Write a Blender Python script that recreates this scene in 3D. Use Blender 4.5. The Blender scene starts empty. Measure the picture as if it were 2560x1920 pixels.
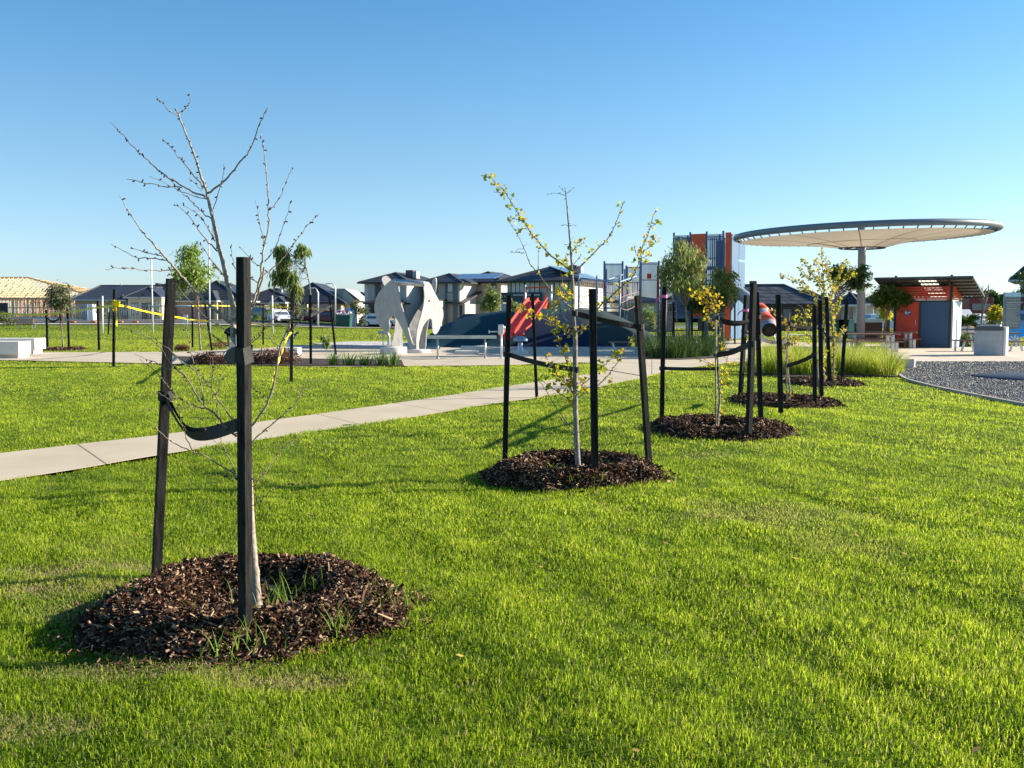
import bpy, math, random
import numpy as np
from mathutils import Vector, Matrix

random.seed(7); np.random.seed(7)
PI = math.pi; R = math.radians
SC = bpy.context.scene; COL = SC.collection

# ------------------------------------------------------------------ camera, sky, sun, exposure
FPX = 2490.0; HZ = 783.0; CH = 1.6
PITCH = math.atan((960 - HZ) / FPX)
cam_d = bpy.data.cameras.new("camera"); cam_d.sensor_width = 36.0; cam_d.lens = 36.0 * FPX / 2560.0
cam_d.clip_start = 0.05; cam_d.clip_end = 5000
cam = bpy.data.objects.new("camera", cam_d); COL.objects.link(cam)
cam.location = (0, 0, CH); cam.rotation_euler = (PI / 2 - PITCH, 0, 0)
SC.camera = cam

SUN_EL = R(21.0); SUN_AZ = R(13.5)          # azimuth measured from +X (right) towards +Y (away)
wd = bpy.data.worlds.new("World"); SC.world = wd; wd.use_nodes = True
nt = wd.node_tree; nt.nodes.clear()
sky = nt.nodes.new('ShaderNodeTexSky'); sky.sky_type = 'NISHITA'; sky.sun_disc = False
sky.sun_elevation = SUN_EL; sky.sun_rotation = PI / 2 - SUN_AZ
sky.altitude = 0; sky.air_density = 1.0; sky.dust_density = 0.3; sky.ozone_density = 3.0
bg = nt.nodes.new('ShaderNodeBackground'); bg.inputs[1].default_value = 0.085
wo = nt.nodes.new('ShaderNodeOutputWorld')
# clear, strongly blue air: the sky's own colour graded by height above the horizon
wtc = nt.nodes.new('ShaderNodeTexCoord'); wsp = nt.nodes.new('ShaderNodeSeparateXYZ'); wcr = nt.nodes.new('ShaderNodeValToRGB'); wmx = nt.nodes.new('ShaderNodeMix')
wmx.data_type = 'RGBA'; wmx.blend_type = 'MULTIPLY'; wmx.inputs[0].default_value = 1.0
we = wcr.color_ramp.elements; we[0].position = 0.02; we[0].color = (0.69, 0.80, 1.05, 1); we[1].position = 0.32; we[1].color = (0.42, 0.75, 0.90, 1)
for p_, c_ in ((0.06, (0.70, 0.81, 0.99)), (0.132, (0.66, 0.79, 0.87)), (0.19, (0.60, 0.80, 0.88))):
    k_ = we.new(p_); k_.color = (*c_, 1)
nt.links.new(wtc.outputs['Generated'], wsp.inputs[0]); nt.links.new(wsp.outputs[2], wcr.inputs[0])
nt.links.new(sky.outputs[0], wmx.inputs[6]); nt.links.new(wcr.outputs[0], wmx.inputs[7])
nt.links.new(wmx.outputs[2], bg.inputs[0]); nt.links.new(bg.outputs[0], wo.inputs[0])

sd = bpy.data.lights.new("sun", 'SUN'); sd.energy = 5.0; sd.angle = R(0.53); sd.color = (1.0, 0.90, 0.75)
so = bpy.data.objects.new("sun", sd); COL.objects.link(so)
SDIR = Vector((math.cos(SUN_AZ) * math.cos(SUN_EL), math.sin(SUN_AZ) * math.cos(SUN_EL), math.sin(SUN_EL)))
so.rotation_euler = SDIR.to_track_quat('Z', 'Y').to_euler()
so.location = (20, 10, 30)
SC.view_settings.view_transform = 'Standard'; SC.view_settings.look = 'None'
SC.view_settings.exposure = 1.33; SC.view_settings.gamma = 1.0

# ------------------------------------------------------------------ picture point -> world point
def ray(px, py):
    a = (px - 1280) / FPX; b = (960 - py) / FPX
    return Vector((a, math.cos(PITCH) + b * math.sin(PITCH), -math.sin(PITCH) + b * math.cos(PITCH)))
def sst(a, b, x):
    t = min(1, max(0, (x - a) / (b - a))); return t * t * (3 - 2 * t)
def gz(x, y):
    return 0.8 * sst(12, 35, -x) * sst(88, 120, y)
def U(px, py, Y):
    d = ray(px, py); k = Y / d.y; return Vector((d.x * k, Y, CH + d.z * k))
def G(px, py, z=None):
    d = ray(px, py); zz = 0 if z is None else z
    for _ in range(12):
        if d.z > -1e-4: k = 400
        else: k = (zz - CH) / d.z
        if z is not None: break
        zz = gz(d.x * k, d.y * k)
    return Vector((d.x * k, d.y * k, zz))
def X(px, Y): return (px - 1280) / FPX * Y * 0.9975

# ------------------------------------------------------------------ materials
MC = {}
def M(name, col, rough=0.75, metal=0.0, var=0.15, scale=4.0, bump=0.0, bscale=30.0, col2=None, spec=0.4, detail=3, stretch=None):
    if name in MC: return MC[name]
    m = bpy.data.materials.new(name); m.use_nodes = True; n = m.node_tree; p = n.nodes['Principled BSDF']
    p.inputs['Roughness'].default_value = rough; p.inputs['Metallic'].default_value = metal
    p.inputs['Specular IOR Level'].default_value = spec
    tc = n.nodes.new('ShaderNodeTexCoord'); src = tc.outputs['Object']
    if stretch:
        mp = n.nodes.new('ShaderNodeMapping'); mp.inputs['Scale'].default_value = stretch
        n.links.new(src, mp.inputs[0]); src = mp.outputs[0]
    nz = n.nodes.new('ShaderNodeTexNoise'); nz.inputs['Scale'].default_value = scale; nz.inputs['Detail'].default_value = detail
    n.links.new(src, nz.inputs['Vector'])
    mr = n.nodes.new('ShaderNodeMapRange'); mr.inputs[1].default_value = 0.3; mr.inputs[2].default_value = 0.7
    n.links.new(nz.outputs[0], mr.inputs[0])
    mx = n.nodes.new('ShaderNodeMix'); mx.data_type = 'RGBA'
    c2 = col2 if col2 else tuple(min(1, c * (1 + var)) for c in col)
    c1 = col if col2 else tuple(c * (1 - var) for c in col)
    mx.inputs[6].default_value = (*c1, 1); mx.inputs[7].default_value = (*c2, 1)
    n.links.new(mr.outputs[0], mx.inputs[0]); n.links.new(mx.outputs[2], p.inputs['Base Color'])
    if bump:
        nb = n.nodes.new('ShaderNodeTexNoise'); nb.inputs['Scale'].default_value = bscale; nb.inputs['Detail'].default_value = 4
        n.links.new(src, nb.inputs['Vector'])
        bp = n.nodes.new('ShaderNodeBump'); bp.inputs['Strength'].default_value = bump; bp.inputs['Distance'].default_value = 0.005
        n.links.new(nb.outputs[0], bp.inputs['Height']); n.links.new(bp.outputs[0], p.inputs['Normal'])
    MC[name] = m; return m

def leafmat(name, cols, transl=0.45, rough=0.5, spec=0.3):
    """leaf / blade: colour varies from leaf to leaf, light passes through"""
    if name in MC: return MC[name]
    m = bpy.data.materials.new(name); m.use_nodes = True; n = m.node_tree; n.nodes.clear()
    out = n.nodes.new('ShaderNodeOutputMaterial'); p = n.nodes.new('ShaderNodeBsdfPrincipled')
    p.inputs['Roughness'].default_value = rough; p.inputs['Specular IOR Level'].default_value = spec
    g = n.nodes.new('ShaderNodeNewGeometry'); cr = n.nodes.new('ShaderNodeValToRGB')
    e = cr.color_ramp.elements; e[0].color = (*cols[0], 1); e[1].color = (*cols[-1], 1)
    for i, c in enumerate(cols[1:-1]):
        k = e.new((i + 1) / (len(cols) - 1)); k.color = (*c, 1)
    n.links.new(g.outputs['Random Per Island'], cr.inputs[0])
    t = n.nodes.new('ShaderNodeBsdfTranslucent'); ms = n.nodes.new('ShaderNodeMixShader'); ms.inputs[0].default_value = transl
    n.links.new(cr.outputs[0], p.inputs['Base Color']); n.links.new(cr.outputs[0], t.inputs[0])
    n.links.new(p.outputs[0], ms.inputs[1]); n.links.new(t.outputs[0], ms.inputs[2]); n.links.new(ms.outputs[0], out.inputs[0])
    MC[name] = m; return m

def tilemat(name, c1, c2, rowh=0.32, colw=0.3, axis='z'):
    """roof tiles / bricks: rows and columns by object coordinates"""
    if name in MC: return MC[name]
    m = bpy.data.materials.new(name); m.use_nodes = True; n = m.node_tree; p = n.nodes['Principled BSDF']
    p.inputs['Roughness'].default_value = 0.55
    tc = n.nodes.new('ShaderNodeTexCoord'); sp = n.nodes.new('ShaderNodeSeparateXYZ'); n.links.new(tc.outputs['Object'], sp.inputs[0])
    ad = n.nodes.new('ShaderNodeMath'); ad.operation = 'ADD'; n.links.new(sp.outputs[0], ad.inputs[0]); n.links.new(sp.outputs[1], ad.inputs[1])
    cb = n.nodes.new('ShaderNodeCombineXYZ'); n.links.new(ad.outputs[0], cb.inputs[0]); n.links.new(sp.outputs[2], cb.inputs[1])
    br = n.nodes.new('ShaderNodeTexBrick'); n.links.new(cb.outputs[0], br.inputs[0])
    br.inputs['Color1'].default_value = (*c1, 1); br.inputs['Color2'].default_value = (*c2, 1)
    br.inputs['Mortar'].default_value = (*[c * 0.35 for c in c1], 1)
    br.inputs['Scale'].default_value = 1.0; br.inputs['Mortar Size'].default_value = rowh * 0.12
    br.inputs['Brick Width'].default_value = colw; br.inputs['Row Height'].default_value = rowh
    n.links.new(br.outputs[0], p.inputs['Base Color'])
    bp = n.nodes.new('ShaderNodeBump'); bp.inputs['Strength'].default_value = 0.5; bp.inputs['Distance'].default_value = 0.03
    n.links.new(br.outputs[1], bp.inputs['Height']); bp.invert = True; n.links.new(bp.outputs[0], p.inputs['Normal'])
    MC[name] = m; return m

# ------------------------------------------------------------------ objects
OFF = {}                                             # world offset of each parentable object
def tag(o, label=None, cat=None, group=None, kind=None):
    if label: o['label'] = label
    if cat: o['category'] = cat
    if group: o['group'] = group
    if kind: o['kind'] = kind
    return o
def thing(name, label, cat, loc=(0, 0, 0), group=None, rz=0.0):
    o = bpy.data.objects.new(name, None); COL.objects.link(o); o.empty_display_size = 0.2
    o.location = loc; o.rotation_euler = (0, 0, rz); OFF[o] = Vector(loc) if rz == 0 else Vector((0, 0, 0))
    return tag(o, label, cat, group)

class MB:
    def __init__(s): s.v = []; s.f = []; s.m = []; s.s = []
    def add(s, vs, fs, m=0, sm=False):
        b = len(s.v); s.v += [tuple(v) for v in vs]
        for f in fs: s.f.append(tuple(i + b for i in f)); s.m.append(m); s.s.append(sm)
        return s
    def box(s, x0, x1, y0, y1, z0, z1, m=0):
        vs = [(x, y, z) for z in (z0, z1) for y in (y0, y1) for x in (x0, x1)]
        return s.add(vs, [(0, 2, 3, 1), (4, 5, 7, 6), (0, 1, 5, 4), (2, 6, 7, 3), (0, 4, 6, 2), (1, 3, 7, 5)], m)
    def bar(s, a, b, w, h=None, m=0, rot=0.0, w2=None):
        a = Vector(a); b = Vector(b); h = h or w; d = (b - a).normalized()
        u = Vector((1, 0, 0)) if abs(d.z) > 0.7 else Vector((0, 0, 1))
        sx = d.cross(u).normalized(); sy = d.cross(sx).normalized()
        if abs(d.z) > 0.7: sx = Vector((math.cos(rot), math.sin(rot), 0)); sx = (sx - d * sx.dot(d)).normalized(); sy = d.cross(sx)
        vs = []
        for p, k in ((a, 1), (b, (w2 / w if w2 else 1))):
            for i, j in ((-1, -1), (1, -1), (1, 1), (-1, 1)): vs.append(p + sx * i * w / 2 * k + sy * j * h / 2 * k)
        return s.add(vs, [(3, 2, 1, 0), (4, 5, 6, 7), (0, 1, 5, 4), (1, 2, 6, 5), (2, 3, 7, 6), (3, 0, 4, 7)], m)
    def tube(s, pts, r, n=8, m=0, cap=True, sm=True):
        pts = [Vector(p) for p in pts]; k = len(pts)
        if not hasattr(r, '__len__'): r = [r] * k
        vs = []; pu = None
        for i, p in enumerate(pts):
            d = (pts[min(i + 1, k - 1)] - pts[max(i - 1, 0)])
            if d.length < 1e-7: d = Vector((0, 0, 1))
            d.normalize()
            if pu is None: pu = d.orthogonal().normalized()
            else:
                pu = pu - d * pu.dot(d)
                pu = pu.normalized() if pu.length > 1e-5 else d.orthogonal().normalized()
            w = d.cross(pu)
            for j in range(n):
                a = 2 * PI * j / n; vs.append(p + (pu * math.cos(a) + w * math.sin(a)) * r[i])
        fs = [(i * n + j, i * n + (j + 1) % n, (i + 1) * n + (j + 1) % n, (i + 1) * n + j) for i in range(k - 1) for j in range(n)]
        if cap: fs += [tuple(reversed(range(n))), tuple((k - 1) * n + j for j in range(n))]
        return s.add(vs, fs, m, sm)
    def lathe(s, c, prof, n=24, m=0, sm=True, sx=1.0, sy=1.0):
        c = Vector(c); vs = []
        for r, z in prof:
            for j in range(n): a = 2 * PI * j / n; vs.append(c + Vector((r * sx * math.cos(a), r * sy * math.sin(a), z)))
        k = len(prof)
        fs = [(i * n + j, i * n + (j + 1) % n, (i + 1) * n + (j + 1) % n, (i + 1) * n + j) for i in range(k - 1) for j in range(n)]
        return s.add(vs, fs, m, sm)
    def prism(s, pts, off, m=0):
        """closed outline (3D points) given thickness along the vector off"""
        pts = [Vector(p) for p in pts]; off = Vector(off); n = len(pts)
        nv = Vector((0, 0, 0))
        for i in range(n): nv += pts[i].cross(pts[(i + 1) % n])
        if nv.dot(off) > 0: pts.reverse()
        vs = pts + [p + off for p in pts]
        s.add(vs, [tuple(range(n)), tuple(reversed(range(n, 2 * n)))] + [(i, n + i, n + (i + 1) % n, (i + 1) % n) for i in range(n)], m)
        return s
    def blade(s, base, az, L, w, droop=0.8, segs=4, m=0, lean=0.25, twist=0.0):
        base = Vector(base); d = Vector((math.cos(az), math.sin(az), 0)); sd_ = Vector((-math.sin(az + twist), math.cos(az + twist), 0))
        vs = []; p = base.copy(); a = lean
        for i in range(segs + 1):
            t = i / segs; ww = w * (1 - t * 0.9) * 0.5
            if i < segs: vs += [p - sd_ * ww, p + sd_ * ww]
            else: vs.append(p)
            p = p + (d * math.sin(a) + Vector((0, 0, 1)) * math.cos(a)) * (L / segs); a += droop / segs * (1 + t)
        fs = [(2 * i, 2 * i + 1, 2 * i + 3, 2 * i + 2) for i in range(segs - 1)] + [(2 * segs - 2, 2 * segs - 1, 2 * segs)]
        return s.add(vs, fs, m, True)
    def ribbon(s, pts, w, m=0, wd=None, tw=None, th=0.0):
        """flat strap along pts; wd = direction of its width"""
        pts = [Vector(p) for p in pts]; wd = Vector(wd or (0, 0, 1)); k = len(pts); vs = []
        for i, p in enumerate(pts):
            d = (pts[min(i + 1, k - 1)] - pts[max(i - 1, 0)]).normalized()
            q = wd - d * wd.dot(d); q.normalize()
            if tw: q = Matrix.Rotation(tw[i], 3, d) @ q
            ww = w[i] if hasattr(w, '__len__') else w
            nn = d.cross(q) * th * 0.5
            vs += [p - q * ww / 2 - nn, p + q * ww / 2 - nn, p + q * ww / 2 + nn, p - q * ww / 2 + nn]
        fs = []
        for i in range(k - 1):
            a = 4 * i; b = a + 4
            fs += [(a + j, a + (j + 1) % 4, b + (j + 1) % 4, b + j) for j in range(4)]
        fs += [(3, 2, 1, 0), (4 * k - 4, 4 * k - 3, 4 * k - 2, 4 * k - 1)]
        return s.add(vs, fs, m)
    def build(s, name, mats, parent=None, loc=None, label=None, cat=None, group=None, kind=None, bevel=0):
        if not isinstance(mats, (list, tuple)): mats = [mats]
        off = OFF.get(parent, Vector((0, 0, 0))) if parent else Vector(loc or (0, 0, 0))
        me = bpy.data.meshes.new(name)
        vv = np.array(s.v, dtype=np.float64).reshape(-1, 3) - np.array(off)
        me.from_pydata(vv.tolist(), [], s.f)
        me.polygons.foreach_set('material_index', s.m); me.polygons.foreach_set('use_smooth', s.s)
        for m in mats: me.materials.append(m)
        me.update()
        o = bpy.data.objects.new(name, me); COL.objects.link(o)
        if parent: o.parent = parent
        else: o.location = off
        OFF[o] = off
        if bevel:
            b = o.modifiers.new('bevel', 'BEVEL'); b.width = bevel; b.segments = 2; b.limit_method = 'ANGLE'
        return tag(o, label, cat, group, kind)

def npmesh(name, verts, loops, starts, totals, mats, attrs=None, smooth=False, mi=None):
    me = bpy.data.meshes.new(name)
    me.vertices.add(len(verts)); me.vertices.foreach_set('co', verts.astype(np.float32).ravel())
    me.loops.add(len(loops)); me.loops.foreach_set('vertex_index', loops.astype(np.int32))
    me.polygons.add(len(starts)); me.polygons.foreach_set('loop_start', starts.astype(np.int32))
    try: me.polygons.foreach_set('loop_total', totals.astype(np.int32))
    except Exception: pass
    me.polygons.foreach_set('use_smooth', np.full(len(starts), smooth, dtype=bool))
    if mi is not None: me.polygons.foreach_set('material_index', mi.astype(np.int32))
    for m in mats: me.materials.append(m)
    for k, a in (attrs or {}).items():
        at = me.attributes.new(k, 'FLOAT', 'POINT'); at.data.foreach_set('value', a.astype(np.float32))
    me.update(calc_edges=True); me.validate()
    o = bpy.data.objects.new(name, me); COL.objects.link(o); return o

def vnoise(x, y, seed=0):
    xi = np.floor(x).astype(np.int64); yi = np.floor(y).astype(np.int64); fx = x - xi; fy = y - yi
    fx = fx * fx * (3 - 2 * fx); fy = fy * fy * (3 - 2 * fy)
    def h(a, b):
        n = (a * 374761393 + b * 668265263 + seed * 974711) & 0xffffffff
        n = ((n ^ (n >> 13)) * 1274126177) & 0xffffffff
        return ((n ^ (n >> 16)) & 0xffff) / 65535.0
    return (h(xi, yi) * (1 - fx) + h(xi + 1, yi) * fx) * (1 - fy) + (h(xi, yi + 1) * (1 - fx) + h(xi + 1, yi + 1) * fx) * fy
def fbm(x, y, seed=0, o=3):
    s = 0; a = 1; t = 0
    for i in range(o): s = s + a * vnoise(x * 2 ** i, y * 2 ** i, seed + i); t += a; a *= 0.5
    return s / t
def inpoly(x, y, poly):
    ins = np.zeros(x.shape, bool); n = len(poly); j = n - 1
    for i in range(n):
        xi, yi = poly[i][:2]; xj, yj = poly[j][:2]
        if yi != yj:
            c = ((yi > y) != (yj > y)) & (x < (xj - xi) * (y - yi) / (yj - yi) + xi); ins ^= c
        j = i
    return ins
def smoothline(pts, k=6):
    pts = [Vector(p) for p in pts]; out = []
    for i in range(len(pts) - 1):
        p0 = pts[max(i - 1, 0)]; p1 = pts[i]; p2 = pts[i + 1]; p3 = pts[min(i + 2, len(pts) - 1)]
        for j in range(k):
            t = j / k
            out.append(0.5 * ((2 * p1) + (p2 - p0) * t + (2 * p0 - 5 * p1 + 4 * p2 - p3) * t * t + (3 * p1 - p0 - 3 * p2 + p3) * t ** 3))
    out.append(pts[-1]); return out

# shared materials
BLK = M('charred_hardwood', (0.003, 0.003, 0.003), 0.75, var=0.5, scale=9, bump=1.0, bscale=60, col2=(0.034, 0.032, 0.030), spec=0.12, stretch=(6, 6, 0.6))
STRAP = M('black_webbing', (0.006, 0.0065, 0.007), 0.7, col2=(0.02, 0.021, 0.023), scale=40, bump=0.3, bscale=200)
BARK = M('pale_bark', (0.20, 0.155, 0.115), 0.85, col2=(0.44, 0.365, 0.285), scale=40, bump=0.5, bscale=120)
TWIG = M('twig_bark', (0.09, 0.065, 0.05), 0.8, col2=(0.36, 0.28, 0.215), scale=14)
GBARK = M('grey_bark', (0.14, 0.12, 0.10), 0.85, col2=(0.36, 0.32, 0.27), scale=25, bump=0.5, bscale=100)
GKL = leafmat('ginkgo_leaf', [(0.22, 0.30, 0.02), (0.45, 0.46, 0.03), (0.62, 0.50, 0.03), (0.60, 0.33, 0.03)], 0.5)
GKY = leafmat('yellow_ginkgo_leaf', [(0.45, 0.40, 0.02), (0.75, 0.55, 0.02), (0.85, 0.58, 0.03)], 0.5)
EUC = leafmat('gum_leaf', [(0.07, 0.13, 0.03), (0.16, 0.25, 0.06), (0.30, 0.38, 0.10), (0.42, 0.32, 0.12)], 0.45)
EUD = leafmat('dark_gum_leaf', [(0.04, 0.07, 0.03), (0.09, 0.13, 0.05), (0.22, 0.23, 0.11), (0.30, 0.23, 0.12)], 0.4)
EUG = leafmat('bright_gum_leaf', [(0.12, 0.20, 0.03), (0.22, 0.32, 0.05), (0.34, 0.42, 0.08)], 0.4)
DKL = leafmat('dark_tree_leaf', [(0.02, 0.05, 0.014), (0.05, 0.11, 0.025), (0.12, 0.20, 0.04)], 0.4)
CONC = M('pale_concrete', (0.52, 0.49, 0.44), 0.85, col2=(0.62, 0.59, 0.54), scale=1.2, bump=0.15, bscale=60)
CONW = M('white_concrete', (0.68, 0.66, 0.60), 0.8, col2=(0.78, 0.76, 0.71), scale=2)
STEEL = M('brushed_steel', (0.42, 0.42, 0.42), 0.38, metal=0.85, col2=(0.62, 0.62, 0.61), scale=3, stretch=(1, 1, 5))
STL2 = M('pale_steel', (0.55, 0.56, 0.57), 0.4, metal=0.55, col2=(0.65, 0.66, 0.67), scale=5)
SLATE = M('blue_grey_paint', (0.06, 0.12, 0.21), 0.45, var=0.1)
ORNG = M('orange_panel', (0.62, 0.095, 0.025), 0.5, var=0.08)
REDP = M('red_panel', (0.50, 0.05, 0.018), 0.5, var=0.06)
BLUP = M('steel_blue_panel', (0.12, 0.22, 0.36), 0.45, var=0.06)
WHT = M('white_paint', (0.78, 0.78, 0.78), 0.4, var=0.04)
GLASS = M('window_glass', (0.10, 0.13, 0.16), 0.08, var=0.2, scale=0.7, spec=1.0)
GLASL = M('curtained_glass', (0.34, 0.38, 0.40), 0.15, var=0.15, scale=2, spec=0.9)
DARK = M('dark_trim', (0.02, 0.022, 0.026), 0.5, var=0.2)
BLUSH = M('black_rubber', (0.012, 0.012, 0.012), 0.8, var=0.2)
TIMB = M('weathered_timber', (0.16, 0.085, 0.065), 0.7, col2=(0.24, 0.14, 0.11), scale=6, stretch=(1, 8, 8))
YTAPE = M('yellow_tape', (0.85, 0.66, 0.0), 0.45, var=0.03)
PINK = M('pink_ribbon', (0.85, 0.16, 0.36), 0.5, var=0.03)
MULM = M('mulch_soil', (0.012, 0.008, 0.006), 0.95, col2=(0.05, 0.03, 0.02), scale=30, bump=1.0, bscale=80)
CHIP = leafmat('bark_chip', [(0.010, 0.005, 0.003), (0.028, 0.013, 0.007), (0.05, 0.025, 0.014), (0.09, 0.047, 0.027), (0.17, 0.095, 0.058), (0.5, 0.34, 0.21)], 0.0, rough=0.85, spec=0.08)
# ------------------------------------------------------------------ ground outlines (from the lawn's kerbs and edges)
def gp(l): return [G(a, b, 0.0) for a, b in l]
PATH_PX_FAR = [(-60, 1141), (0, 1134), (200, 1110.5), (422, 1085), (760, 1040), (1060, 998), (1160, 983), (1257, 967), (1347, 955), (1440, 940), (1490, 933), (1520, 926)]
PATH_PX_NEAR = [(1700, 921), (1648, 932), (1619, 943), (1540, 958), (1472, 973), (1347, 994), (1257, 1006), (1160, 1021), (1060, 1039), (760, 1083), (422, 1134), (200, 1172), (0, 1203), (-60, 1213)]
path_poly = smoothline(gp(PATH_PX_FAR), 4) + smoothline(gp(PATH_PX_NEAR), 4)
PLAZA_PX = [(-700, 899), (0, 901), (440, 911), (700, 916), (840, 918), (1060, 916), (1260, 914.5), (1428, 907), (1480, 908), (1510, 915), (1520, 926),
            (1619, 943), (1663, 930), (1740, 918), (1812, 909), (1866, 906), (2000, 905), (2200, 903), (2262, 907), (2560, 906.5), (3000, 907),
            (3000, 868), (2560, 866), (2400, 864), (2245, 864), (2060, 858), (1850, 851), (1680, 850), (1600, 862), (1060, 860), (735, 866), (640, 872), (430, 881), (0, 881.6), (-700, 880)]
plaza_poly = gp(PLAZA_PX)
GRAVEL_PX = [(2250, 906), (2560, 906.5), (3000, 907), (3000, 1075), (2760, 1045), (2560, 1012), (2430, 987), (2330, 966), (2270, 950), (2250, 938), (2244, 925)]
gravel_poly = gp(GRAVEL_PX)
EDGE_PX = [(2244, 915), (2244, 925), (2250, 938), (2270, 950), (2330, 966), (2430, 987), (2560, 1012), (2760, 1045), (3000, 1080)]
BED_Y = gp([(1868, 906), (1885, 935), (1960, 945), (2070, 945), (2160, 942), (2245, 944), (2244, 905), (2170, 890), (1880, 872)])
BED_D = gp([(1614, 899), (1700, 901), (1790, 897), (1815, 880), (1810, 862), (1690, 858), (1640, 868), (1604, 880)])
BED_L = gp([(470, 911), (700, 916), (1010, 917), (1004, 902), (800, 899), (640, 895), (440, 893)])
ROAD_R = [(60, 78), (42, 78), (38, 85), (40, 300), (75, 300)]

RINGS = [(-1.43, 5.30, 0.79, 0.82, 0.125), (0.60, 9.76, 0.84, 0.80, 0.13), (2.82, 13.55, 0.93, 1.0, 0.12), (4.86, 17.9, 0.92, 1.15, 0.08), (7.08, 22.8, 0.83, 1.2, 0.07), (-19.7, 43.8, 0.85, 1.2, 0.08)]

def und(x, y):
    """gentle undulation of the lawn"""
    c, s = 0.327, -0.945
    u = x * c + y * s; v = -x * s + y * c
    a = (fbm(u * 0.45, v * 1.9, 3, 3) - 0.5) * 0.085 + (fbm(x * 1.1, y * 1.1, 9, 2) - 0.5) * 0.02
    fade = np.clip((30 - y) / 12, 0, 1)
    return a * fade
def gzn(x, y):
    def s(a, b, t): t = np.clip((t - a) / (b - a), 0, 1); return t * t * (3 - 2 * t)
    return 0.8 * s(12, 35, -x) * s(88, 120, y)

# ground sheet
def lawn_sheet():
    ys = [-60, -20, -6, -2]; y = 0.0
    while y < 40: ys.append(y); y += 0.12 + y * 0.012
    while y < 140: ys.append(y); y += 2.5
    while y < 2600: ys.append(y); y *= 1.35
    ys = np.array(ys); nx = 130; ts = np.linspace(-1, 1, nx); ts = np.sign(ts) * np.abs(ts) ** 1.4
    Y, T = np.meshgrid(ys, ts, indexing='ij'); W_ = np.where(Y < 40, 6 + np.maximum(Y, 0) * 1.1, 50 + (Y - 40) * 1.6)
    W_ = np.where(Y < 0, 60, W_); Xx = T * W_
    Z = gzn(Xx, Y) + und(Xx, Y) - 0.012
    for poly in (path_poly, plaza_poly, gravel_poly):
        ins = np.ones(Xx.shape, bool)
        for ox, oy in ((.14, .14), (-.14, .14), (.14, -.14), (-.14, -.14)): ins &= inpoly(Xx + ox, Y + oy, poly)
        Z = Z - 0.05 * ins
    v = np.stack([Xx, Y, Z], -1).reshape(-1, 3); ny = len(ys)
    i, j = np.meshgrid(np.arange(ny - 1), np.arange(nx - 1), indexing='ij'); a = (i * nx + j).ravel()
    q = np.stack([a, a + 1, a + nx + 1, a + nx], -1); n = len(q)
    m = bpy.data.materials.new('lawn_ground'); m.use_nodes = True; nn = m.node_tree; p = nn.nodes['Principled BSDF']
    p.inputs['Roughness'].default_value = 0.95; p.inputs['Specular IOR Level'].default_value = 0.1
    tc = nn.nodes.new('ShaderNodeTexCoord'); n1 = nn.nodes.new('ShaderNodeTexNoise'); n1.inputs['Scale'].default_value = 1.3; n1.inputs['Detail'].default_value = 8
    mp = nn.nodes.new('ShaderNodeMapping'); mp.inputs['Scale'].default_value = (0.5, 1.0, 1.0)
    nn.links.new(tc.outputs['Object'], mp.inputs[0]); nn.links.new(mp.outputs[0], n1.inputs[0])
    cr = nn.nodes.new('ShaderNodeValToRGB'); e = cr.color_ramp.elements
    e[0].position = 0.3; e[0].color = (0.045, 0.08, 0.006, 1); e[1].position = 0.7; e[1].color = (0.11, 0.155, 0.014, 1)
    nn.links.new(n1.outputs[0], cr.inputs[0]); nn.links.new(cr.outputs[0], p.inputs['Base Color'])
    n2 = nn.nodes.new('ShaderNodeTexNoise'); n2.inputs['Scale'].default_value = 22; nn.links.new(tc.outputs['Object'], n2.inputs[0])
    bp = nn.nodes.new('ShaderNodeBump'); bp.inputs['Strength'].default_value = 0.7; bp.inputs['Distance'].default_value = 0.04
    nn.links.new(n2.outputs[0], bp.inputs['Height']); nn.links.new(bp.outputs[0], p.inputs['Normal'])
    o = npmesh('lawn', v, q.ravel(), np.arange(n) * 4, np.full(n, 4), [m], smooth=True)
    tag(o, kind='structure')
lawn_sheet()

def sheet(name, poly, z, mat, edge=0.06, kind='structure', **kw):
    mb = MB(); mb.prism([Vector((p.x, p.y, z - edge)) for p in poly], (0, 0, edge), 0)
    o = mb.build(name, mat, kind=kind, **kw); return o

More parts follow.
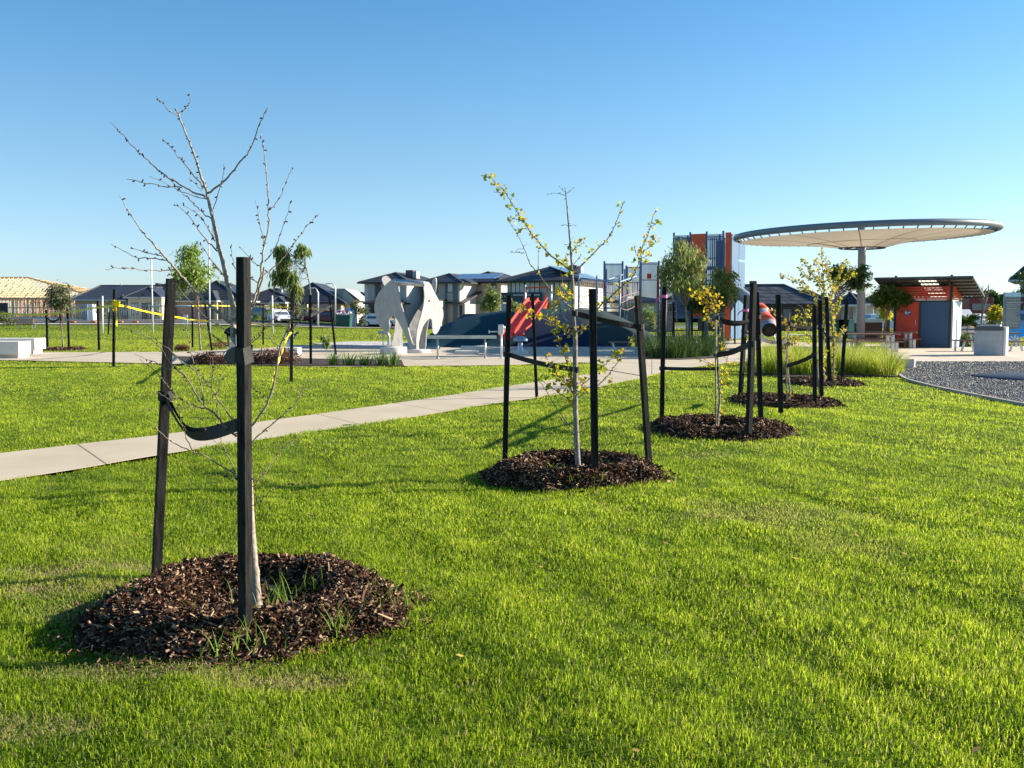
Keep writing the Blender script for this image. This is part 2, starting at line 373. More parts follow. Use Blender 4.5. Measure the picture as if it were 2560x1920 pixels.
def pavemat(name, c1, c2, joint=None, speck=0.0, sp_scale=120):
    m = M(name, c1, 0.9, col2=c2, scale=0.9, bump=0.12, bscale=60, detail=6, spec=0.2); n = m.node_tree; p = n.nodes['Principled BSDF']
    tc = [x for x in n.nodes if x.type == 'TEX_COORD'][0]; base = p.inputs['Base Color'].links[0].from_socket
    if speck:
        v = n.nodes.new('ShaderNodeTexVoronoi'); v.inputs['Scale'].default_value = sp_scale; n.links.new(tc.outputs['Object'], v.inputs['Vector'])
        mx = n.nodes.new('ShaderNodeMix'); mx.data_type = 'RGBA'; mx.blend_type = 'MULTIPLY'; mx.inputs[0].default_value = speck
        n.links.new(base, mx.inputs[6]); n.links.new(v.outputs['Color'], mx.inputs[7])
        g = n.nodes.new('ShaderNodeHueSaturation'); g.inputs['Saturation'].default_value = 0.6; g.inputs['Value'].default_value = 1.5
        n.links.new(mx.outputs[2], g.inputs['Color']); base = g.outputs[0]; n.links.new(base, p.inputs['Base Color'])
    if joint:
        br = n.nodes.new('ShaderNodeTexBrick'); mp = n.nodes.new('ShaderNodeMapping'); mp.inputs['Rotation'].default_value = (0, 0, joint[2])
        n.links.new(tc.outputs['Object'], mp.inputs[0]); n.links.new(mp.outputs[0], br.inputs[0]); br.offset = 0
        br.inputs['Color1'].default_value = (1, 1, 1, 1); br.inputs['Color2'].default_value = (0.93, 0.93, 0.93, 1); br.inputs['Mortar'].default_value = (0.35, 0.33, 0.3, 1)
        br.inputs['Scale'].default_value = 1; br.inputs['Brick Width'].default_value = joint[0]; br.inputs['Row Height'].default_value = joint[1]; br.inputs['Mortar Size'].default_value = 0.012
        mx = n.nodes.new('ShaderNodeMix'); mx.data_type = 'RGBA'; mx.blend_type = 'MULTIPLY'; mx.inputs[0].default_value = 1
        n.links.new(base, mx.inputs[6]); n.links.new(br.outputs[0], mx.inputs[7]); n.links.new(mx.outputs[2], p.inputs['Base Color'])
    return m
sheet('path', path_poly, 0.006, pavemat('path_concrete', (0.46, 0.385, 0.275), (0.55, 0.47, 0.345), (1.9, 60, R(-32))), edge=.003)
sheet('plaza_pavement', plaza_poly, 0.019, pavemat('plaza_concrete', (0.47, 0.40, 0.29), (0.56, 0.48, 0.36), (3.2, 3.2, R(8))), edge=.003)
pic_poly = gp([(1815, 905), (1870, 905), (2200, 903.5), (2262, 908), (2560, 907.5), (3000, 908), (3000, 869), (2560, 867), (2400, 865), (2245, 865), (2060, 860), (1880, 860), (1830, 870)])
sheet('picnic_paving', pic_poly, 0.028, pavemat('aggregate_paving', (0.44, 0.33, 0.20), (0.56, 0.43, 0.27), (4, 4, R(5)), 0.35, 90), edge=0.02)
sheet('garden_bed_soil', BED_Y, 0.035, MULM, edge=0.05)
sheet('garden_bed_soil', BED_D, 0.035, MULM, edge=0.05)
sheet('garden_bed_soil', BED_L, 0.035, MULM, edge=0.05)
# splash pad (dark blue rubber) and pale pebbles behind it
RUB = M('navy_rubber', (0.012, 0.035, 0.075), 0.85, col2=(0.02, 0.055, 0.10), scale=60, spec=0.2)
sheet('splash_pad', gp([(700, 872), (1010, 874), (1100, 874), (1100, 866), (900, 863), (740, 864)]), 0.034, RUB, edge=0.03)
PEB = pavemat('pale_pebbles', (0.42, 0.38, 0.31), (0.62, 0.58, 0.50), None, 0.9, 14)
sheet('pebble_strip', gp([(820, 863), (1010, 867), (1095, 868), (1300, 873), (1665, 872), (1660, 867), (1300, 866), (1050, 858), (960, 855), (880, 855), (780, 860)]), 0.038, PEB, edge=0.03)
# far streets
ROADM = M('asphalt', (0.075, 0.075, 0.075), 0.9, col2=(0.11, 0.108, 0.105), scale=2, bump=0.2)
def strip(name, pts, z, mat, w):
    mb = MB(); pts = [Vector(p) for p in pts]
    vs = []; k = len(pts)
    for i, p in enumerate(pts):
        d = (pts[min(i + 1, k - 1)] - pts[max(i - 1, 0)]).normalized(); q = Vector((-d.y, d.x, 0)) * w / 2
        for a in (p + q, p - q): vs.append((a.x, a.y, gz(a.x, a.y) + z))
    mb.add(vs, [(2 * i, 2 * i + 1, 2 * i + 3, 2 * i + 2) for i in range(k - 1)])
    return mb.build(name, mat, kind='structure')
xs = np.linspace(-75, 40, 40)
strip('road', [(x, 112, 0) for x in xs], 0.03, ROADM, 8)
strip('footpath', [(x, 105, 0) for x in xs], 0.06, CONC, 1.6)
strip('footpath', [(x, 119, 0) for x in xs], 0.06, CONC, 1.6)
strip('road', [(33 + t * 0.40, 62 + t, 0) for t in np.linspace(0, 300, 40)], 0.03, ROADM, 7)
strip('road_marking', [(33.5 + t * 0.40, 66 + t, 0) for t in np.linspace(0, 60, 10)], 0.036, M('yellow_road_paint', (0.7, 0.42, 0.03), 0.7), 0.25)
strip('footpath', [(8, 70, 0), (20, 72, 0), (34, 75, 0)], 0.04, CONC, 1.5)

# gravel area: sheet + stones
GRM = pavemat('gravel_base', (0.10, 0.09, 0.08), (0.20, 0.18, 0.155), None, 0.8, 25)
sheet('gravel_bed', gravel_poly, 0.03, GRM, edge=0.05)
def pebbles():
    n = 130000
    x = np.random.uniform(7, 28, n); y = 14.5 + np.random.rand(n) ** 1.2 * 18.5
    ok = inpoly(x, y, gravel_poly) & (x < y * 0.62 + 1); x = x[ok]; y = y[ok]; n = len(x)
    r = np.random.uniform(0.008, 0.019, n) * (0.7 + y / 28)
    o = np.array([(1, 0, 0), (0, 1, 0), (-1, 0, 0), (0, -1, 0), (0, 0, 0.8)])
    a = np.random.rand(n) * 6.28; c = np.cos(a); s = np.sin(a); el = np.random.uniform(0.6, 1.3, n)
    V = np.zeros((n, 5, 3))
    for k in range(5):
        ox, oy, oz = o[k]; V[:, k, 0] = x + r * el * (ox * c - oy * s); V[:, k, 1] = y + r * (ox * s + oy * c); V[:, k, 2] = 0.032 + r * oz
    F = np.array([(0, 1, 4), (1, 2, 4), (2, 3, 4), (3, 0, 4)]); L = (F[None] + np.arange(n)[:, None, None] * 5).reshape(-1)
    m = leafmat('gravel_stone', [(0.05, 0.045, 0.04), (0.15, 0.135, 0.12), (0.30, 0.27, 0.23), (0.62, 0.55, 0.45)], 0.0, rough=0.8)
    ob = npmesh('gravel', V.reshape(-1, 3), L, np.arange(n * 4) * 3, np.full(n * 4, 3), [m]); tag(ob, kind='stuff', label='loose grey and tan gravel beside the picnic paving', cat='gravel')
pebbles()
# round rubber mat set in the gravel at the right edge
c = G(2545, 947, 0.0)
MB().lathe((c.x + 0.6, c.y, 0), [(0.01, 0.065), (1.55, 0.065), (1.6, 0.03), (1.6, 0.0)], 40, sy=1.0).build('rubber_mat', RUB, label='round navy rubber mat sunk in the gravel at the right edge', cat='rubber mat', loc=(c.x + 0.6, c.y, 0))
# concrete edging
ep = smoothline(gp(EDGE_PX), 5); mb = MB(); mb.ribbon([p + Vector((0, 0, 0.006)) for p in ep], 0.06, wd=(0, 0, 1), th=0.085)
mb.build('kerb_edging', M('worn_edging', (.34, .30, .24), .9, col2=(.44, .40, .33), scale=6), kind='structure')

# ------------------------------------------------------------------ grass (blades as real geometry, denser near the camera)
def grass():
    bands = [(2.9, 4.5, 9500, .0040, .038), (4.5, 7, 7500, .0046, .036), (7, 11, 4600, .0058, .034), (11, 18, 1900, .0092, .036), (18, 31, 620, .015, .036), (31, 60, 170, .026, .036), (60, 104, 30, .05, .04)]
    XS = []; YS = []; Wd = []; Ht = []
    for y0, y1, dn, w, h in bands:
        ym = (y0 + y1) / 2; half = 0.53 * y1 + 0.6; n = int(2 * half * (y1 - y0) * dn)
        x = np.random.uniform(-half, half, n); y = np.random.uniform(y0, y1, n)
        k = np.abs(x) < 0.53 * y + 0.6; x = x[k]; y = y[k]
        XS.append(x); YS.append(y); Wd.append(np.full(len(x), w)); Ht.append(np.full(len(x), h))
    x = np.concatenate(XS); y = np.concatenate(YS); w = np.concatenate(Wd); h = np.concatenate(Ht)
    ok = np.ones(len(x), bool)
    jx = x + (fbm(x * 14, y * 14, 31, 1) - 0.5) * 0.2; jy = y + (fbm(x * 14, y * 14, 37, 1) - 0.5) * 0.2
    for poly in (path_poly, plaza_poly, gravel_poly, BED_Y, BED_D, BED_L, ROAD_FRONT): ok &= ~inpoly(jx, jy, poly)
    for cx, cy, rx, ry, hh in RINGS:
        ang = np.arctan2(y - cy, x - cx); rr = np.hypot((jx - cx) / rx, (jy - cy) / ry) / (1 + ringw(ang, cx))
        ok &= (rr > 0.97) | ((rr > 0.6) & (np.random.rand(len(x)) < 0.012))
    ok &= ~((y > 36.5) & (y < 62) & (x > -5.5) & (x < 8)); ok &= ~((y > 43) & (x > -9) & (y < 47) & (x < 0))
    # turf leaning over the concrete edges
    EX = []
    for poly in (path_poly, plaza_poly):
        for i in range(len(poly)):
            a, b = poly[i], poly[(i + 1) % len(poly)]; L_ = (b - a).length
            if min(a.y, b.y) > 42 or L_ > 12: continue
            m_ = int(L_ * 190 / max(1, min(a.y, b.y) / 7)); t_ = np.random.rand(m_)
            EX.append(np.stack([a.x + (b.x - a.x) * t_ + np.random.normal(0, .035, m_), a.y + (b.y - a.y) * t_ + np.random.normal(0, .035, m_)], -1))
    EX = np.concatenate(EX); EX = EX[np.abs(EX[:, 0]) < .53 * EX[:, 1] + .6]; ins = np.zeros(len(EX), bool)
    for poly in (path_poly, plaza_poly): q_ = [((v.x), (v.y)) for v in poly]; ins |= inpoly(EX[:, 0], EX[:, 1] - .05, q_) & inpoly(EX[:, 0], EX[:, 1] + .05, q_)
    EX = EX[~ins]; kx = len(EX); wx_ = .0045 + .0006 * EX[:, 1]
    x = np.concatenate([x, EX[:, 0]]); y = np.concatenate([y, EX[:, 1]]); w = np.concatenate([w, wx_]); h = np.concatenate([h, np.full(kx, .045)]); ok = np.concatenate([ok, np.ones(kx, bool)])
    # tussocky growth: clumps thicken and lengthen the blades
    t1 = fbm(x * 5, y * 5, 11, 3); c, s = 0.327, -0.945; u = x * c + y * s; v = -x * s + y * c
    t2 = fbm(u * 0.5, v * 2.2, 21, 3)
    dry = np.clip((fbm(x * 0.9, y * 0.9, 41, 3) - 0.70) * 5, 0, 1) * 0.35
    for (dx, dy, rx, ry) in ((-2.62, 5.72, 0.38, 0.22), (-2.9, 6.05, 0.25, 0.12), (-2.4, 6.22, 0.38, 0.12), (-1.6, 4.38, 0.45, 0.13), (-2.25, 5.25, 0.25, 0.2), (-1.0, 4.25, 0.3, 0.1),  (-1.95, 3.75, .3, .1)):
        g = np.exp(-(((x - dx) / rx) ** 2 + ((y - dy) / ry) ** 2)) * (0.1 + 1.3 * fbm(x * 9, y * 9, 51, 2)); dry = np.maximum(dry, np.clip(g * 1.9 - .1, 0, 1) * (np.random.rand(len(x)) < .85))
    ok &= np.random.rand(len(x)) < (0.62 + 0.5 * t1)
    x, y, w, h, t1, t2, dry = [a[ok] for a in (x, y, w, h, t1, t2, dry)]; n = len(x)
    h = h * (0.42 + 0.55 * t1 + 0.55 * t2) * np.random.uniform(0.65, 1.3, n) * (1 - 0.45 * dry); w = w * np.random.uniform(0.7, 1.3, n)
    az = np.random.rand(n) * 2 * np.pi; lean = np.abs(np.random.normal(0, 0.6, n)) + 0.12; lean += dry * 0.5
    fx = np.cos(az + np.random.normal(0, .6, n)); fy = np.sin(az + np.random.normal(0, .6, n)); sx = -np.sin(az); sy = np.cos(az)
    z = gzn(x, y) + und(x, y) - 0.006
    near = y < 9.0
    def emit(sel, five):
        X_, Y_, Z_, W_, H_, L_ = x[sel], y[sel], z[sel], w[sel], h[sel], lean[sel]; FX, FY, SX, SY = fx[sel], fy[sel], sx[sel], sy[sel]; k = len(X_)
        nv = 5 if five else 3; V = np.zeros((k, nv, 3))
        V[:, 0] = np.stack([X_ - SX * W_ / 2, Y_ - SY * W_ / 2, Z_], -1); V[:, 1] = np.stack([X_ + SX * W_ / 2, Y_ + SY * W_ / 2, Z_], -1)
        tz = np.cos(np.minimum(L_ * 1.4, 1.35)); th = np.sin(np.minimum(L_ * 1.4, 1.35))
        tip = np.stack([X_ + FX * th * H_, Y_ + FY * th * H_, Z_ + H_ * tz], -1)
        if five:
            mz = np.cos(L_ * 0.5); mh = np.sin(np.minimum(L_ * 0.5, 1.2)); mx_ = X_ + FX * mh * H_ * .5; my_ = Y_ + FY * mh * H_ * .5
            V[:, 2] = np.stack([mx_ + SX * W_ * .38, my_ + SY * W_ * .38, Z_ + H_ * .55 * mz], -1); V[:, 3] = np.stack([mx_ - SX * W_ * .38, my_ - SY * W_ * .38, Z_ + H_ * .55 * mz], -1)
            V[:, 4] = tip
        else: V[:, 2] = tip
        return V
    Vn = emit(near, True); Vf = emit(~near, False); kn = len(Vn); kf = len(Vf)
    V = np.concatenate([Vn.reshape(-1, 3), Vf.reshape(-1, 3)])
    ln = (np.array([0, 1, 2, 3, 3, 2, 4])[None] + np.arange(kn)[:, None] * 5).ravel(); lf = (np.array([0, 1, 2])[None] + np.arange(kf)[:, None] * 3).ravel() + kn * 5
    L = np.concatenate([ln, lf]); tot = np.concatenate([np.tile([4, 3], kn), np.full(kf, 3)]); st = np.concatenate([[0], np.cumsum(tot)[:-1]])
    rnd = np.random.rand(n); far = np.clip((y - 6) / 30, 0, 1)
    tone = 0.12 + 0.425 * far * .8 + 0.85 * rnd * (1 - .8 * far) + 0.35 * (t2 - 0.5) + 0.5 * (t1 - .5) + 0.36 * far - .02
    def ex(a): return np.concatenate([np.repeat(a[near], 5), np.repeat(a[~near], 3)])
    dr = np.clip(dry * 1.0 + (np.random.rand(n) < 0.05) * 0.8, 0, 1)
    m = bpy.data.materials.new('grass_blade'); m.use_nodes = True; nn = m.node_tree; nn.nodes.clear()
    out = nn.nodes.new('ShaderNodeOutputMaterial'); p = nn.nodes.new('ShaderNodeBsdfPrincipled'); p.inputs['Roughness'].default_value = 0.55; p.inputs['Specular IOR Level'].default_value = 0.12
    a1 = nn.nodes.new('ShaderNodeAttribute'); a1.attribute_name = 'tone'; a2 = nn.nodes.new('ShaderNodeAttribute'); a2.attribute_name = 'dryness'
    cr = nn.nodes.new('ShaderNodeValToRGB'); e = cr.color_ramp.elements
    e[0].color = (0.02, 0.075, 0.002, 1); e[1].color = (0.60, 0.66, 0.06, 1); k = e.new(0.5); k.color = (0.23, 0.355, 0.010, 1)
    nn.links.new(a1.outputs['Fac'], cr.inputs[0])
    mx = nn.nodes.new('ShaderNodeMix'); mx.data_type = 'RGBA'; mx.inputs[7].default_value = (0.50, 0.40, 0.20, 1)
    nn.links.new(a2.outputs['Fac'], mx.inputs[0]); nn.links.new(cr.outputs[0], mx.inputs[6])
    t = nn.nodes.new('ShaderNodeBsdfTranslucent'); ms = nn.nodes.new('ShaderNodeMixShader'); ms.inputs[0].default_value = 0.58
    nn.links.new(mx.outputs[2], p.inputs['Base Color']); nn.links.new(mx.outputs[2], t.inputs[0]); nn.links.new(p.outputs[0], ms.inputs[1]); nn.links.new(t.outputs[0], ms.inputs[2]); nn.links.new(ms.outputs[0], out.inputs[0])
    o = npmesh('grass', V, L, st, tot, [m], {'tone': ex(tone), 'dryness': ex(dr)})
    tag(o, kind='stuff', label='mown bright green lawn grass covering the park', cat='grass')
    print('grass blades', n)
def ringw(a, seed):
    return 0.05 * np.sin(3 * a + seed * 3) + 0.035 * np.sin(5 * a + seed * 7) + 0.02 * np.sin(9 * a + seed)
ROAD_FRONT = [(-80, 103), (45, 103), (45, 130), (-80, 130)]
grass()

# ------------------------------------------------------------------ mulch rings
def ringz(rr, h):
    return h * np.clip(1 - np.abs((rr - 0.72) / 0.30) ** 2.2, 0, 1) + h * 0.02 * (rr < 0.9) * np.clip((0.9 - rr) * 4, 0, 1) + 0.004
def mulch(i, nch, label):
    cx, cy, rx, ry, h = RINGS[i]
    mb = MB(); nr, na = 22, 64; vs = []
    for a in range(nr):
        for b in range(na):
            t = 2 * PI * b / na; rr = (a + 0.01) / (nr - 1) * 1.05; k = 1 + float(ringw(np.array(t), cx)); x = cx + rx * rr * k * math.cos(t); y = cy + ry * rr * k * math.sin(t)
            z = float(ringz(np.array(rr), h)) + float(und(np.array(x), np.array(y))) * 0.5 + (float(vnoise(np.array(x * 18.0), np.array(y * 18.0), 5)) - 0.5) * 0.03 * (rr < 1) - (0.02 if rr > 1 else 0)
            vs.append((x, y, z))
    fs = [(a * na + b, a * na + (b + 1) % na, (a + 1) * na + (b + 1) % na, (a + 1) * na + b) for a in range(nr - 1) for b in range(na)]
    mb.add(vs, [tuple(reversed(f)) for f in fs], 0, True)
    n = nch; t = np.random.rand(n) * 2 * PI; rr = np.sqrt(np.random.rand(n)) * 1.03; rr = np.where(np.random.rand(n) < .03, 1.0 + np.random.rand(n) ** 2 * .22, rr); k = 1 + ringw(t, cx); x = cx + rx * rr * k * np.cos(t); y = cy + ry * rr * k * np.sin(t)
    z = ringz(rr, h) + und(x, y) * 0.5 + (vnoise(x * 18.0, y * 18.0, 5) - 0.5) * 0.03 + np.random.rand(n) * 0.022
    sc = 1 + cy / 22 if cy < 25 else 2.6
    L = np.random.gamma(3.0, 0.0085, n) * sc + 0.007; W = np.minimum(L * np.random.uniform(0.14, 0.42, n), .014 * sc); T = np.random.uniform(0.002, 0.005, n) * sc
    yaw = np.random.rand(n) * 6.28; pit = np.random.normal(0, 0.45, n); rol = np.random.normal(0, 0.5, n)
    ex_ = np.stack([np.cos(yaw) * np.cos(pit), np.sin(yaw) * np.cos(pit), np.sin(pit)], -1); up = np.stack([np.zeros(n), np.zeros(n), np.ones(n)], -1)
    ey = np.cross(up, ex_); ey /= np.linalg.norm(ey, axis=1)[:, None]; ez = np.cross(ex_, ey); ey2 = ey * np.cos(rol)[:, None] + ez * np.sin(rol)[:, None]; ez2 = np.cross(ex_, ey2)
    C = np.stack([x, y, z], -1); V = []
    for sz in (-1, 1):
        for sy_ in (-1, 1):
            for sx_ in (-1, 1):
                tp = 1 if sx_ < 0 else 0.55
                V.append(C + ex_ * (sx_ * L / 2)[:, None] + ey2 * (sy_ * W / 2 * tp)[:, None] + ez2 * (sz * T / 2)[:, None])
    V = np.stack(V, 1).reshape(-1, 3); F = [(0, 2, 3, 1), (4, 5, 7, 6), (0, 1, 5, 4), (2, 6, 7, 3), (0, 4, 6, 2), (1, 3, 7, 5)]
    b = len(mb.v); mb.v += V.tolist()
    for q in range(n):
        o = b + q * 8
        for f in F: mb.f.append((o + f[0], o + f[1], o + f[2], o + f[3]))
    mb.m += [1] * (6 * n); mb.s += [False] * (6 * n)
    return mb.build('mulch_ring', [MULM, CHIP], loc=(cx, cy, 0), label=label, cat='mulch bed', group='mulch rings around the staked young trees')
mulch(0, 24000, 'large dark bark mulch ring with a hollow centre, around the bare tree nearest the camera')
mulch(1, 13000, 'bark mulch ring under the tall ginkgo in the middle of the lawn')
mulch(2, 8000, 'bark mulch ring around the small bright yellow ginkgo beside two thin leaning stems')
mulch(3, 3500, 'bark mulch ring under the nearly leafless thin sapling, behind the yellow ginkgo')
mulch(4, 2500, 'farthest bark mulch ring on the right, in front of the yellow green tussocks')
mulch(5, 1800, 'thin bark mulch strip under the small grey green tree on the far left lawn')
# weeds on the mulch
def weeds():
    mb = MB()
    sp = [(360, 1490), (375, 1505), (300, 1540), (270, 1545), (480, 1580), (660, 1545), (690, 1520), (725, 1535), (780, 1500), (815, 1490), (890, 1510), (920, 1530), (935, 1545), (950, 1520), (905, 1560), (860, 1585), (620, 1640), (650, 1600), (560, 1660), (640, 1655), (830, 1600), (1000, 1540),
          (1300, 1200), (1290, 1185), (1270, 1190), (1370, 1205), (1390, 1210), (1520, 1190), (1540, 1200), (1560, 1180), (1600, 1195), (1495, 1225), (1340, 1160), (1440, 1225), (1620, 1195)]
    for px, py in sp:
        c = G(px, py - 18, 0.05)
        for _ in range(random.randint(9, 16)):
            mb.blade((c.x + random.gauss(0, .05), c.y + random.gauss(0, .05), 0.04 + random.uniform(0, .05)), random.uniform(0, 6.28), random.uniform(.06, .19), .006, random.uniform(.3, 1.3), 3, lean=random.uniform(.1, .7))
    mb.build('weeds', leafmat('weed_blade', [(0.10, 0.2, 0.02), (0.3, 0.42, 0.05)], 0.5), kind='stuff', label='grass weeds sprouting out of the bark mulch', cat='weeds')
weeds()
def litter():
    mb = MB()
    spots = [(150, 941), (140, 944), (165, 943), (172, 946), (135, 942), (158, 946), (1310, 1890), (760, 1735), (1590, 1880), (1150, 1640), (2440, 1875), (2060, 1330), (2220, 1315), (1860, 1235), (1990, 1390), (2340, 1290), (1780, 1345), (2520, 1400), (1500, 1260), (1400, 1290), (690, 1140), (600, 1085), (130, 1095), (820, 1060), (2480, 1330), (2100, 1440)]
    for k in range(90): spots.append((random.uniform(1300, 2550), random.uniform(1010, 1500)))
    for px, py in spots:
        c = G(px, py, 0.03); c.z = 0.03 + random.uniform(0, .015); a = random.uniform(0, 6.28); r = random.uniform(.012, .028); u = Vector((math.cos(a), math.sin(a), random.uniform(-.2, .5))) * r; v = Vector((-math.sin(a), math.cos(a), random.uniform(-.3, .3))) * r * .6
        mb.add([c - u, c + v, c + u, c - v], [(0, 1, 2, 3)])
    mb.build('fallen_leaves', leafmat('fallen_leaf', [(0.35, 0.18, 0.05), (0.5, 0.38, 0.06), (0.12, 0.06, 0.03)], 0.2), kind='stuff', label='small brown and yellow fallen leaves scattered on the lawn', cat='leaves')
litter()
# ------------------------------------------------------------------ stakes, ties
def stake(b, t, w, rot, label, Y=None, lean=0.0, ribbon=None, group='black hardwood tree stakes'):
    A = G(*b) if Y is None else U(b[0], b[1], Y); B = U(t[0], t[1], A.y + lean)
    A = A - (B - A).normalized() * 0.08
    mb = MB(); pts = [A + (B - A) * k / 8 for k in range(9)]; d = (B - A).normalized()
    sx = Vector((math.cos(rot), math.sin(rot), 0)); sx = (sx - d * sx.dot(d)).normalized(); sy = d.cross(sx); vs = []
    random.seed(int(b[0] * 7 + b[1]))
    bow = random.uniform(-.004, .004)
    for i, p in enumerate(pts):
        q = p + sx * bow * math.sin(i / 8 * PI)
        k = 1 + random.uniform(-.03, .03); c = 0.12 if i == 8 else 0.09
        for u, v in ((-1, -1 + c), (-1 + c, -1), (1 - c, -1), (1, -1 + c), (1, 1 - c), (1 - c, 1), (-1 + c, 1), (-1, 1 - c)): vs.append(q + sx * u * w / 2 * k + sy * v * w / 2 * k)
    fs = [(i * 8 + j, i * 8 + (j + 1) % 8, i * 8 + 8 + (j + 1) % 8, i * 8 + 8 + j) for i in range(8) for j in range(8)] + [tuple(range(64, 72)), tuple(reversed(range(8)))]
    mb.add(vs, fs); o = mb.build('tree_stake', BLK, loc=tuple(A), label=label, cat='tree stake', group=group)
    if ribbon:
        k = ribbon; c = A + (B - A) * k; r = MB(); r.ribbon([c + Vector((math.cos(a) * w * .78, math.sin(a) * w * .78, random.uniform(-.004, .004))) for a in np.linspace(0, 2 * PI, 13)], 0.045, th=0.003)
        r.ribbon([c + Vector((-w * .75, -w * .3, 0)), c + Vector((-w * 1.6, -w * .4, -.03)), c + Vector((-w * 2.1, -w * .3, -.09))], 0.02, th=0.003)
        r.build('pink_ribbon', PINK, loc=tuple(c), label='pink flagging ribbon tied round the ' + ('stake on the near left of the yellow ginkgo' if b[0] < 1700 else 'stake behind the yellow ginkgo, beside the tallest stake'), cat='ribbon')
    return A, B
def on(s, py):
    """point on a stake at picture row py"""
    A, B = s
    lo, hi = 0, 1
    pa = proj(A)[1]; pb = proj(B)[1]; k = (py - pa) / (pb - pa); return A + (B - A) * k
def proj(p):
    q = Vector(p) - Vector((0, 0, CH)); z = q.y * math.cos(PITCH) - q.z * math.sin(PITCH); u = q.y * math.sin(PITCH) + q.z * math.cos(PITCH)
    return 1280 + q.x / z * FPX, 960 - u / z * FPX
def tie(a, b, w, label, sag=0.03, wrapA=0.05, wrapB=0.03, mid=None, twist=0.5, strands=2):
    mb = MB(); a = Vector(a); b = Vector(b)
    for k in range(strands):
        off = (k - (strands - 1) / 2) * 0.03
        pts = []; tw = []
        for i in range(15):
            t = i / 14; p = a.lerp(b, t); p = p + Vector((0, off * math.sin(PI * t) + 0.012 * (k - .5), -sag * (1 + .25 * k) * 4 * t * (1 - t))); pts.append(p); tw.append(twist * math.sin(PI * t) * (0.5 + 0.5 * k))
        if mid: pts = smoothline([a] + [Vector(q) for q in mid] + [b], 8); pts = [p + Vector((0, off, off * .6)) for p in pts]; tw = [twist * math.sin(i / len(pts) * PI * 1.3) for i in range(len(pts))]
        mb.ribbon(pts, w, tw=tw, th=0.003)
    for c, r in ((a, wrapA), (b, wrapB)):
        if r: mb.ribbon([c + Vector((math.cos(q) * r, math.sin(q) * r, 0)) for q in np.linspace(0, 2 * PI, 15)], w * 1.05, th=0.004)
    return mb.build('tree_tie', STRAP, loc=tuple(a), label=label, cat='tree tie', group='black webbing ties between stakes and trunks')

S1 = stake((613, 1623), (608, 643), 0.050, R(62), 'tall black stake right in front of the bare tree trunk, standing on the mulch')
S2 = stake((391, 1440), (428, 697), 0.054, R(30), 'black stake leaning right at the left rim of the nearest mulch ring')
S3 = stake((1262.5, 1158), (1272.5, 739), 0.052, R(8), 'stake at the left rim of the tall ginkgo mulch ring')
S4 = stake((1342, 994), (1331, 734), 0.055, R(5), 'thin looking stake standing alone at the path edge, behind the tall ginkgo')
S5 = stake((1488, 1211.6), (1481, 722), 0.062, R(5), 'thick stake in front of and right of the tall ginkgo trunk')
S6 = stake((1624, 1180), (1593.7, 739), 0.054, R(22), 'stake leaning left at the right rim of the tall ginkgo mulch ring')
S7 = stake((1654.4, 1055), (1660.8, 716), 0.058, R(5), 'stake with a pink ribbon at the left of the small yellow ginkgo', ribbon=.93)
S8 = stake((1871, 1096), (1884, 709), 0.066, R(28), 'tallest and nearest stake right of the small yellow ginkgo')
S9 = stake((1902.5, 1063), (1891, 730), 0.058, R(10), 'stake crossing behind the tallest stake right of the yellow ginkgo')
S10 = stake((1850.6, 996), (1866, 738), 0.072, R(35), 'stake with a pink ribbon behind the pair right of the yellow ginkgo', ribbon=.86)
S11 = stake((1952, 1034), (1945, 737), 0.066, R(8), 'straight stake standing on the grass in front of the thin leafless sapling')
S12 = stake((2037, 1015), (2036, 765), 0.058, R(8), 'shortest stake right of the thin leafless sapling, at the mulch rim')
S13 = stake((2054, 998), (2050, 750), 0.062, R(8), 'stake behind the shortest one, right of the thin leafless sapling')
S14 = stake((2074.7, 963), (2066, 742), 0.064, R(10), 'stake at the front of the farthest mulch ring, left of its leaning partner')
S15 = stake((2104.6, 951.6), (2117, 749), 0.064, R(12), 'stake leaning right at the back of the farthest mulch ring')
# garden bed stakes in front of the tower
for b, t, w, l in (((1683.5, 868), (1684, 757), .09, 'leftmost short stake in the dark grass bed before the climbing net'), ((1730, 870), (1729, 748), .09, 'second stake in the dark grass bed, under the bushy gum'),
                   ((1758, 862), (1758, 761), .075, 'third stake in the dark grass bed, right of the bushy gum trunk'), ((1837, 861), (1837, 738), .07, 'lone dark stake on the paving before the blue tower panel')):
    stake(b, t, w, 0.1, l)
# left lawn
S20 = stake((119, 871), (116, 775), .085, 0.1, 'left stake of the small grey green tree on the far left lawn')
S21 = stake((172.5, 870), (169.5, 772), .085, 0.1, 'right stake of the small grey green tree on the far left lawn')
S22 = stake((248, 875), (244.5, 752), .085, 0.1, 'plain stake between the small grey green tree and the tape stake')
S23 = stake((284, 918), (286, 723), .070, 0.12, 'stake with a yellow tape bow tied at its top')
S24 = stake((481.5, 868), (481, 758), .075, 0.12, 'stake wrapped in yellow tape beside the bright green gum')
S25 = stake((530, 877), (512, 757), .075, 0.2, 'stake leaning left, right of the bright green gum trunk')
S26 = stake((658, 862), (658, 762), .075, 0.1, 'plain lawn stake left of the short white goal post')
S27 = stake((728, 954), (730.5, 728), .072, 0.3, 'tallest black stake under the drooping gum, nearest the path')
S28 = stake((777, 912), (775.5, 737), .080, 0.2, 'stake carrying the drooping gum trunk, beside the strappy plants')
S29 = stake((840, 888), (823, 738), .080, 0.2, 'stake leaning left between the drooping gum and the elephant sculpture')
S30 = stake((270, 821), (274, 775), .10, 0.2, 'small far stake leaning right before the building fence')

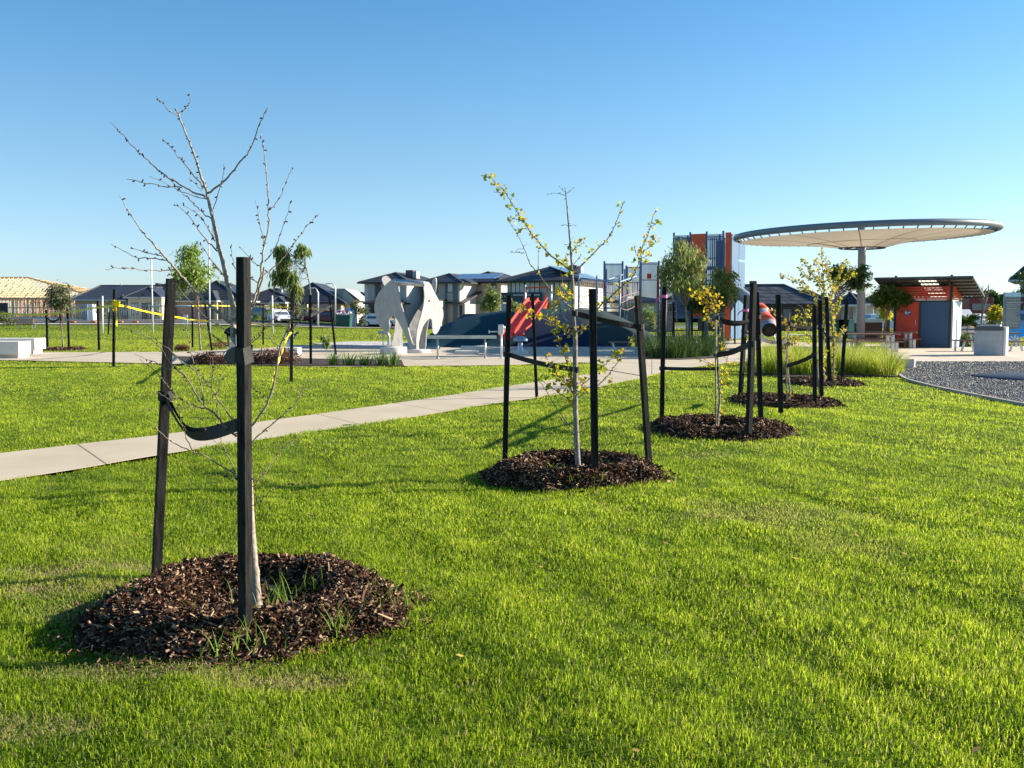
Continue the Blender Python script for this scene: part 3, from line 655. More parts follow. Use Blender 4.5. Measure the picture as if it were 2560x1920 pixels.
# ties
def TP(px, py, Y): return U(px, py, Y)
T1Y, T2Y, T3Y, T4Y, T5Y = 5.25, 9.72, 13.9, 17.9, 22.6
a = on(S2, 985) ; tie(a, TP(600, 1060, 5.18), 0.055, 'slack black tie sagging from the leaning left stake to the bare tree', mid=[TP(450, 1055, 5.75), TP(480, 1083, 5.6), TP(530, 1082, 5.4)], wrapA=.042, wrapB=.03)
def collar():
    mb = MB(); c = on(S1, 880); r = .038
    mb.ribbon([c + Vector((math.cos(q) * r, math.sin(q) * r, .012 * math.sin(q))) for q in np.linspace(R(17), R(17) + 2 * PI, 5)], .080, th=.005)
    def q(px, py, Y): return U(px, py, Y)
    # dark outer fold, from the stake back and down to the loop
    D_ = [q(592, 868, 4.76), q(594, 902, 4.76), q(580, 909, 4.85), q(560, 901, 5.0), q(557, 893, 5.02), q(566, 880, 4.95), q(580, 868, 4.85)]
    mb.prism(D_, (.003, .006, 0), 0)
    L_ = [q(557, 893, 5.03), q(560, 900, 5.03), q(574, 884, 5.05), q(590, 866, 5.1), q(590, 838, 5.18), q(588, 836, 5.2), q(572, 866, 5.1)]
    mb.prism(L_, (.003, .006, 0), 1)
    mb.ribbon(smoothline([q(590, 838, 5.2), q(582, 828, 5.3), q(572, 832, 5.32), q(571, 850, 5.3), q(572, 868, 5.2)], 5), .05, th=.004, tw=[.2] * 21)
    mb.build('tree_tie', [STRAP, M('sunlit_webbing', (.16, .17, .17), .6, col2=(.26, .26, .25), scale=30)], loc=tuple(c), label='broad black tie wrapped around the nearest stake and the bare tree fork', cat='tree tie', group='black webbing ties between stakes and trunks')  # second webbing is paler: sun sheen on the fold painted into its colour
collar()
def trunk_at(px, py, Y): return TP(px, py, Y)
tie(on(S3, 884), trunk_at(1441, 924, T2Y), .052, 'straight low tie from the left stake to the tall ginkgo trunk', sag=.02, strands=1, twist=.15, wrapA=.045, wrapB=.028)
tie(trunk_at(1437, 783, T2Y), on(S6, 816), .05, 'wide tie from the tall ginkgo trunk past the thick stake to the right stake', sag=.012, twist=.7, strands=3, wrapA=.028, wrapB=.045)
tie(on(S7, 920), trunk_at(1793, 921.5, T3Y), .05, 'level low tie from the ribboned stake to the yellow ginkgo trunk', sag=.006, twist=.2, strands=2, wrapA=.05, wrapB=.025)
tie(trunk_at(1790, 888, T3Y), on(S8, 857), .055, 'low sagging tie from the yellow ginkgo to the tallest stake', mid=[trunk_at(1830, 880, 13.5)], wrapA=.03, wrapB=.055, strands=2)
tie(trunk_at(1794, 795, T3Y), on(S9, 792), .05, 'upper sagging tie between the yellow ginkgo and the crossing stakes', sag=.07, twist=.6, strands=3, wrapA=.025, wrapB=.05)
tie(on(S10, 827), on(S8, 836), .05, 'short tie stub on the stake behind the pair right of the yellow ginkgo', sag=.01, wrapA=.055, wrapB=.0, strands=1)
tie(on(S9, 842), trunk_at(1968, 853, T4Y), .06, 'long tie from the crossing stakes past the straight stake to the leafless sapling', sag=.05, strands=1, wrapA=.05, wrapB=.025)
tie(trunk_at(1968, 914, T4Y), on(S12, 886), .07, 'low tie rising from the leafless sapling to the shortest stake', sag=.02, strands=1, wrapA=.03, wrapB=.05)
tie(trunk_at(1974, 809, T4Y), on(S13, 815), .06, 'upper tie from the leafless sapling to the right hand stakes', sag=.05, twist=.9, strands=2, wrapA=.025, wrapB=.05)
tie(trunk_at(2058, 842, T5Y), on(S15, 822), .10, 'wide tie between the farthest ginkgo and its leaning stake', sag=.10, twist=1.0, strands=2, wrapA=.03, wrapB=.05)
tie(trunk_at(2058, 825, T5Y), on(S14, 835), .08, 'short tie between the farthest ginkgo and its front stake', sag=.05, strands=1, wrapA=.03, wrapB=.05)
tie(on(S20, 793), trunk_at(152, 790, 44.2), .09, 'left sagging tie of the small grey green tree', sag=.22, strands=1, wrapA=.07, wrapB=.05)
tie(trunk_at(152, 798, 44.2), on(S21, 800), .09, 'right tie of the small grey green tree', sag=.03, strands=1, wrapA=.05, wrapB=.07)
tie(on(S28, 788), on(S29, 765), .10, 'tie stretched between the two stakes of the drooping gum', sag=.03, strands=2, wrapA=.06, wrapB=.06)

# ------------------------------------------------------------------ young trees traced limb by limb
BUD = M('dark_bud', (0.05, 0.02, 0.018), .7, col2=(.12, .05, .04))
class Tree:
    def __init__(s, Y, T, scale, ox, oy):
        s.Y = Y; s.mats = [0, 1, 2]; s.mb = MB(); s.smp = []; s.spots = []; s.set(scale, ox, oy)
    def set(s, k, ox, oy): s.k = k; s.ox = ox; s.oy = oy
    def px(s, p): return (s.ox + p[0] / s.k, s.oy + p[1] / s.k)
    def br(s, pts, r0, r1, dy=None, leaves=0, buds=True, m=0, n=6, y0=None):
        P = [s.px(p) for p in pts]
        if y0 is None:
            if s.smp:
                q = min(s.smp, key=lambda w: (w[0] - P[0][0]) ** 2 + (w[1] - P[0][1]) ** 2); y0 = q[2]
            else: y0 = s.Y
        L = sum(math.hypot(P[i + 1][0] - P[i][0], P[i + 1][1] - P[i][1]) for i in range(len(P) - 1)) * s.Y / FPX
        if r0 < .007 and m == 0: m = 1
        if dy is None: dy = random.choice((-1, 1)) * random.uniform(.2, .6)
        acc = 0; W = [U(P[0][0], P[0][1], y0)]; Ys = [y0]
        for i in range(1, len(P)):
            acc += math.hypot(P[i][0] - P[i - 1][0], P[i][1] - P[i - 1][1]) * s.Y / FPX; Ys.append(y0 + dy * acc); W.append(U(P[i][0], P[i][1], Ys[-1]))
        S = smoothline(W, 5); k = len(S)
        j = 0.0022 * (1 if r0 < .012 else .5)
        S = [p if i in (0, k - 1) else p + Vector((random.gauss(0, j), random.gauss(0, j), random.gauss(0, j))) for i, p in enumerate(S)]
        rs = [r0 + (r1 - r0) * (i / (k - 1)) ** 0.8 for i in range(k)]
        s.mb.tube(S, rs, n, m)
        for i in range(len(S)):
            a, b = proj(S[i]); s.smp.append((a, b, S[i].y))
        # spurs and buds
        if buds:
            for i in range(1, k - 1):
                seg = (S[i + 1] - S[i]).length; cnt = seg / (0.019 if leaves > .1 else 0.05)
                for _ in range(int(cnt) + (random.random() < cnt % 1)):
                    p = S[i].lerp(S[i + 1], random.random()); d = Vector((random.gauss(0, 1), random.gauss(0, 1), random.gauss(.3, 1))).normalized()
                    l = random.uniform(.006, .016); s.mb.tube([p, p + d * l, p + d * (l + .005)], [.0030, .0042, .0015], 5, 2 if len(s.mats) > 2 else 1)
                    if leaves and random.random() < leaves * 1.7: s.spots.append((p + d * l, d))
                    elif random.random() < 0.0: pass
        return S
def fan_leaves(tr, size=.042, per=(1, 4)):
    lf = MB()
    for p, d in tr.spots:
        for _ in range(random.randint(*per)):
            dd = (d + Vector((random.gauss(0, .7), random.gauss(0, .7), random.gauss(0, .7)))).normalized(); st = p + dd * random.uniform(.008, .03)
            u = dd; v = u.cross(Vector((random.gauss(0, 1), random.gauss(0, 1), random.gauss(0, 1)))).normalized(); w = u.cross(v); sz = size * random.uniform(.6, 1.2)
            c = random.uniform(-.25, .25) * sz
            lf.add([st, st + u * sz * .75 - v * sz * .62 + w * c, st + u * sz * .98 - v * sz * .22, st + u * sz * .86 + w * c * .5, st + u * sz * .98 + v * sz * .24, st + u * sz * .72 + v * sz * .62 + w * c], [(0, 1, 2, 3), (0, 3, 4, 5)])
    return lf

# tree 1 : bare, nearest
random.seed(11)
root = thing('bare_tree', 'leafless young tree with pale bark and many budded twigs, nearest the camera', 'tree', tuple(U(645, 1548, T1Y)))
t = Tree(T1Y, root, 1, 0, 0)
t.br([(646, 1550), (644, 1520), (640, 1470), (634, 1400), (628, 1330), (624, 1250), (619, 1150), (612, 1050), (600, 940), (590, 870), (583, 833), (584, 800), (585, 790)], .027, .0145, dy=.02, n=10, buds=False, y0=T1Y)
t.br([(648, 1556), (647, 1540), (643, 1505)], .037, .029, dy=0, n=10, buds=False, y0=T1Y)
t.set(2.370, 200, 200)
t.br([(912, 1400), (903, 1330), (885, 1250), (868, 1180), (850, 1090), (820, 980), (795, 860), (778, 780), (760, 710), (745, 640), (718, 575), (690, 480), (660, 400), (620, 300), (582, 205), (565, 170)], .0155, .003, dy=.04, n=8)
t.br([(582, 215), (520, 175), (490, 135), (453, 97)], .003, .0012)
t.br([(585, 203), (635, 155), (658, 115), (653, 80)], .003, .0012)
t.br([(755, 670), (820, 630), (880, 575), (935, 500), (1000, 425), (1050, 300), (1085, 220), (1111, 162)], .006, .002)
t.br([(740, 640), (715, 610), (620, 500), (560, 425), (487, 347)], .005, .0018)
t.br([(740, 690), (650, 650), (560, 600), (470, 540), (400, 470), (340, 420), (270, 345), (215, 285), (177, 248)], .0055, .0014)
t.br([(605, 637), (500, 630), (400, 613), (320, 596), (275, 585)], .003, .0012)
t.br([(755, 705), (700, 693), (600, 660), (520, 620), (412, 570)], .004, .0013)
t.br([(775, 820), (720, 780), (650, 710), (590, 650), (510, 565)], .004, .0013)
t.br([(790, 765), (825, 655), (850, 560), (850, 500)], .003, .0012)
t.br([(795, 950), (740, 850), (690, 790), (610, 745)], .004, .0013)
t.br([(815, 1015), (750, 950), (690, 870), (640, 800), (590, 755), (555, 738)], .004, .0014)
t.br([(720, 660), (690, 620), (645, 578)], .002, .0011)
t.br([(850, 1155), (790, 1080), (740, 1010), (690, 955)], .0035, .0013)
t.br([(860, 1170), (830, 1140), (800, 1100)], .0025, .0012)
t.br([(800, 955), (785, 900), (785, 875)], .003, .0015)
t.br([(885, 1440), (830, 1385), (760, 1325), (690, 1260), (600, 1160), (540, 1090), (480, 1025), (420, 955), (370, 900), (330, 840), (285, 770), (233, 688)], .010, .0014, dy=-.15, n=8)
t.br([(515, 1068), (400, 1055), (320, 1045), (240, 1000), (185, 975)], .0032, .0012)
t.br([(485, 1045), (400, 1025), (350, 1010), (300, 998)], .0026, .0012)
t.br([(555, 1122), (450, 1128), (350, 1125), (250, 1115), (150, 1122)], .0032, .0011)
t.br([(600, 1195), (540, 1200), (450, 1225), (385, 1260), (330, 1303)], .003, .0012)
t.br([(885, 1500), (820, 1455), (740, 1400), (640, 1300), (565, 1200)], .0038, .0012)
t.br([(870, 1575), (800, 1520), (720, 1450), (650, 1415), (600, 1370)], .003, .0012)
t.br([(912, 1450), (960, 1400), (1010, 1350), (1030, 1290), (1060, 1200), (1075, 1110), (1085, 1010), (1110, 900), (1120, 780), (1110, 640), (1100, 500), (1085, 390), (1070, 310)], .010, .0014, dy=.12, n=8)
t.br([(1125, 770), (1180, 700), (1215, 620), (1245, 550), (1262, 518)], .003, .0012)
t.br([(1090, 1000), (1075, 900), (1055, 780), (1038, 712)], .003, .0012)
t.br([(1095, 1075), (1150, 1010), (1185, 920), (1220, 820), (1247, 725)], .0032, .0012)
t.br([(1075, 1165), (1150, 1110), (1200, 1060), (1290, 940), (1350, 860), (1420, 790)], .0042, .0013)
t.br([(1080, 1110), (1030, 1080), (1000, 1040), (940, 985)], .003, .0012)
t.br([(1000, 1365), (1040, 1310), (1065, 1220), (1080, 1170), (1090, 1110)], .006, .004)
t.br([(1050, 1200), (1010, 1175), (960, 1150)], .003, .0014)
t.br([(920, 1120), (900, 1040), (895, 970)], .0025, .0012)
t.set(1.8035, 200, 800)
t.br([(763, 490), (830, 400), (875, 290), (890, 190), (905, 110), (945, 20)], .0075, .005, dy=-.2)
t.set(5.027, 400, 640)
t.br([(1590, 960), (1660, 740), (1710, 600), (1760, 510)], .005, .003)
t.br([(1510, 1155), (1410, 1050), (1300, 900), (1200, 770)], .0032, .0013)
t.br([(1570, 980), (1700, 880), (1800, 750), (1920, 640)], .003, .0012)
t.br([(1130, 1110), (1220, 1040), (1300, 950), (1400, 820), (1560, 660)], .0032, .0013)
t.br([(1130, 1070), (1185, 1020)], .002, .001)
t.set(1.8035, 200, 800)
t.br([(765, 558), (820, 510), (900, 440), (960, 390), (1000, 320), (1013, 290)], .0052, .0018, dy=.2)
t.br([(768, 762), (820, 710), (880, 620), (940, 560), (995, 512)], .0042, .0014)
t.br([(785, 740), (800, 690), (822, 660)], .002, .001)
t.br([(768, 842), (830, 800), (860, 770), (930, 745), (1045, 733)], .0026, .001)
t.br([(705, 722), (690, 690), (620, 650), (560, 610), (500, 590), (400, 540), (350, 490), (315, 450)], .005, .0016, dy=-.3)
t.br([(700, 695), (670, 620), (650, 580), (635, 540), (625, 430), (615, 370), (625, 300)], .004, .0014)
t.br([(640, 580), (600, 540), (560, 480)], .002, .001)
t.br([(705, 735), (680, 715), (645, 700)], .0025, .001)
t.br([(505, 585), (480, 530), (455, 450), (435, 370), (415, 320)], .003, .0014)
t.br([(705, 525), (650, 475), (590, 410), (520, 390), (460, 360), (420, 330), (350, 240), (270, 175)], .0058, .0016, dy=-.25)
t.br([(590, 412), (540, 360), (480, 260), (415, 200), (350, 110), (300, 75), (228, 45)], .005, .002, dy=-.2)
t.br([(560, 385), (545, 290), (510, 180), (490, 90), (470, 0)], .0042, .0015)
t.br([(480, 262), (420, 215), (370, 205)], .003, .0012)
t.br([(415, 225), (330, 190), (245, 152)], .003, .0012)
t.br([(690, 455), (640, 380), (580, 290), (520, 230), (450, 180), (400, 130), (345, 92)], .0045, .0014)
t.br([(580, 375), (600, 340), (625, 320), (640, 240)], .003, .001)
t.br([(625, 275), (675, 252)], .002, .001)
t.br([(595, 280), (600, 215), (595, 150)], .0025, .001)
t.br([(605, 270), (590, 200), (575, 140)], .0025, .001)
t.br([(840, 370), (800, 320), (770, 280)], .002, .001)
t.br([(420, 375), (380, 345), (335, 320)], .0022, .001)
t.br([(600, 445), (540, 440), (500, 440)], .0022, .001)
t.mb.build('branches', [BARK, TWIG, BUD], root)

# tree 2 : ginkgo with green-yellow leaves
random.seed(12)
root = thing('ginkgo_tree', 'tall young ginkgo with sparse green and yellow leaves in the middle of the lawn', 'tree', tuple(U(1446, 1190, T2Y)))
t = Tree(T2Y, root, 1, 0, 0)
t.br([(1446, 1196), (1445, 1170), (1441, 1100), (1439, 1031), (1438, 950), (1438, 860), (1437.5, 830)], .031, .022, dy=0, n=10, buds=False, y0=T2Y)
t.set(2.963, 1160, 400)
t.br([(822, 1275), (815, 1180), (808, 1080), (805, 900), (800, 830), (790, 650), (775, 480), (762, 330), (755, 260), (748, 200)], .021, .003, dy=0, n=8, leaves=.08)
B2 = [([(800, 835), (740, 780), (660, 720), (600, 660), (540, 590), (500, 545), (460, 480), (440, 450), (380, 360), (330, 280), (290, 220), (240, 170), (190, 130), (125, 112)], .010, .002, .42),
 ([(455, 455), (400, 440), (340, 430)], .003, .0015, .5), ([(470, 510), (420, 510), (375, 520)], .003, .0015, .4), ([(290, 250), (255, 240), (217, 235)], .003, .0015, 0),
 ([(800, 1240), (740, 1160), (690, 1060), (650, 980), (600, 910), (550, 840), (490, 770), (460, 690), (420, 600), (380, 530), (325, 435)], .010, .002, .02),
 ([(450, 690), (390, 685), (330, 682)], .003, .0014, 0), ([(440, 660), (400, 662), (380, 675)], .0025, .0014, 0), ([(548, 830), (550, 740), (550, 640)], .004, .0014, .05), ([(440, 640), (470, 620)], .002, .001, 0),
 ([(805, 820), (870, 780), (930, 720), (1000, 650), (1060, 590), (1100, 520), (1130, 450), (1165, 360), (1190, 300)], .009, .002, .22),
 ([(795, 790), (840, 740), (870, 700)], .004, .002, 0), ([(800, 670), (840, 640), (890, 610)], .003, .0014, .5), ([(785, 650), (755, 635)], .002, .001, 0),
 ([(755, 250), (790, 225), (820, 197)], .003, .0014, 0), ([(750, 265), (690, 245), (613, 255)], .003, .0014, 0), ([(750, 240), (700, 190)], .0025, .0014, 0),
 ([(778, 490), (740, 480), (710, 485)], .0025, .0012, 0), ([(780, 490), (805, 482), (835, 482)], .0025, .0012, 0),
 ([(835, 1275), (890, 1240), (950, 1160), (1010, 1080), (1100, 1000), (1190, 920), (1240, 880), (1280, 800), (1300, 740), (1320, 650), (1360, 560), (1400, 420), (1425, 378)], .011, .002, .18),
 ([(1300, 730), (1340, 715), (1380, 690)], .003, .0015, .7), ([(1305, 690), (1370, 650), (1425, 600)], .003, .0015, .8), ([(1300, 740), (1270, 680), (1265, 640)], .003, .0015, .7), ([(1345, 600), (1330, 560)], .003, .0015, .8), ([(1380, 500), (1425, 470)], .003, .0015, .8),
 ([(820, 1310), (760, 1270), (700, 1240), (650, 1200), (560, 1170), (500, 1150), (430, 1110), (390, 1100)], .008, .002, .75),
 ([(700, 1240), (680, 1190), (660, 1140)], .003, .0015, .8), ([(770, 1520), (735, 1420), (700, 1340), (680, 1240)], .006, .002, .55), ([(720, 1400), (760, 1360)], .003, .0015, .8),
 ([(800, 1180), (760, 1100), (740, 980), (715, 800)], .005, .002, .1), ([(690, 1050), (750, 1015), (745, 960), (690, 980)], .004, .002, .8), ([(770, 1030), (800, 1000), (750, 985)], .003, .002, .8), ([(700, 1060), (650, 1110)], .003, .002, .6), ([(835, 1280), (900, 1245)], .003, .002, .9), ([(800, 820), (770, 840), (760, 850)], .003, .002, .8), ([(780, 700), (750, 705)], .003, .002, .8), ([(815, 1120), (770, 1080), (750, 1080)], .004, .002, .8)]
for p, a, b, l in B2: t.br(p, a, b, leaves=l, dy=random.uniform(-.35, .35))
t.set(4.096, 1160, 860)
for p, a, b, l in [([(1115, 590), (1000, 520), (900, 450), (830, 400), (760, 350)], .006, .0018, .3), ([(1120, 500), (1040, 400), (960, 320), (890, 220), (830, 120)], .006, .002, .5), ([(1130, 490), (1150, 400), (1100, 320), (1100, 200)], .006, .002, .8), ([(1120, 510), (1060, 420), (1040, 300)], .005, .002, .8),
                   ([(1150, 450), (1270, 370), (1390, 250), (1530, 140)], .006, .002, .35), ([(1160, 560), (1270, 480), (1400, 400), (1530, 250), (1600, 140), (1680, 0), (1740, -100)], .008, .002, .2), ([(1590, 150), (1540, 100), (1500, 60)], .003, .0015, .6), ([(1600, 130), (1660, 90)], .003, .0015, .3),
                   ([(1130, 950), (1060, 850), (950, 720)], .006, .003, 0), ([(1125, 880), (1040, 780), (940, 650), (840, 480), (740, 350), (660, 315), (600, 298)], .006, .0015, .02), ([(1175, 870), (1240, 800), (1290, 740), (1400, 520), (1530, 385)], .004, .0012, 0), ([(1175, 910), (1220, 880), (1290, 860)], .004, .002, 0), ([(990, 480), (1000, 420)], .003, .001, .6), ([(1160, 410), (1220, 385)], .003, .001, .2)]:
    t.br(p, a, b, leaves=l, dy=random.uniform(-.35, .35))
t.mb.build('branches', [GBARK, TWIG, BUD], root)
fan_leaves(t, .041, (1, 3)).build('foliage', GKL, root)

# tree 3 : small, bright yellow
random.seed(13)
root = thing('ginkgo_tree', 'small ginkgo with bright yellow leaves at its top, tied between the ribboned and tallest stakes', 'tree', tuple(G(1793, 1062)))
t = Tree(T3Y, root, 3.95, 1600, 700)
t.br([(768, 1425), (768, 1380), (785, 1180), (775, 980), (768, 800), (755, 600), (758, 430), (735, 320), (715, 250), (690, 170), (650, 80)], .022, .004, dy=.05, n=8, leaves=.15, y0=T3Y)
for p, l in [([(735, 320), (650, 240), (580, 180), (490, 110)], .8), ([(650, 240), (600, 160), (560, 120)], .9), ([(715, 260), (760, 200), (790, 130)], .8), ([(700, 200), (655, 150), (640, 70)], .9), ([(700, 210), (730, 130), (690, 80)], .8), ([(745, 360), (700, 330), (640, 300)], .8), ([(758, 430), (700, 400), (640, 370)], .8), ([(750, 330), (790, 270), (770, 200)], .5),
             ([(785, 1010), (850, 950), (900, 900), (930, 820)], .3), ([(788, 960), (840, 870), (870, 770)], .3), ([(778, 860), (700, 830), (640, 810), (560, 770)], .3), ([(760, 700), (800, 650), (830, 620)], .8), ([(785, 1050), (860, 1040), (930, 1100)], .15), ([(775, 720), (820, 700)], .7)]:
    t.br(p, .005, .002, leaves=l)
t.mb.build('branches', [GBARK, TWIG, BUD], root)
fan_leaves(t, .042, (1, 2)).build('foliage', GKY, root)
# support rod
def rod(px0, py0, px1, py1, Y, label, m=GBARK):
    a = U(px0, py0, Y); b = U(px1, py1, Y); MB().tube([a, (a + b) / 2, b], .011, 6).build('support_rod', m, loc=tuple(a), label=label, cat='garden stake')
rod(1790, 1074, 1789, 800, 13.75, 'thin grey rod planted beside the yellow ginkgo trunk')
rod(1966.5, 1002, 1966, 842, 17.8, 'thin grey rod planted beside the leafless sapling')
# tree 4 : nearly bare sapling
random.seed(14)
root = thing('sapling', 'thin nearly leafless sapling with a few brown leaves, behind the yellow ginkgo', 'tree', tuple(G(1971, 1001)))
t = Tree(T4Y, root, 3.95, 1600, 700)
t.br([(1465, 1200), (1480, 1100), (1460, 900), (1455, 700), (1470, 430), (1478, 330)], .022, .006, dy=0, n=8, leaves=.1, y0=T4Y)
for p, l in [([(1460, 650), (1520, 600), (1545, 570)], .5), ([(1465, 480), (1400, 400), (1340, 330), (1310, 300)], .5), ([(1460, 700), (1400, 640), (1390, 560)], .5), ([(1465, 520), (1530, 440)], .3), ([(1455, 600), (1430, 560)], .7), ([(1460, 740), (1430, 700)], .8)]:
    t.br(p, .005, .002, leaves=l)
t.mb.build('branches', [BARK, TWIG, BUD], root); fan_leaves(t, .06, (1, 3)).build('foliage', leafmat('brown_leaf', [(0.4, 0.22, 0.04), (0.6, 0.45, 0.06), (0.35, 0.12, 0.04)], .4), root)
# tree 5 : two stems, yellow green crown
random.seed(15)
root = thing('ginkgo_tree', 'yellow green ginkgo with a spreading top, in front of the shade canopy column', 'tree', tuple(G(2060, 955)))
t = Tree(T5Y, root, 1, 0, 0)
t.br([(2060, 960), (2057, 900), (2058, 850), (2062, 800), (2061, 750), (2058, 690), (2055, 650), (2053, 625)], .028, .005, dy=0, n=8, leaves=.5, y0=T5Y)
t.br([(2084, 955), (2084, 900), (2085, 850), (2078, 780), (2082, 730), (2095, 690), (2110, 672)], .022, .006, dy=.1, n=8, leaves=.5, y0=T5Y + .4)
for p, l in [([(2060, 800), (2050, 765), (2036, 743), (2012, 716), (1990, 702), (1950, 690)], .95), ([(2061, 745), (2035, 690), (2018, 665), (2003, 648)], .95), ([(2040, 700), (2010, 690), (1998, 670)], .95), ([(2062, 770), (2080, 735), (2110, 700), (2138, 690)], .95), ([(2058, 690), (2070, 660), (2050, 640)], .95), ([(2085, 735), (2070, 700), (2075, 670)], .95),
             ([(2110, 700), (2125, 680), (2138, 672)], .95), ([(2060, 720), (2045, 680), (2040, 650)], .95), ([(2078, 800), (2095, 770), (2100, 745)], .8), ([(2062, 780), (2030, 770), (2010, 775)], .7), ([(2020, 725), (1995, 725)], .9), ([(2085, 860), (2100, 840), (2110, 815)], .4), ([(2085, 880), (2060, 860), (2045, 830), (2010, 800), (1995, 770)], .3), ([(2095, 690), (2100, 665), (2120, 655)], .95)]:
    t.br(p, .007, .003, leaves=l)
t.mb.build('branches', [GBARK, TWIG, BUD], root); fan_leaves(t, .056, (1, 3)).build('foliage', leafmat('olive_ginkgo_leaf', [(0.22, 0.26, 0.03), (0.42, 0.40, 0.04), (0.66, 0.44, 0.04)], .5), root)
# tree 5b : second bare-ish sapling
random.seed(16)
root = thing('sapling', 'slender sapling with a crooked pale stem between the straight stake and the shortest stake', 'tree', tuple(G(2046, 985)))
t = Tree(19.0, root, 3.95, 1600, 700)
t.br([(1775, 1120), (1760, 980), (1750, 830), (1735, 700), (1690, 560), (1640, 460), (1625, 330), (1600, 270), (1550, 240)], .018, .003, dy=0, n=7, leaves=.1, y0=19.0)
for p, l in [([(1640, 460), (1560, 400), (1500, 390)], .4), ([(1630, 370), (1680, 320)], .8), ([(1720, 650), (1680, 640)], .5), ([(1745, 800), (1800, 780), (1840, 700)], .3), ([(1690, 560), (1640, 540)], .4)]:
    t.br(p, .005, .002, leaves=l)
t.mb.build('branches', [BARK, TWIG, BUD], root); fan_leaves(t, .06, (1, 3)).build('foliage', GKL, root)

# ------------------------------------------------------------------ leafy trees
def leafy(name, label, trunk, Y, crowns, n, leaf, mat, r0=.04, droop=.7, cat='tree', base=None, wide=.16, limbs=8, bark=None, group=None):
    P = [U(a, b, Y) for a, b in trunk]; rt = thing(name, label, cat, tuple(P[0]), group)
    w = MB(); S = smoothline(P, 4); w.tube(S, [r0 + (r0 * .3 - r0) * i / (len(S) - 1) for i in range(len(S))], 7)
    lf = MB(); top = S[-1]; tot = sum(c[2] * c[3] for c in crowns)
    for (cx, cy, rx, ry) in crowns:
        C = U(cx, cy, Y); k = Y / FPX; RX, RZ = rx * k, ry * k; RY = RX * .9; nn = int(n * rx * ry / tot)
        cl = []
        for i in range(max(limbs, 7) * 2):
            a = random.uniform(0, 2 * PI); u = random.uniform(-1, 1); s = math.sqrt(1 - u * u); q = random.uniform(.35, .95)
            cl.append(C + Vector((RX * s * math.cos(a) * q, RY * s * math.sin(a) * q, RZ * u * q)))
        for i, c in enumerate(cl):
            if i % 2 == 0:
                j = S[int(len(S) * random.uniform(.45, .98))]; mid = j.lerp(c, .5) + Vector((0, 0, .1 * RZ)); w.tube([j, mid, c], [r0 * .3, r0 * .18, r0 * .06], 5)
        for i in range(nn):
            c = random.choice(cl); sg = .30
            p = c + Vector((random.gauss(0, RX * sg), random.gauss(0, RY * sg), random.gauss(0, RZ * sg)))
            L = leaf * random.uniform(.6, 1.3); d = Vector((random.gauss(0, 1), random.gauss(0, 1), random.gauss(0, .6) - droop * 1.6)).normalized()
            v = d.cross(Vector((random.gauss(0, 1), random.gauss(0, 1), random.gauss(0, 1)))).normalized() * L * wide; b = Vector((0, 0, -droop * L * .12))
            lf.add([p, p + d * L * .45 + v, p + d * L + b, p + d * L * .45 - v], [(0, 1, 2, 3)])
    w.build('trunk', bark or TWIG, rt); lf.build('crown', mat, rt); return rt
random.seed(21)
leafy('gum_tree', 'small grey green gum tree tied between two stakes on the far left lawn', [(158, 871), (155, 830), (152, 800), (149, 760)], 44.2, [(145, 735, 26, 28), (160, 752, 20, 18), (130, 725, 14, 14)], 1500, .17, EUD, .035)
leafy('gum_tree', 'bright green leafy gum seen behind the bare tree, beside the leaning near stake', [(502, 878), (498, 820), (494, 750), (488, 690)], 42, [(470, 665, 38, 42), (500, 690, 30, 30), (455, 700, 24, 34), (480, 630, 20, 20)], 2600, .19, EUG, .045)
leafy('weeping_gum_tree', 'drooping gum with hanging leaf bunches on a thin arched stem above three black stakes', [(776, 905), (776, 800), (776, 735), (770, 690), (764, 665), (752, 645), (735, 640)], 31, [(705, 645, 17, 26), (752, 622, 17, 15), (702, 690, 22, 20), (728, 695, 15, 22), (738, 722, 16, 22), (700, 625, 14, 16)], 1900, .2, EUC, .028, droop=1.3, wide=.12)
leafy('gum_tree', 'hanging leafy twig beside the stake left of the elephant sculpture', [(822, 820), (812, 835), (808, 838)], 33, [(812, 845, 9, 9), (818, 858, 8, 8)], 160, .16, EUC, .01, droop=1.2)
leafy('gum_tree', 'conical young gum before the houses left of the mound crest', [(1227, 800), (1227, 760), (1228, 730)], 66, [(1228, 735, 14, 20), (1215, 755, 14, 20), (1240, 757, 14, 22), (1226, 765, 20, 16)], 1600, .22, EUC, .05, droop=.2)
leafy('gum_tree', 'large bushy gum in the dark grass bed in front of the climbing tower', [(1717, 884), (1716, 800), (1712, 740), (1705, 680)], 38.5, [(1700, 640, 34, 34), (1672, 665, 26, 34), (1730, 660, 28, 44), (1690, 705, 40, 32), (1702, 612, 18, 20), (1752, 655, 16, 24), (1740, 708, 30, 30), (1665, 700, 18, 26)], 4300, .17, EUC, .05, droop=.9, wide=.11)
leafy('gum_tree', 'dark dense shrubby tree below the yellow ginkgo top, beside the bushy gum', [(1770, 872), (1768, 800), (1770, 750)], 42, [(1765, 750, 36, 28), (1800, 745, 24, 28), (1730, 755, 26, 26), (1760, 722, 28, 16)], 3200, .17, DKL, .05, droop=.3)
leafy('gum_tree', 'pale leafed gum crown in front of the orange tower edge', [(1808, 860), (1808, 780), (1806, 720)], 46, [(1800, 690, 18, 24), (1820, 715, 26, 26), (1795, 715, 18, 20), (1830, 690, 14, 16), (1836, 728, 12, 16)], 1300, .2, EUC, .045, droop=.8)
leafy('round_crowned_tree', 'dark green feathery tree crossing the grey canopy column', [(2082, 862), (2083, 790), (2088, 745), (2096, 720)], 41, [(2120, 680, 30, 20), (2150, 690, 22, 20), (2095, 690, 20, 22), (2140, 712, 18, 14), (2160, 668, 10, 8), (2170, 712, 8, 5)], 3800, .15, DKL, .05, droop=.3)
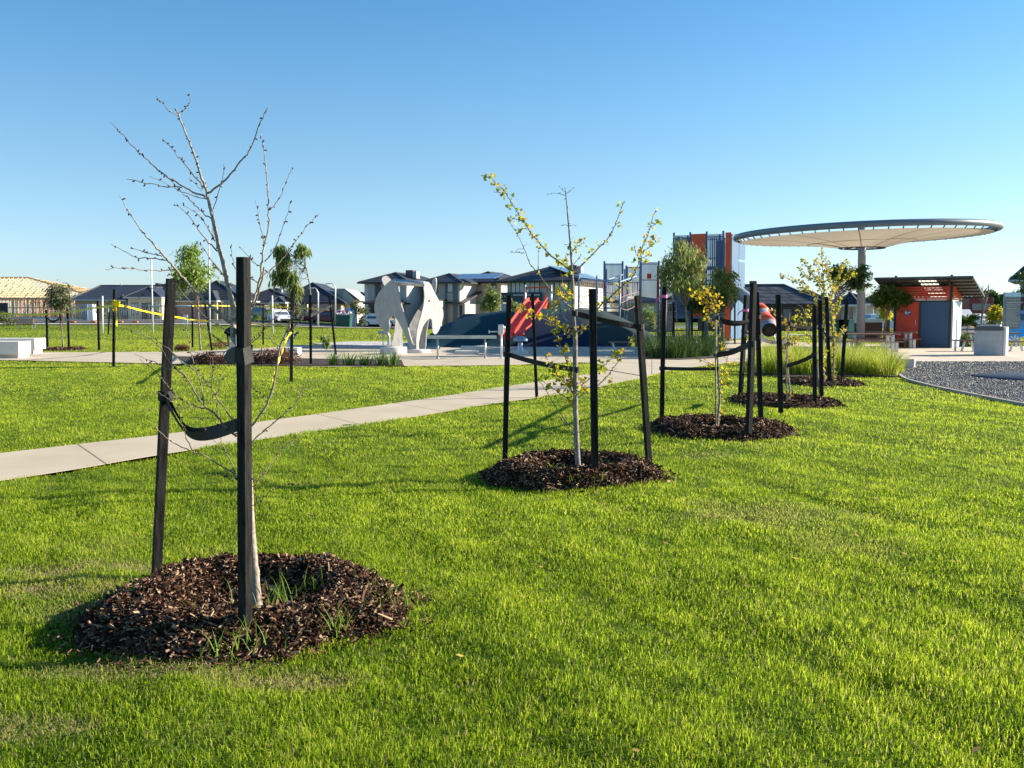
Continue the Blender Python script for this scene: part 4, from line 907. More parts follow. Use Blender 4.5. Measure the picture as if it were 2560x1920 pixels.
leafy('round_crowned_tree', 'round topped green tree left of the red toilet door', [(2210, 862), (2212, 820), (2218, 790), (2220, 770), (2222, 750)], 46, [(2225, 728, 32, 18), (2202, 745, 28, 18), (2252, 748, 28, 20), (2230, 752, 36, 18), (2190, 755, 16, 10), (2270, 750, 14, 12), (2216, 716, 16, 8)], 5200, .15, leafmat('mid_tree_leaf', [(0.02, 0.05, 0.012), (0.06, 0.12, 0.02), (0.15, 0.22, 0.035)], .4), .07, droop=.25)
leafy('gum_tree', 'leafy branches of the tree at the far right edge beside the sign', [(2600, 860), (2590, 760), (2580, 710)], 60, [(2560, 690, 24, 12), (2575, 715, 24, 16), (2550, 730, 16, 10), (2585, 700, 28, 30)], 1300, .22, DKL, .07, droop=.3)
leafy('gum_tree', 'young tree with rusty leaves tied between thin stakes, near the white hatchback', [(889, 821), (888, 790), (885, 770)], 100, [(886, 762, 10, 12), (898, 775, 8, 10)], 400, .3, EUD, .04, droop=.2)
leafy('gum_tree', 'grey leafed young tree beside the portable toilet', [(907, 818), (906, 800), (906, 785)], 102, [(908, 776, 12, 14), (905, 800, 8, 12)], 500, .3, EUD, .04, droop=.2)
leafy('gum_tree', 'small far sapling in front of the cream house porch', [(392, 815), (392, 795), (390, 770)], 95, [(388, 765, 8, 10), (394, 782, 8, 10)], 220, .25, EUD, .03, droop=.3)
leafy('gum_tree', 'thin grey tree behind the plain lawn stake before the building fence', [(252, 812), (250, 790), (250, 765)], 98, [(250, 765, 12, 14), (256, 785, 12, 12)], 350, .25, EUD, .03, droop=.3)
leafy('gum_tree', 'small bushy tree in front of the parked four wheel drive', [(677, 815), (680, 790), (683, 770)], 104, [(684, 764, 9, 9), (640, 790, 12, 10), (672, 778, 8, 6)], 500, .28, EUG, .03, droop=.3)
leafy('gum_tree', 'grey green bush right of the drooping gum stake, before the cream wall', [(745, 812), (745, 800), (743, 785)], 104, [(743, 783, 13, 12)], 300, .28, EUD, .03, droop=.3)
leafy('yellow_shrub', 'yellow leaved shrub beside the dark sign back on the right', [(2497, 862), (2496, 800), (2493, 785)], 58, [(2490, 785, 18, 20), (2500, 800, 20, 18), (2478, 800, 14, 14), (2488, 772, 8, 8)], 900, .16, GKL, .03, droop=.1, wide=.35)
leafy('green_shrub', 'low olive green tree on a thin stem behind the barbecue, right of the toilet block', [(2418, 858), (2418, 830), (2419, 810)], 58, [(2418, 800, 22, 9), (2432, 794, 12, 8), (2405, 800, 10, 7)], 900, .16, leafmat('olive_leaf', [(0.08, 0.12, 0.02), (0.2, 0.24, 0.03)], .4), .03, droop=.1, wide=.3)
leafy('yellow_shrub', 'bright yellow bush between the toilet block and the round topped tree', [(2215, 825), (2216, 800)], 70, [(2214, 790, 14, 16), (2208, 775, 10, 14)], 700, .16, leafmat('lime_leaf', [(0.4, 0.38, 0.01), (0.75, 0.62, 0.02)], .5), .03, droop=.1, wide=.4)
leafy('gum_tree', 'green shrub behind the playground legs before the grey fence', [(1618, 840), (1620, 810)], 75, [(1620, 785, 16, 22), (1636, 800, 10, 20), (1600, 815, 8, 10)], 700, .2, EUC, .03, droop=.2)
leafy('gum_tree', 'rusty green shrub behind the mound, beside the red slide', [(1286, 800), (1286, 780)], 62, [(1284, 765, 10, 14), (1296, 770, 12, 10)], 350, .2, EUC, .03, droop=.2)
leafy('shrub', 'wide grey green shrub at the left picture edge behind the pink bench', [(10, 812), (8, 800)], 102, [(2, 795, 20, 12), (24, 800, 18, 10)], 700, .3, EUD, .04, droop=.1)
# bare thin trees right
for i, (p, l) in enumerate((([(2459, 850), (2454, 800), (2456, 760), (2455, 715)], 'leafless thin tree left of its taller twin beyond the barbecue'), ([(2454, 812), (2456, 790), (2462, 765), (2470, 735), (2472, 710)], 'taller leafless thin tree beyond the barbecue'))):
    mb = MB(); S = [U(a, b, 55) for a, b in p]; mb.tube(smoothline(S, 4), [.05, *[.03] * (len(p) * 4 - 5), .008], 6)
    for k in range(14):
        q = S[2].lerp(S[3], random.random()); mb.tube([q, q + Vector((random.uniform(-.4, .4), random.uniform(-.3, .3), random.uniform(.2, .6)))], [.009, .003], 4)
    mb.build('bare_sapling', TWIG, loc=tuple(S[0]), label=l, cat='tree')

# ------------------------------------------------------------------ garden plants
def clump(name, label, px, py, r, h, n, mat, group, w=.012, droop=1.2, cat='grass clump', lean=.7):
    c = G(px, py); mb = MB()
    for _ in range(n):
        a = random.uniform(0, 2 * PI); q = random.random() ** .7 * r * .45
        mb.blade((c.x + math.cos(a) * q, c.y + math.sin(a) * q, .02), a + random.gauss(0, .5), h * random.uniform(.7, 1.25), w * random.uniform(.7, 1.3), random.uniform(.3, droop), 4, lean=random.uniform(.02, lean) * (0.4 + q / r), twist=random.gauss(0, .4))
    return mb.build(name, mat, loc=tuple(c), label=label, cat=cat, group=group)
YG = leafmat('yellow_tussock', [(0.10, 0.20, 0.015), (0.28, 0.38, 0.02), (0.48, 0.52, 0.05), (0.62, 0.52, 0.16)], .5)
DG = leafmat('strap_leaf', [(0.02, 0.05, 0.01), (0.05, 0.10, 0.02), (0.10, 0.18, 0.04)], .35)
RG = leafmat('russet_grass', [(0.16, 0.07, 0.03), (0.36, 0.17, 0.07), (0.50, 0.30, 0.14), (0.2, 0.16, 0.05)], .4)
SG = leafmat('plaza_strap_leaf', [(0.04, 0.10, 0.02), (0.12, 0.22, 0.04), (0.26, 0.36, 0.08)], .4)
YL = [(1893, 929), (1915, 912), (1925, 935), (1955, 918), (1965, 937), (1993, 925), (2010, 938), (2030, 918), (2048, 936), (2072, 922), (2090, 937), (2112, 920), (2128, 936), (2152, 924), (2168, 938), (2192, 928), (2210, 940), (2226, 932), (1935, 898), (1985, 900), (2060, 902), (2130, 903), (2185, 908)]
for i, (a, b) in enumerate(YL):
    clump('tussock_grass', 'arching yellow green tussock in the bed between the lawn and the picnic tables', a, b, .8, .68, 330, YG, 'yellow green tussocks of the picnic bed', w=.016)
DL = [(1625, 893), (1655, 896), (1690, 897), (1722, 895), (1755, 892), (1785, 889), (1640, 880), (1675, 880), (1710, 880), (1745, 878), (1780, 876)]
for a, b in DL: clump('strap_leaf_clump', 'dark green strappy clump in the bed under the bushy gum', a, b, .9, .9, 230, DG, 'dark strappy clumps under the bushy gum', w=.02, droop=.9)
for i, (a, b) in enumerate([(834, 915), (873, 915), (913, 915), (950, 915), (983, 915)]):
    clump('strappy_plant', 'low strappy plant in the row in front of the elephant sculpture', a, b, .38, .46, 70, SG, 'row of strappy plants on the plaza edge', w=.030, droop=1.0)
for i, (a, b, h) in enumerate([(2243, 868, .6), (2258, 870, .5), (2275, 871, .55), (2295, 870, .55), (2310, 869, .6), (2328, 868, .95), (2345, 868, 1.0), (2360, 868, .8), (2376, 866, .5), (2240, 850, .6), (2215, 856, .5)]):
    clump('russet_grass_clump', 'rust brown grass clump at the foot of the toilet block', a, b, .7, h, 190, RG, 'rust brown grasses at the toilet block', w=.014, droop=1.3)
for a, b, l in ((2398, 868, 'low dark green bush between the toilet block and the picnic bench'), (2420, 868, 'dark green bush left of the barbecue under the bench')):
    c = G(a, b); mb = MB()
    for _ in range(700):
        d = Vector((random.gauss(0, 1), random.gauss(0, 1), abs(random.gauss(0, 1)))).normalized(); p = c + Vector((d.x * .55, d.y * .5, d.z * .62)) * random.uniform(.6, 1)
        mb.blade(p, random.uniform(0, 6.28), .13, .04, .6, 2, lean=random.uniform(0, 1.2))
    mb.build('bush', DG, loc=tuple(c), label=l, cat='bush')
c0 = G(2540, 868)
for k, px in enumerate((2478, 2500, 2535, 2555)): clump('tussock_grass', 'yellow tussock behind the picnic table on the right, below the sign', px, 866, .5, .5, 120, YG, 'tussocks below the information sign', w=.014)
# red-leaved low shrubs
RL = leafmat('red_leaf', [(0.06, 0.10, 0.03), (0.16, 0.04, 0.04), (0.28, 0.09, 0.07), (0.10, 0.14, 0.04)], .3)
def lowshrub(px, py, r, h, label, n=520, group='red leaved shrubs in the plaza bed'):
    c = G(px, py); mb = MB()
    for _ in range(n):
        a = random.uniform(0, 2 * PI); q = math.sqrt(random.random()); z = random.random() ** .7 * h * (1 - .5 * q * q); p = c + Vector((math.cos(a) * q * r, math.sin(a) * q * r * .8, z))
        d = Vector((random.gauss(0, 1), random.gauss(0, 1), random.gauss(.6, .6))).normalized(); v = d.cross(Vector((random.gauss(0, 1), random.gauss(0, 1), random.gauss(0, 1)))).normalized(); L = random.uniform(.04, .08)
        mb.add([p, p + d * L * .5 + v * L * .35, p + d * L, p + d * L * .5 - v * L * .35], [(0, 1, 2, 3)])
    for _ in range(14):
        a = random.uniform(0, 6.28); q = random.random() * r * .7; mb.tube([c, c + Vector((math.cos(a) * q, math.sin(a) * q, h * .7))], [.008, .004], 4)
    mb.build('red_leaved_shrub', RL, loc=tuple(c), label=label, cat='shrub', group=group)
for px, py, r, h, l in ((500, 911, .38, .35, 'lowest red leaved shrub at the left end of the plaza bed'), (528, 911, .40, .42, 'red leaved shrub just left of the nearest stake'), (575, 911, .4, .42, 'red leaved shrub hidden mostly by the nearest stake and its tie'), (640, 911, .42, .42, 'red leaved shrub just right of the nearest stake'),
                        (668, 911, .45, .55, 'tallest red leaved shrub in the middle of the bed'), (700, 911, .45, .55, 'broad red leaved shrub beside the tallest one'), (722, 911, .4, .55, 'rightmost red leaved shrub, against the tall drooping gum stake'), (548, 872, .5, .4, 'reddish shrub beyond the path behind the nearest stake'), (455, 878, .3, .3, 'sparse reddish shrub beyond the path left of the gum stakes')):
    lowshrub(px, py, r, h, l)
# ------------------------------------------------------------------ plaza furniture and sculpture
def PV(px, py, P0, yaw):
    """point where the picture ray meets the vertical plane through P0 whose horizontal run has heading yaw"""
    d = ray(px, py); n = Vector((-math.sin(yaw), math.cos(yaw), 0)); k = n.dot(Vector(P0) - Vector((0, 0, CH))) / n.dot(d); return Vector((0, 0, CH)) + d * k
def c3(l): return [(840 + a / 5.027, 640 + b / 5.027) for a, b in l]
def closedsmooth(pts, k=4):
    n = len(pts); out = []
    for i in range(n):
        p0, p1, p2, p3 = pts[i - 1], pts[i], pts[(i + 1) % n], pts[(i + 2) % n]
        for j in range(k):
            t = j / k; out.append(tuple(0.5 * ((2 * p1[q]) + (p2[q] - p0[q]) * t + (2 * p0[q] - 5 * p1[q] + 4 * p2[q] - p3[q]) * t * t + (3 * p1[q] - p0[q] - 3 * p2[q] + p3[q]) * t ** 3) for q in (0, 1)))
    return out
def sculpture():
    YS = 42.0; rt = thing('elephant_sculpture', 'silver steel sculpture of two elephant heads facing apart, standing on the plaza', 'sculpture', tuple(G(1040, 876)))
    Lf = c3([(742, 293), (775, 322), (786, 400), (795, 480), (815, 600), (855, 730), (885, 830), (912, 940), (950, 1070), (975, 1120), (1012, 1168), (980, 1188), (938, 1184), (915, 1130), (885, 1040), (848, 950), (805, 870), (765, 800), (720, 757), (682, 765), (665, 810), (672, 890), (655, 940), (620, 950), (560, 900), (515, 810), (485, 700), (484, 600), (525, 480), (600, 385), (680, 310)])
    Rt = c3([(1150, 323), (1190, 352), (1235, 450), (1305, 575), (1345, 680), (1350, 760), (1325, 860), (1280, 960), (1245, 985), (1215, 955), (1210, 880), (1205, 810), (1185, 787), (1150, 808), (1105, 870), (1070, 960), (1050, 1060), (1043, 1120), (1047, 1190), (1018, 1188), (1008, 1120), (1008, 1040), (1020, 930), (1040, 840), (1070, 740), (1100, 620), (1112, 500), (1103, 400), (1110, 345)])
    Lb = c3([(640, 252), (690, 300), (740, 420), (790, 640), (835, 820), (832, 1000), (838, 1140), (700, 1128), (715, 1040), (740, 900), (745, 800), (700, 600), (640, 440), (590, 340), (578, 280), (600, 255)])
    Rb = c3([(1240, 268), (1258, 300), (1255, 400), (1235, 480), (1200, 620), (1170, 760), (1145, 900), (1130, 1020), (1118, 1170), (1050, 1165), (1050, 1060), (1075, 960), (1105, 860), (1110, 700), (1140, 560), (1180, 430), (1212, 310)])
    steel2 = M('satin_steel', (0.27, 0.27, 0.265), 0.5, metal=0.15, col2=(0.38, 0.38, 0.37), scale=2.5, stretch=(3, 3, 1), bump=0.05, bscale=6)
    for nm, ol, yaw, P0, th in (('elephant_plate', Lf, R(-48), U(1036, 876, YS - .6), .05), ('elephant_plate', Rt, R(48), U(1044, 877, YS - .6), .05), ('rear_plate', Lb, R(38), U(990, 866, YS + 1.3), .05), ('rear_plate', Rb, R(-38), U(1058, 870, YS + .9), .05)):
        ol = closedsmooth(ol, 3); mb = MB(); pts = [PV(a, b, P0, yaw) for a, b in ol]; n = Vector((-math.sin(yaw), math.cos(yaw), 0)) * th; mb.prism(pts, n); o = mb.build(nm, steel2, rt, bevel=.006)
    for (a, b, P0, yaw, dark) in ((981.5, 745.5, U(1036, 876, YS - .6), R(-48), 0), (1073.5, 752, U(1044, 877, YS - .6), R(48), 1)):
        p = PV(a, b, P0, yaw); n = Vector((math.sin(yaw), -math.cos(yaw), 0)) * .012; MB().tube([p + n * .2, p + n], .045, 14).build('eye', DARK if dark else M('eye_pale', (0.6, 0.6, 0.6), .3), rt)
    a = PV(991, 705, U(1036, 876, YS - .6), R(-48)); b = PV(1062, 710, U(1044, 877, YS - .6), R(48)); MB().tube([a, (a + b) / 2, b], .12, 16).build('cross_pipe', STEEL, rt)
    # inner slide like plate between the heads with slats
    mb = MB(); inn = c3([(1100, 560), (1108, 620), (1060, 780), (1030, 900), (1010, 1060), (1000, 1170), (960, 1130), (915, 960), (925, 860), (990, 740)]); P0 = U(1030, 870, YS + .3); mb.prism([PV(a, b, P0, R(30)) for a, b in inn], (0, .05, 0)); mb.build('inner_plate', steel2, rt)
    mb = MB()
    for k in range(6): z = 828 + k * 4.2; mb.tube([U(1022, z, YS - .2), U(1044, z, YS - .2)], .022, 6)
    mb.build('grille', STEEL, rt)
    mb = MB(); mb.prism([U(a, b, YS - .1) for a, b in c3([(930, 1020), (1015, 1030), (1010, 1175), (975, 1150), (945, 1080)])], (0, .06, 0)); mb.build('foot_plate', steel2, rt)
sculpture()
def lathe_obj(name, label, cat, px, py, prof, mat, n=40, sx=1, sy=1, group=None):
    c = G(px, py); return MB().lathe((c.x, c.y, .02), prof, n, sx=sx, sy=sy).build(name, mat, loc=(c.x, c.y, 0), label=label, cat=cat, group=group)
lathe_obj('stepping_disc', 'tall pale concrete drum at the left foot of the elephant sculpture', 'concrete drum', 984, 886, [(.01, .27), (.50, .27), (.52, .25), (.52, 0)], CONC)
lathe_obj('stepping_disc', 'flat wide concrete disc under the right elephant head', 'concrete disc', 1046, 883, [(.01, .13), (.47, .13), (.49, .11), (.49, 0)], CONC)
c = G(1167, 887); MB().box(c.x - .45, c.x + .45, c.y - .25, c.y + .45, 0, .16).build('concrete_step', CONC, loc=tuple(c), label='small concrete block under the water trough', cat='concrete block', bevel=.02)
c = G(1181, 882); MB().box(c.x - .48, c.x + .55, c.y + .2, c.y + .9, 0, .26).build('concrete_step', CONC, loc=tuple(c), label='larger low concrete block behind the small one under the water trough', cat='concrete block', bevel=.02)
# water trough
def trough():
    A = G(1094.5, 897); Y = A.y; rt = thing('water_trough', 'long straight steel water trough on two legs beside the elephant sculpture', 'water trough', tuple(A))
    for px in (1094.5, 1213):
        mb = MB(); b = G(px, 897); t = U(px, 846, Y); mb.tube([b, t], .035, 12); mb.lathe(b, [(.01, .03), (.07, .03), (.07, 0)], 14); mb.build('leg', STEEL, rt)
    a = U(1069, 843, Y); b = U(1241, 842, Y); mb = MB(); z0, z1 = U(1100, 846.5, Y).z, U(1100, 838.5, Y).z
    mb.box(a.x, b.x, Y - .13, Y + .13, z0, z0 + .02); mb.box(a.x, b.x, Y - .14, Y - .125, z0, z1); mb.box(a.x, b.x, Y + .125, Y + .14, z0, z1); mb.box(a.x, a.x + .02, Y - .12, Y + .12, z0, z1 - .01); mb.build('channel', STEEL, rt)
trough()
def pump():
    A = G(1253.5, 897.5); Y = A.y; rt = thing('hand_pump', 'pale metal water play pump with a crank handle at the right end of the trough', 'water pump', tuple(A))
    mb = MB(); mb.tube([A, U(1253, 836, Y)], .038, 14); mb.lathe(A, [(.01, .03), (.16, .02), (.16, 0)], 18); mb.build('post', STL2, rt)
    a = U(1245.5, 836, Y); b = U(1259, 811.5, Y); MB().box(a.x, b.x, Y - .1, Y + .1, a.z, b.z).build('pump_head', STL2, rt, bevel=.02)
    mb = MB(); p = U(1261, 820, Y); mb.tube([p + Vector((-.03, 0, 0)), p + Vector((.03, 0, 0))], .07, 16); mb.build('spout', STL2, rt)
    mb = MB(); p = U(1246, 829, Y); q = U(1223, 829, Y); mb.tube([p, q], .022, 10); mb.tube([q + Vector((0, 0, -.06)), q + Vector((0, 0, .06))], .024, 10); mb.build('handle', STL2, rt)
pump()
def outlet():
    A = G(971, 865); Y = A.y; rt = thing('water_outlet', 'bent steel water pipe to the left of the elephant sculpture', 'water outlet', tuple(A))
    P = [U(972, 864, Y), U(972, 845, Y), U(970, 836, Y), U(963, 832, Y), U(955, 831.5, Y), U(945, 832, Y)]; MB().tube(smoothline(P, 5), .075, 14).build('pipe', STEEL, rt)
    mb = MB(); mb.tube([U(957.5, 864, Y), U(957.5, 834, Y)], .022, 8); mb.build('prop', STEEL, rt)
    mb = MB(); mb.tube([U(949, 851, Y), U(949, 834, Y)], .012, 6); mb.build('pull_rod', STEEL, rt)
outlet()
def fountain():
    A = G(725, 882); Y = A.y; rt = thing('drinking_fountain', 'short drinking fountain with a blue top behind the tall gum stake', 'drinking fountain', tuple(A))
    MB().lathe(A, [(.14, 0), (.13, .1), (.12, .62), (.01, .62)], 16).build('column', STL2, rt); MB().lathe(A + Vector((0, 0, .62)), [(.17, 0), (.20, .1), (.17, .2), (.01, .22)], 18).build('bowl', BLUP, rt)
    mb = MB(); mb.tube([A + Vector((.12, 0, .6)), A + Vector((.28, 0, .8)), A + Vector((.38, 0, .82))], .04, 8); mb.build('arm', DARK, rt)
fountain()
def mushroom():
    A = G(1301, 886); rt = thing('mushroom_stool', 'blue grey domed stool on a thick stem in front of the red slide', 'play stool', tuple(A)); 
    MB().lathe(A, [(.30, 0), (.30, .13), (.27, .16), (.01, .16)], 24).build('plinth', CONC, rt); MB().lathe(A + Vector((0, 0, .15)), [(.14, 0), (.10, .06), (.09, .42), (.01, .42)], 16).build('stem', STL2, rt)
    MB().lathe(A + Vector((0, 0, .52)), [(.01, -.0), (.26, -.01), (.29, .03), (.26, .1), (.18, .16), (.08, .19), (.01, .195)], 28).build('cap', M('blue_grey_dome', (0.22, 0.32, 0.42), .4), rt)
mushroom()
c = G(742, 890); MB().box(c.x - .55, c.x + .08, c.y - .2, c.y + .5, 0, .32).build('concrete_block', CONW, loc=tuple(c), label='small white concrete block beside the tall gum stake', cat='concrete block', bevel=.01)
# white bench blocks at the left edge
A = G(60, 886.5)
Y = A.y; zt = U(60, 846, Y).z; zb = U(60, 874, Y).z
rt = thing('concrete_bench', 'large white concrete bench block at the left edge of the plaza', 'bench', tuple(A)); x1 = U(87.5, 870, Y).x
MB().box(x1 - 6, x1, Y, Y + .9, zb, zt).build('seat', CONW, rt, bevel=.01); MB().box(x1 - 5.9, x1 - .09, Y + .06, Y + .8, 0, zb - .002).build('plinth', M('sand_concrete', (0.50, 0.42, 0.31), .85, col2=(.58, .5, .38)), rt)
A2 = G(30, 897); Y2 = A2.y; x1 = U(46.5, 870, Y2).x; rt = thing('concrete_bench', 'nearer and lower cream concrete bench block at the left edge', 'bench', tuple(A2))
MB().box(x1 - 5, x1, Y2, Y2 + .9, U(0, 886.5, Y2).z, U(0, 854, Y2).z).build('seat', M('cream_concrete', (0.66, 0.61, 0.52), .8, col2=(.72, .68, .6)), rt, bevel=.01); MB().box(x1 - 5, x1 - .05, Y2 + .05, Y2 + .85, 0, U(0, 886.5, Y2).z - .002).build('plinth', M('sand_concrete', (.5, .42, .31)), rt)
# pink bench far left
def pinkbench():
    A = U(65, 820, 96); A.z = gz(A.x, 96); rt = thing('park_bench', 'far pinkish slatted park bench with a backrest on pale legs', 'bench', tuple(A)); m = M('pink_timber', (0.50, 0.27, 0.20), .7, col2=(.58, .34, .26)); x, y, z = A
    mb = MB()
    for k in range(4): mb.box(x - .95, x + .75, y - .02 + k * .015, y + .02 + k * .015, z + .46 + k * .125, z + .57 + k * .125)
    mb.build('backrest', m, rt); mb = MB()
    for k in range(4): mb.box(x - .95, x + .95, y + .05 + k * .12, y + .15 + k * .12, z + .42, z + .45)
    mb.build('seat', m, rt)
    for dx in (-.8, -.6, .55, .8): MB().bar((x + dx, y + .1, z), (x + dx + .05, y + .1, z + .42), .05, .05).build('leg', STL2, rt)
pinkbench()
# goal posts, white poles
def pole(name, px, py, pt, Y, r, mat, label, cat):
    a = U(px, py, Y); b = U(px - .0 + (pt[0] - px), pt[1], Y); a.z = gz(a.x, a.y); return MB().tube([a, b], r, 10).build(name, mat, loc=tuple(a), label=label, cat=cat)
Yg = 78
rt = thing('football_goal', 'tall pair of white goal posts joined by a pale blue crossbar on the far lawn', 'goal', tuple(U(455, 840, Yg)))
for pb, ptp in ((382.5, (378, 647)), (525, (522, 600))):
    a = U(pb, 835, Yg); a.z = gz(a.x, a.y); MB().tube([a, U(ptp[0], ptp[1], Yg)], .055, 10).build('post', WHT, rt)
MB().tube([U(380, 765, Yg), U(524, 765, Yg)], .05, 8).build('crossbar', M('pale_blue_paint', (0.45, 0.58, 0.72), .4), rt)
pole('short_goal_post', 256.5, 833, (256, 740), Yg, .06, WHT, 'short white post left of the goal, in front of the cream house', 'post')
pole('short_goal_post', 682, 842, (680.5, 739), Yg, .06, WHT, 'short white post right of the goal, in front of the parked cars', 'post')
# street lamps
def lamp(px, pb, ptop, Y, dx, label):
    a = U(px, pb, Y); a.z = gz(a.x, a.y); t = U(px, ptop, Y); rt = thing('street_lamp', label, 'street lamp', tuple(a), 'street lamps')
    MB().tube([a, Vector((t.x, t.y, t.z - .5)), t + Vector((dx * .15, 0, -.15)), t + Vector((dx * .35, 0, 0.03)), t + Vector((dx * .6, 0, 0.02))], [.11, .08, .06, .05, .05], 8).build('pole', STL2, rt)
    MB().box(min(0, dx * .5) + t.x + dx * .5, max(0, dx * .5) + t.x + dx * .5, Y - .12, Y + .12, t.z - .06, t.z + .05).build('lamp_head', STL2, rt)
lamp(795, 806, 720, 106, -1, 'street lamp behind the leaning stake of the drooping gum, left of the skip')
lamp(838, 800, 709, 108, -1, 'street lamp just left of the skip bin, hooked to the left')
lamp(1851, 812, 694, 92, -1, 'street lamp beside the blue side of the climbing tower')
lamp(2424, 800, 757, 150, .9, 'far street lamp above the road at the right')
lamp(2462, 800, 758, 190, -.9, 'farther street lamp above the red truck')
# temporary fence in front of the house frame
def tempfence():
    k = 0
    for px0, px1 in ((40, 72), (74, 123), (126, 180), (182, 232), (234, 272), (300, 336), (338, 400)):
        Y = 109; a = U(px0, 800, Y); b = U(px1, 800, Y); a.z = b.z = gz(a.x, Y); mb = MB(); h = 1.9
        mb.tube([a, a + Vector((0, 0, h)), b + Vector((0, 0, h)), b], .03, 6)
        n = int((b.x - a.x) / .22)
        for i in range(1, n): x = a.x + (b.x - a.x) * i / n; mb.tube([(x, Y, a.z + .1), (x, Y, a.z + h)], .007, 4)
        for i in range(1, 6): mb.tube([(a.x, Y, a.z + h * i / 6), (b.x, Y, a.z + h * i / 6)], .007, 4)
        f = ['left of the pink bench', 'behind the pink bench', 'left of the small grey green tree', 'behind the small grey green tree', 'before the white blocks', 'right of the tape bow stake', 'before the cream house door'][k]; k += 1
        rt = mb.build('temporary_fence_panel', STL2, loc=tuple(a), label='wire temporary fence panel ' + f, cat='fence panel', group='temporary fence panels around the building site')
        MB().box(a.x - .3, a.x + .3, Y - .2, Y + .2, a.z, a.z + .14).build('fence_foot', M('orange_foot', (0.7, 0.2, 0.06), .7), rt, bevel=.03)
tempfence()
def sign_white():
    a = U(464, 812, 90); a.z = gz(a.x, 90); rt = thing('lawn_sign', 'small white notice board on posts behind the bright green gum', 'sign', tuple(a)); p = U(458.5, 807, 90); q = U(469, 787, 90); MB().box(p.x, q.x, 89.97, 90.03, p.z, q.z).build('board', WHT, rt)
    for x in (p.x + .05, q.x - .05): MB().tube([(x, 90.06, a.z), (x, 90.06, q.z)], .02, 6).build('post', STL2, rt)
sign_white()
# yellow tape
def tapeobj(pts, Y, label, w=.085, sagtw=.6):
    P = [U(a, b, y) for (a, b), y in zip(pts, Y)]; S = smoothline(P, 8); n = len(S); mb = MB(); mb.ribbon(S, w, tw=[sagtw * math.sin(i * .9) + .3 * math.sin(i * .31) for i in range(n)], th=.004)
    # black lettering blocks along the tape
    k = MB()
    for i in range(0, n - 1):
        a, b = S[i], S[i + 1]; d = b - a
        tw = sagtw * math.sin(i * .9) + .3 * math.sin(i * .31); q = Vector((0, 0, 1)); q = q - d.normalized() * q.dot(d.normalized()); q.normalize(); q = Matrix.Rotation(tw, 3, d.normalized()) @ q; nn = d.normalized().cross(q)
        if nn.y > 0: nn = -nn
        for j in range(int(d.length / .16)):
            t = j * .16 / d.length; c = a + d * t + nn * .006; u = d.normalized() * .055
            k.add([c - q * .018, c + u - q * .018, c + u + q * .018, c + q * .018], [(0, 1, 2, 3)])
    o = mb.build('hazard_tape', YTAPE, loc=tuple(P[0]), label=label, cat='hazard tape', group='yellow hazard tape strung between stakes')
    k.build('lettering', BLUSH, o); return o
tapeobj([(-20, 784), (15, 784), (50, 786), (80, 787), (115, 786), (150, 782), (190, 778), (215, 773), (250, 768), (284, 764)], [34, 34, 33.5, 33, 32.5, 32, 31, 30.3, 29.6, 28.95], 'yellow tape from the left edge to the stake with the bow', w=.06)
tapeobj([(289, 763), (315, 766), (345, 774), (380, 782), (420, 789), (460, 796), (481, 800), (505, 802), (520, 803)], [28.95, 30, 32, 34, 36, 38, 41.8, 41.8, 41.8], 'yellow tape from the bow stake to the bright green gum', w=.06)
tapeobj([(481, 765), (520, 764), (575, 765), (658, 767), (728, 769), (800, 773), (823, 775)], [41.8, 43, 44.5, 45.5, 44, 40, 36.5], 'upper thin yellow tape line behind the bare tree', w=.05)
tapeobj([(625, 809), (660, 811), (700, 812), (735, 812)], [40, 36, 28, 23.2], 'lower yellow tape ending at the tallest black gum stake', w=.06)
tapeobj([(729, 830), (716, 848), (706, 878), (696, 905), (686, 940), (680, 955)], [23.2, 23, 22.6, 22.2, 22, 21.8], 'loose yellow tape end hanging beside the bare tree twigs', w=.05)
p = U(288, 762, 28.9); mb = MB()
for s_ in ((-6, 18), (-2, 22), (8, 10), (10, 4)): mb.ribbon(smoothline([p, U(288 + s_[0] * .5, 752, 28.8), U(288 + s_[0] * 1.1, 756 + s_[1] * .5, 28.8), U(285 + s_[0] * .4, 758 + s_[1], 28.85)], 5), .06, th=.003)
mb.ribbon(smoothline([p, U(291, 775, 28.85), U(291.5, 800, 28.85), U(291, 830, 28.85), U(289.5, 860, 28.9)], 5), .05, th=.003, tw=[.5 * math.sin(i) for i in range(21)]); mb.build('tape_bow', YTAPE, loc=tuple(p), label='yellow tape bow with a long tail hanging down its stake', cat='hazard tape')

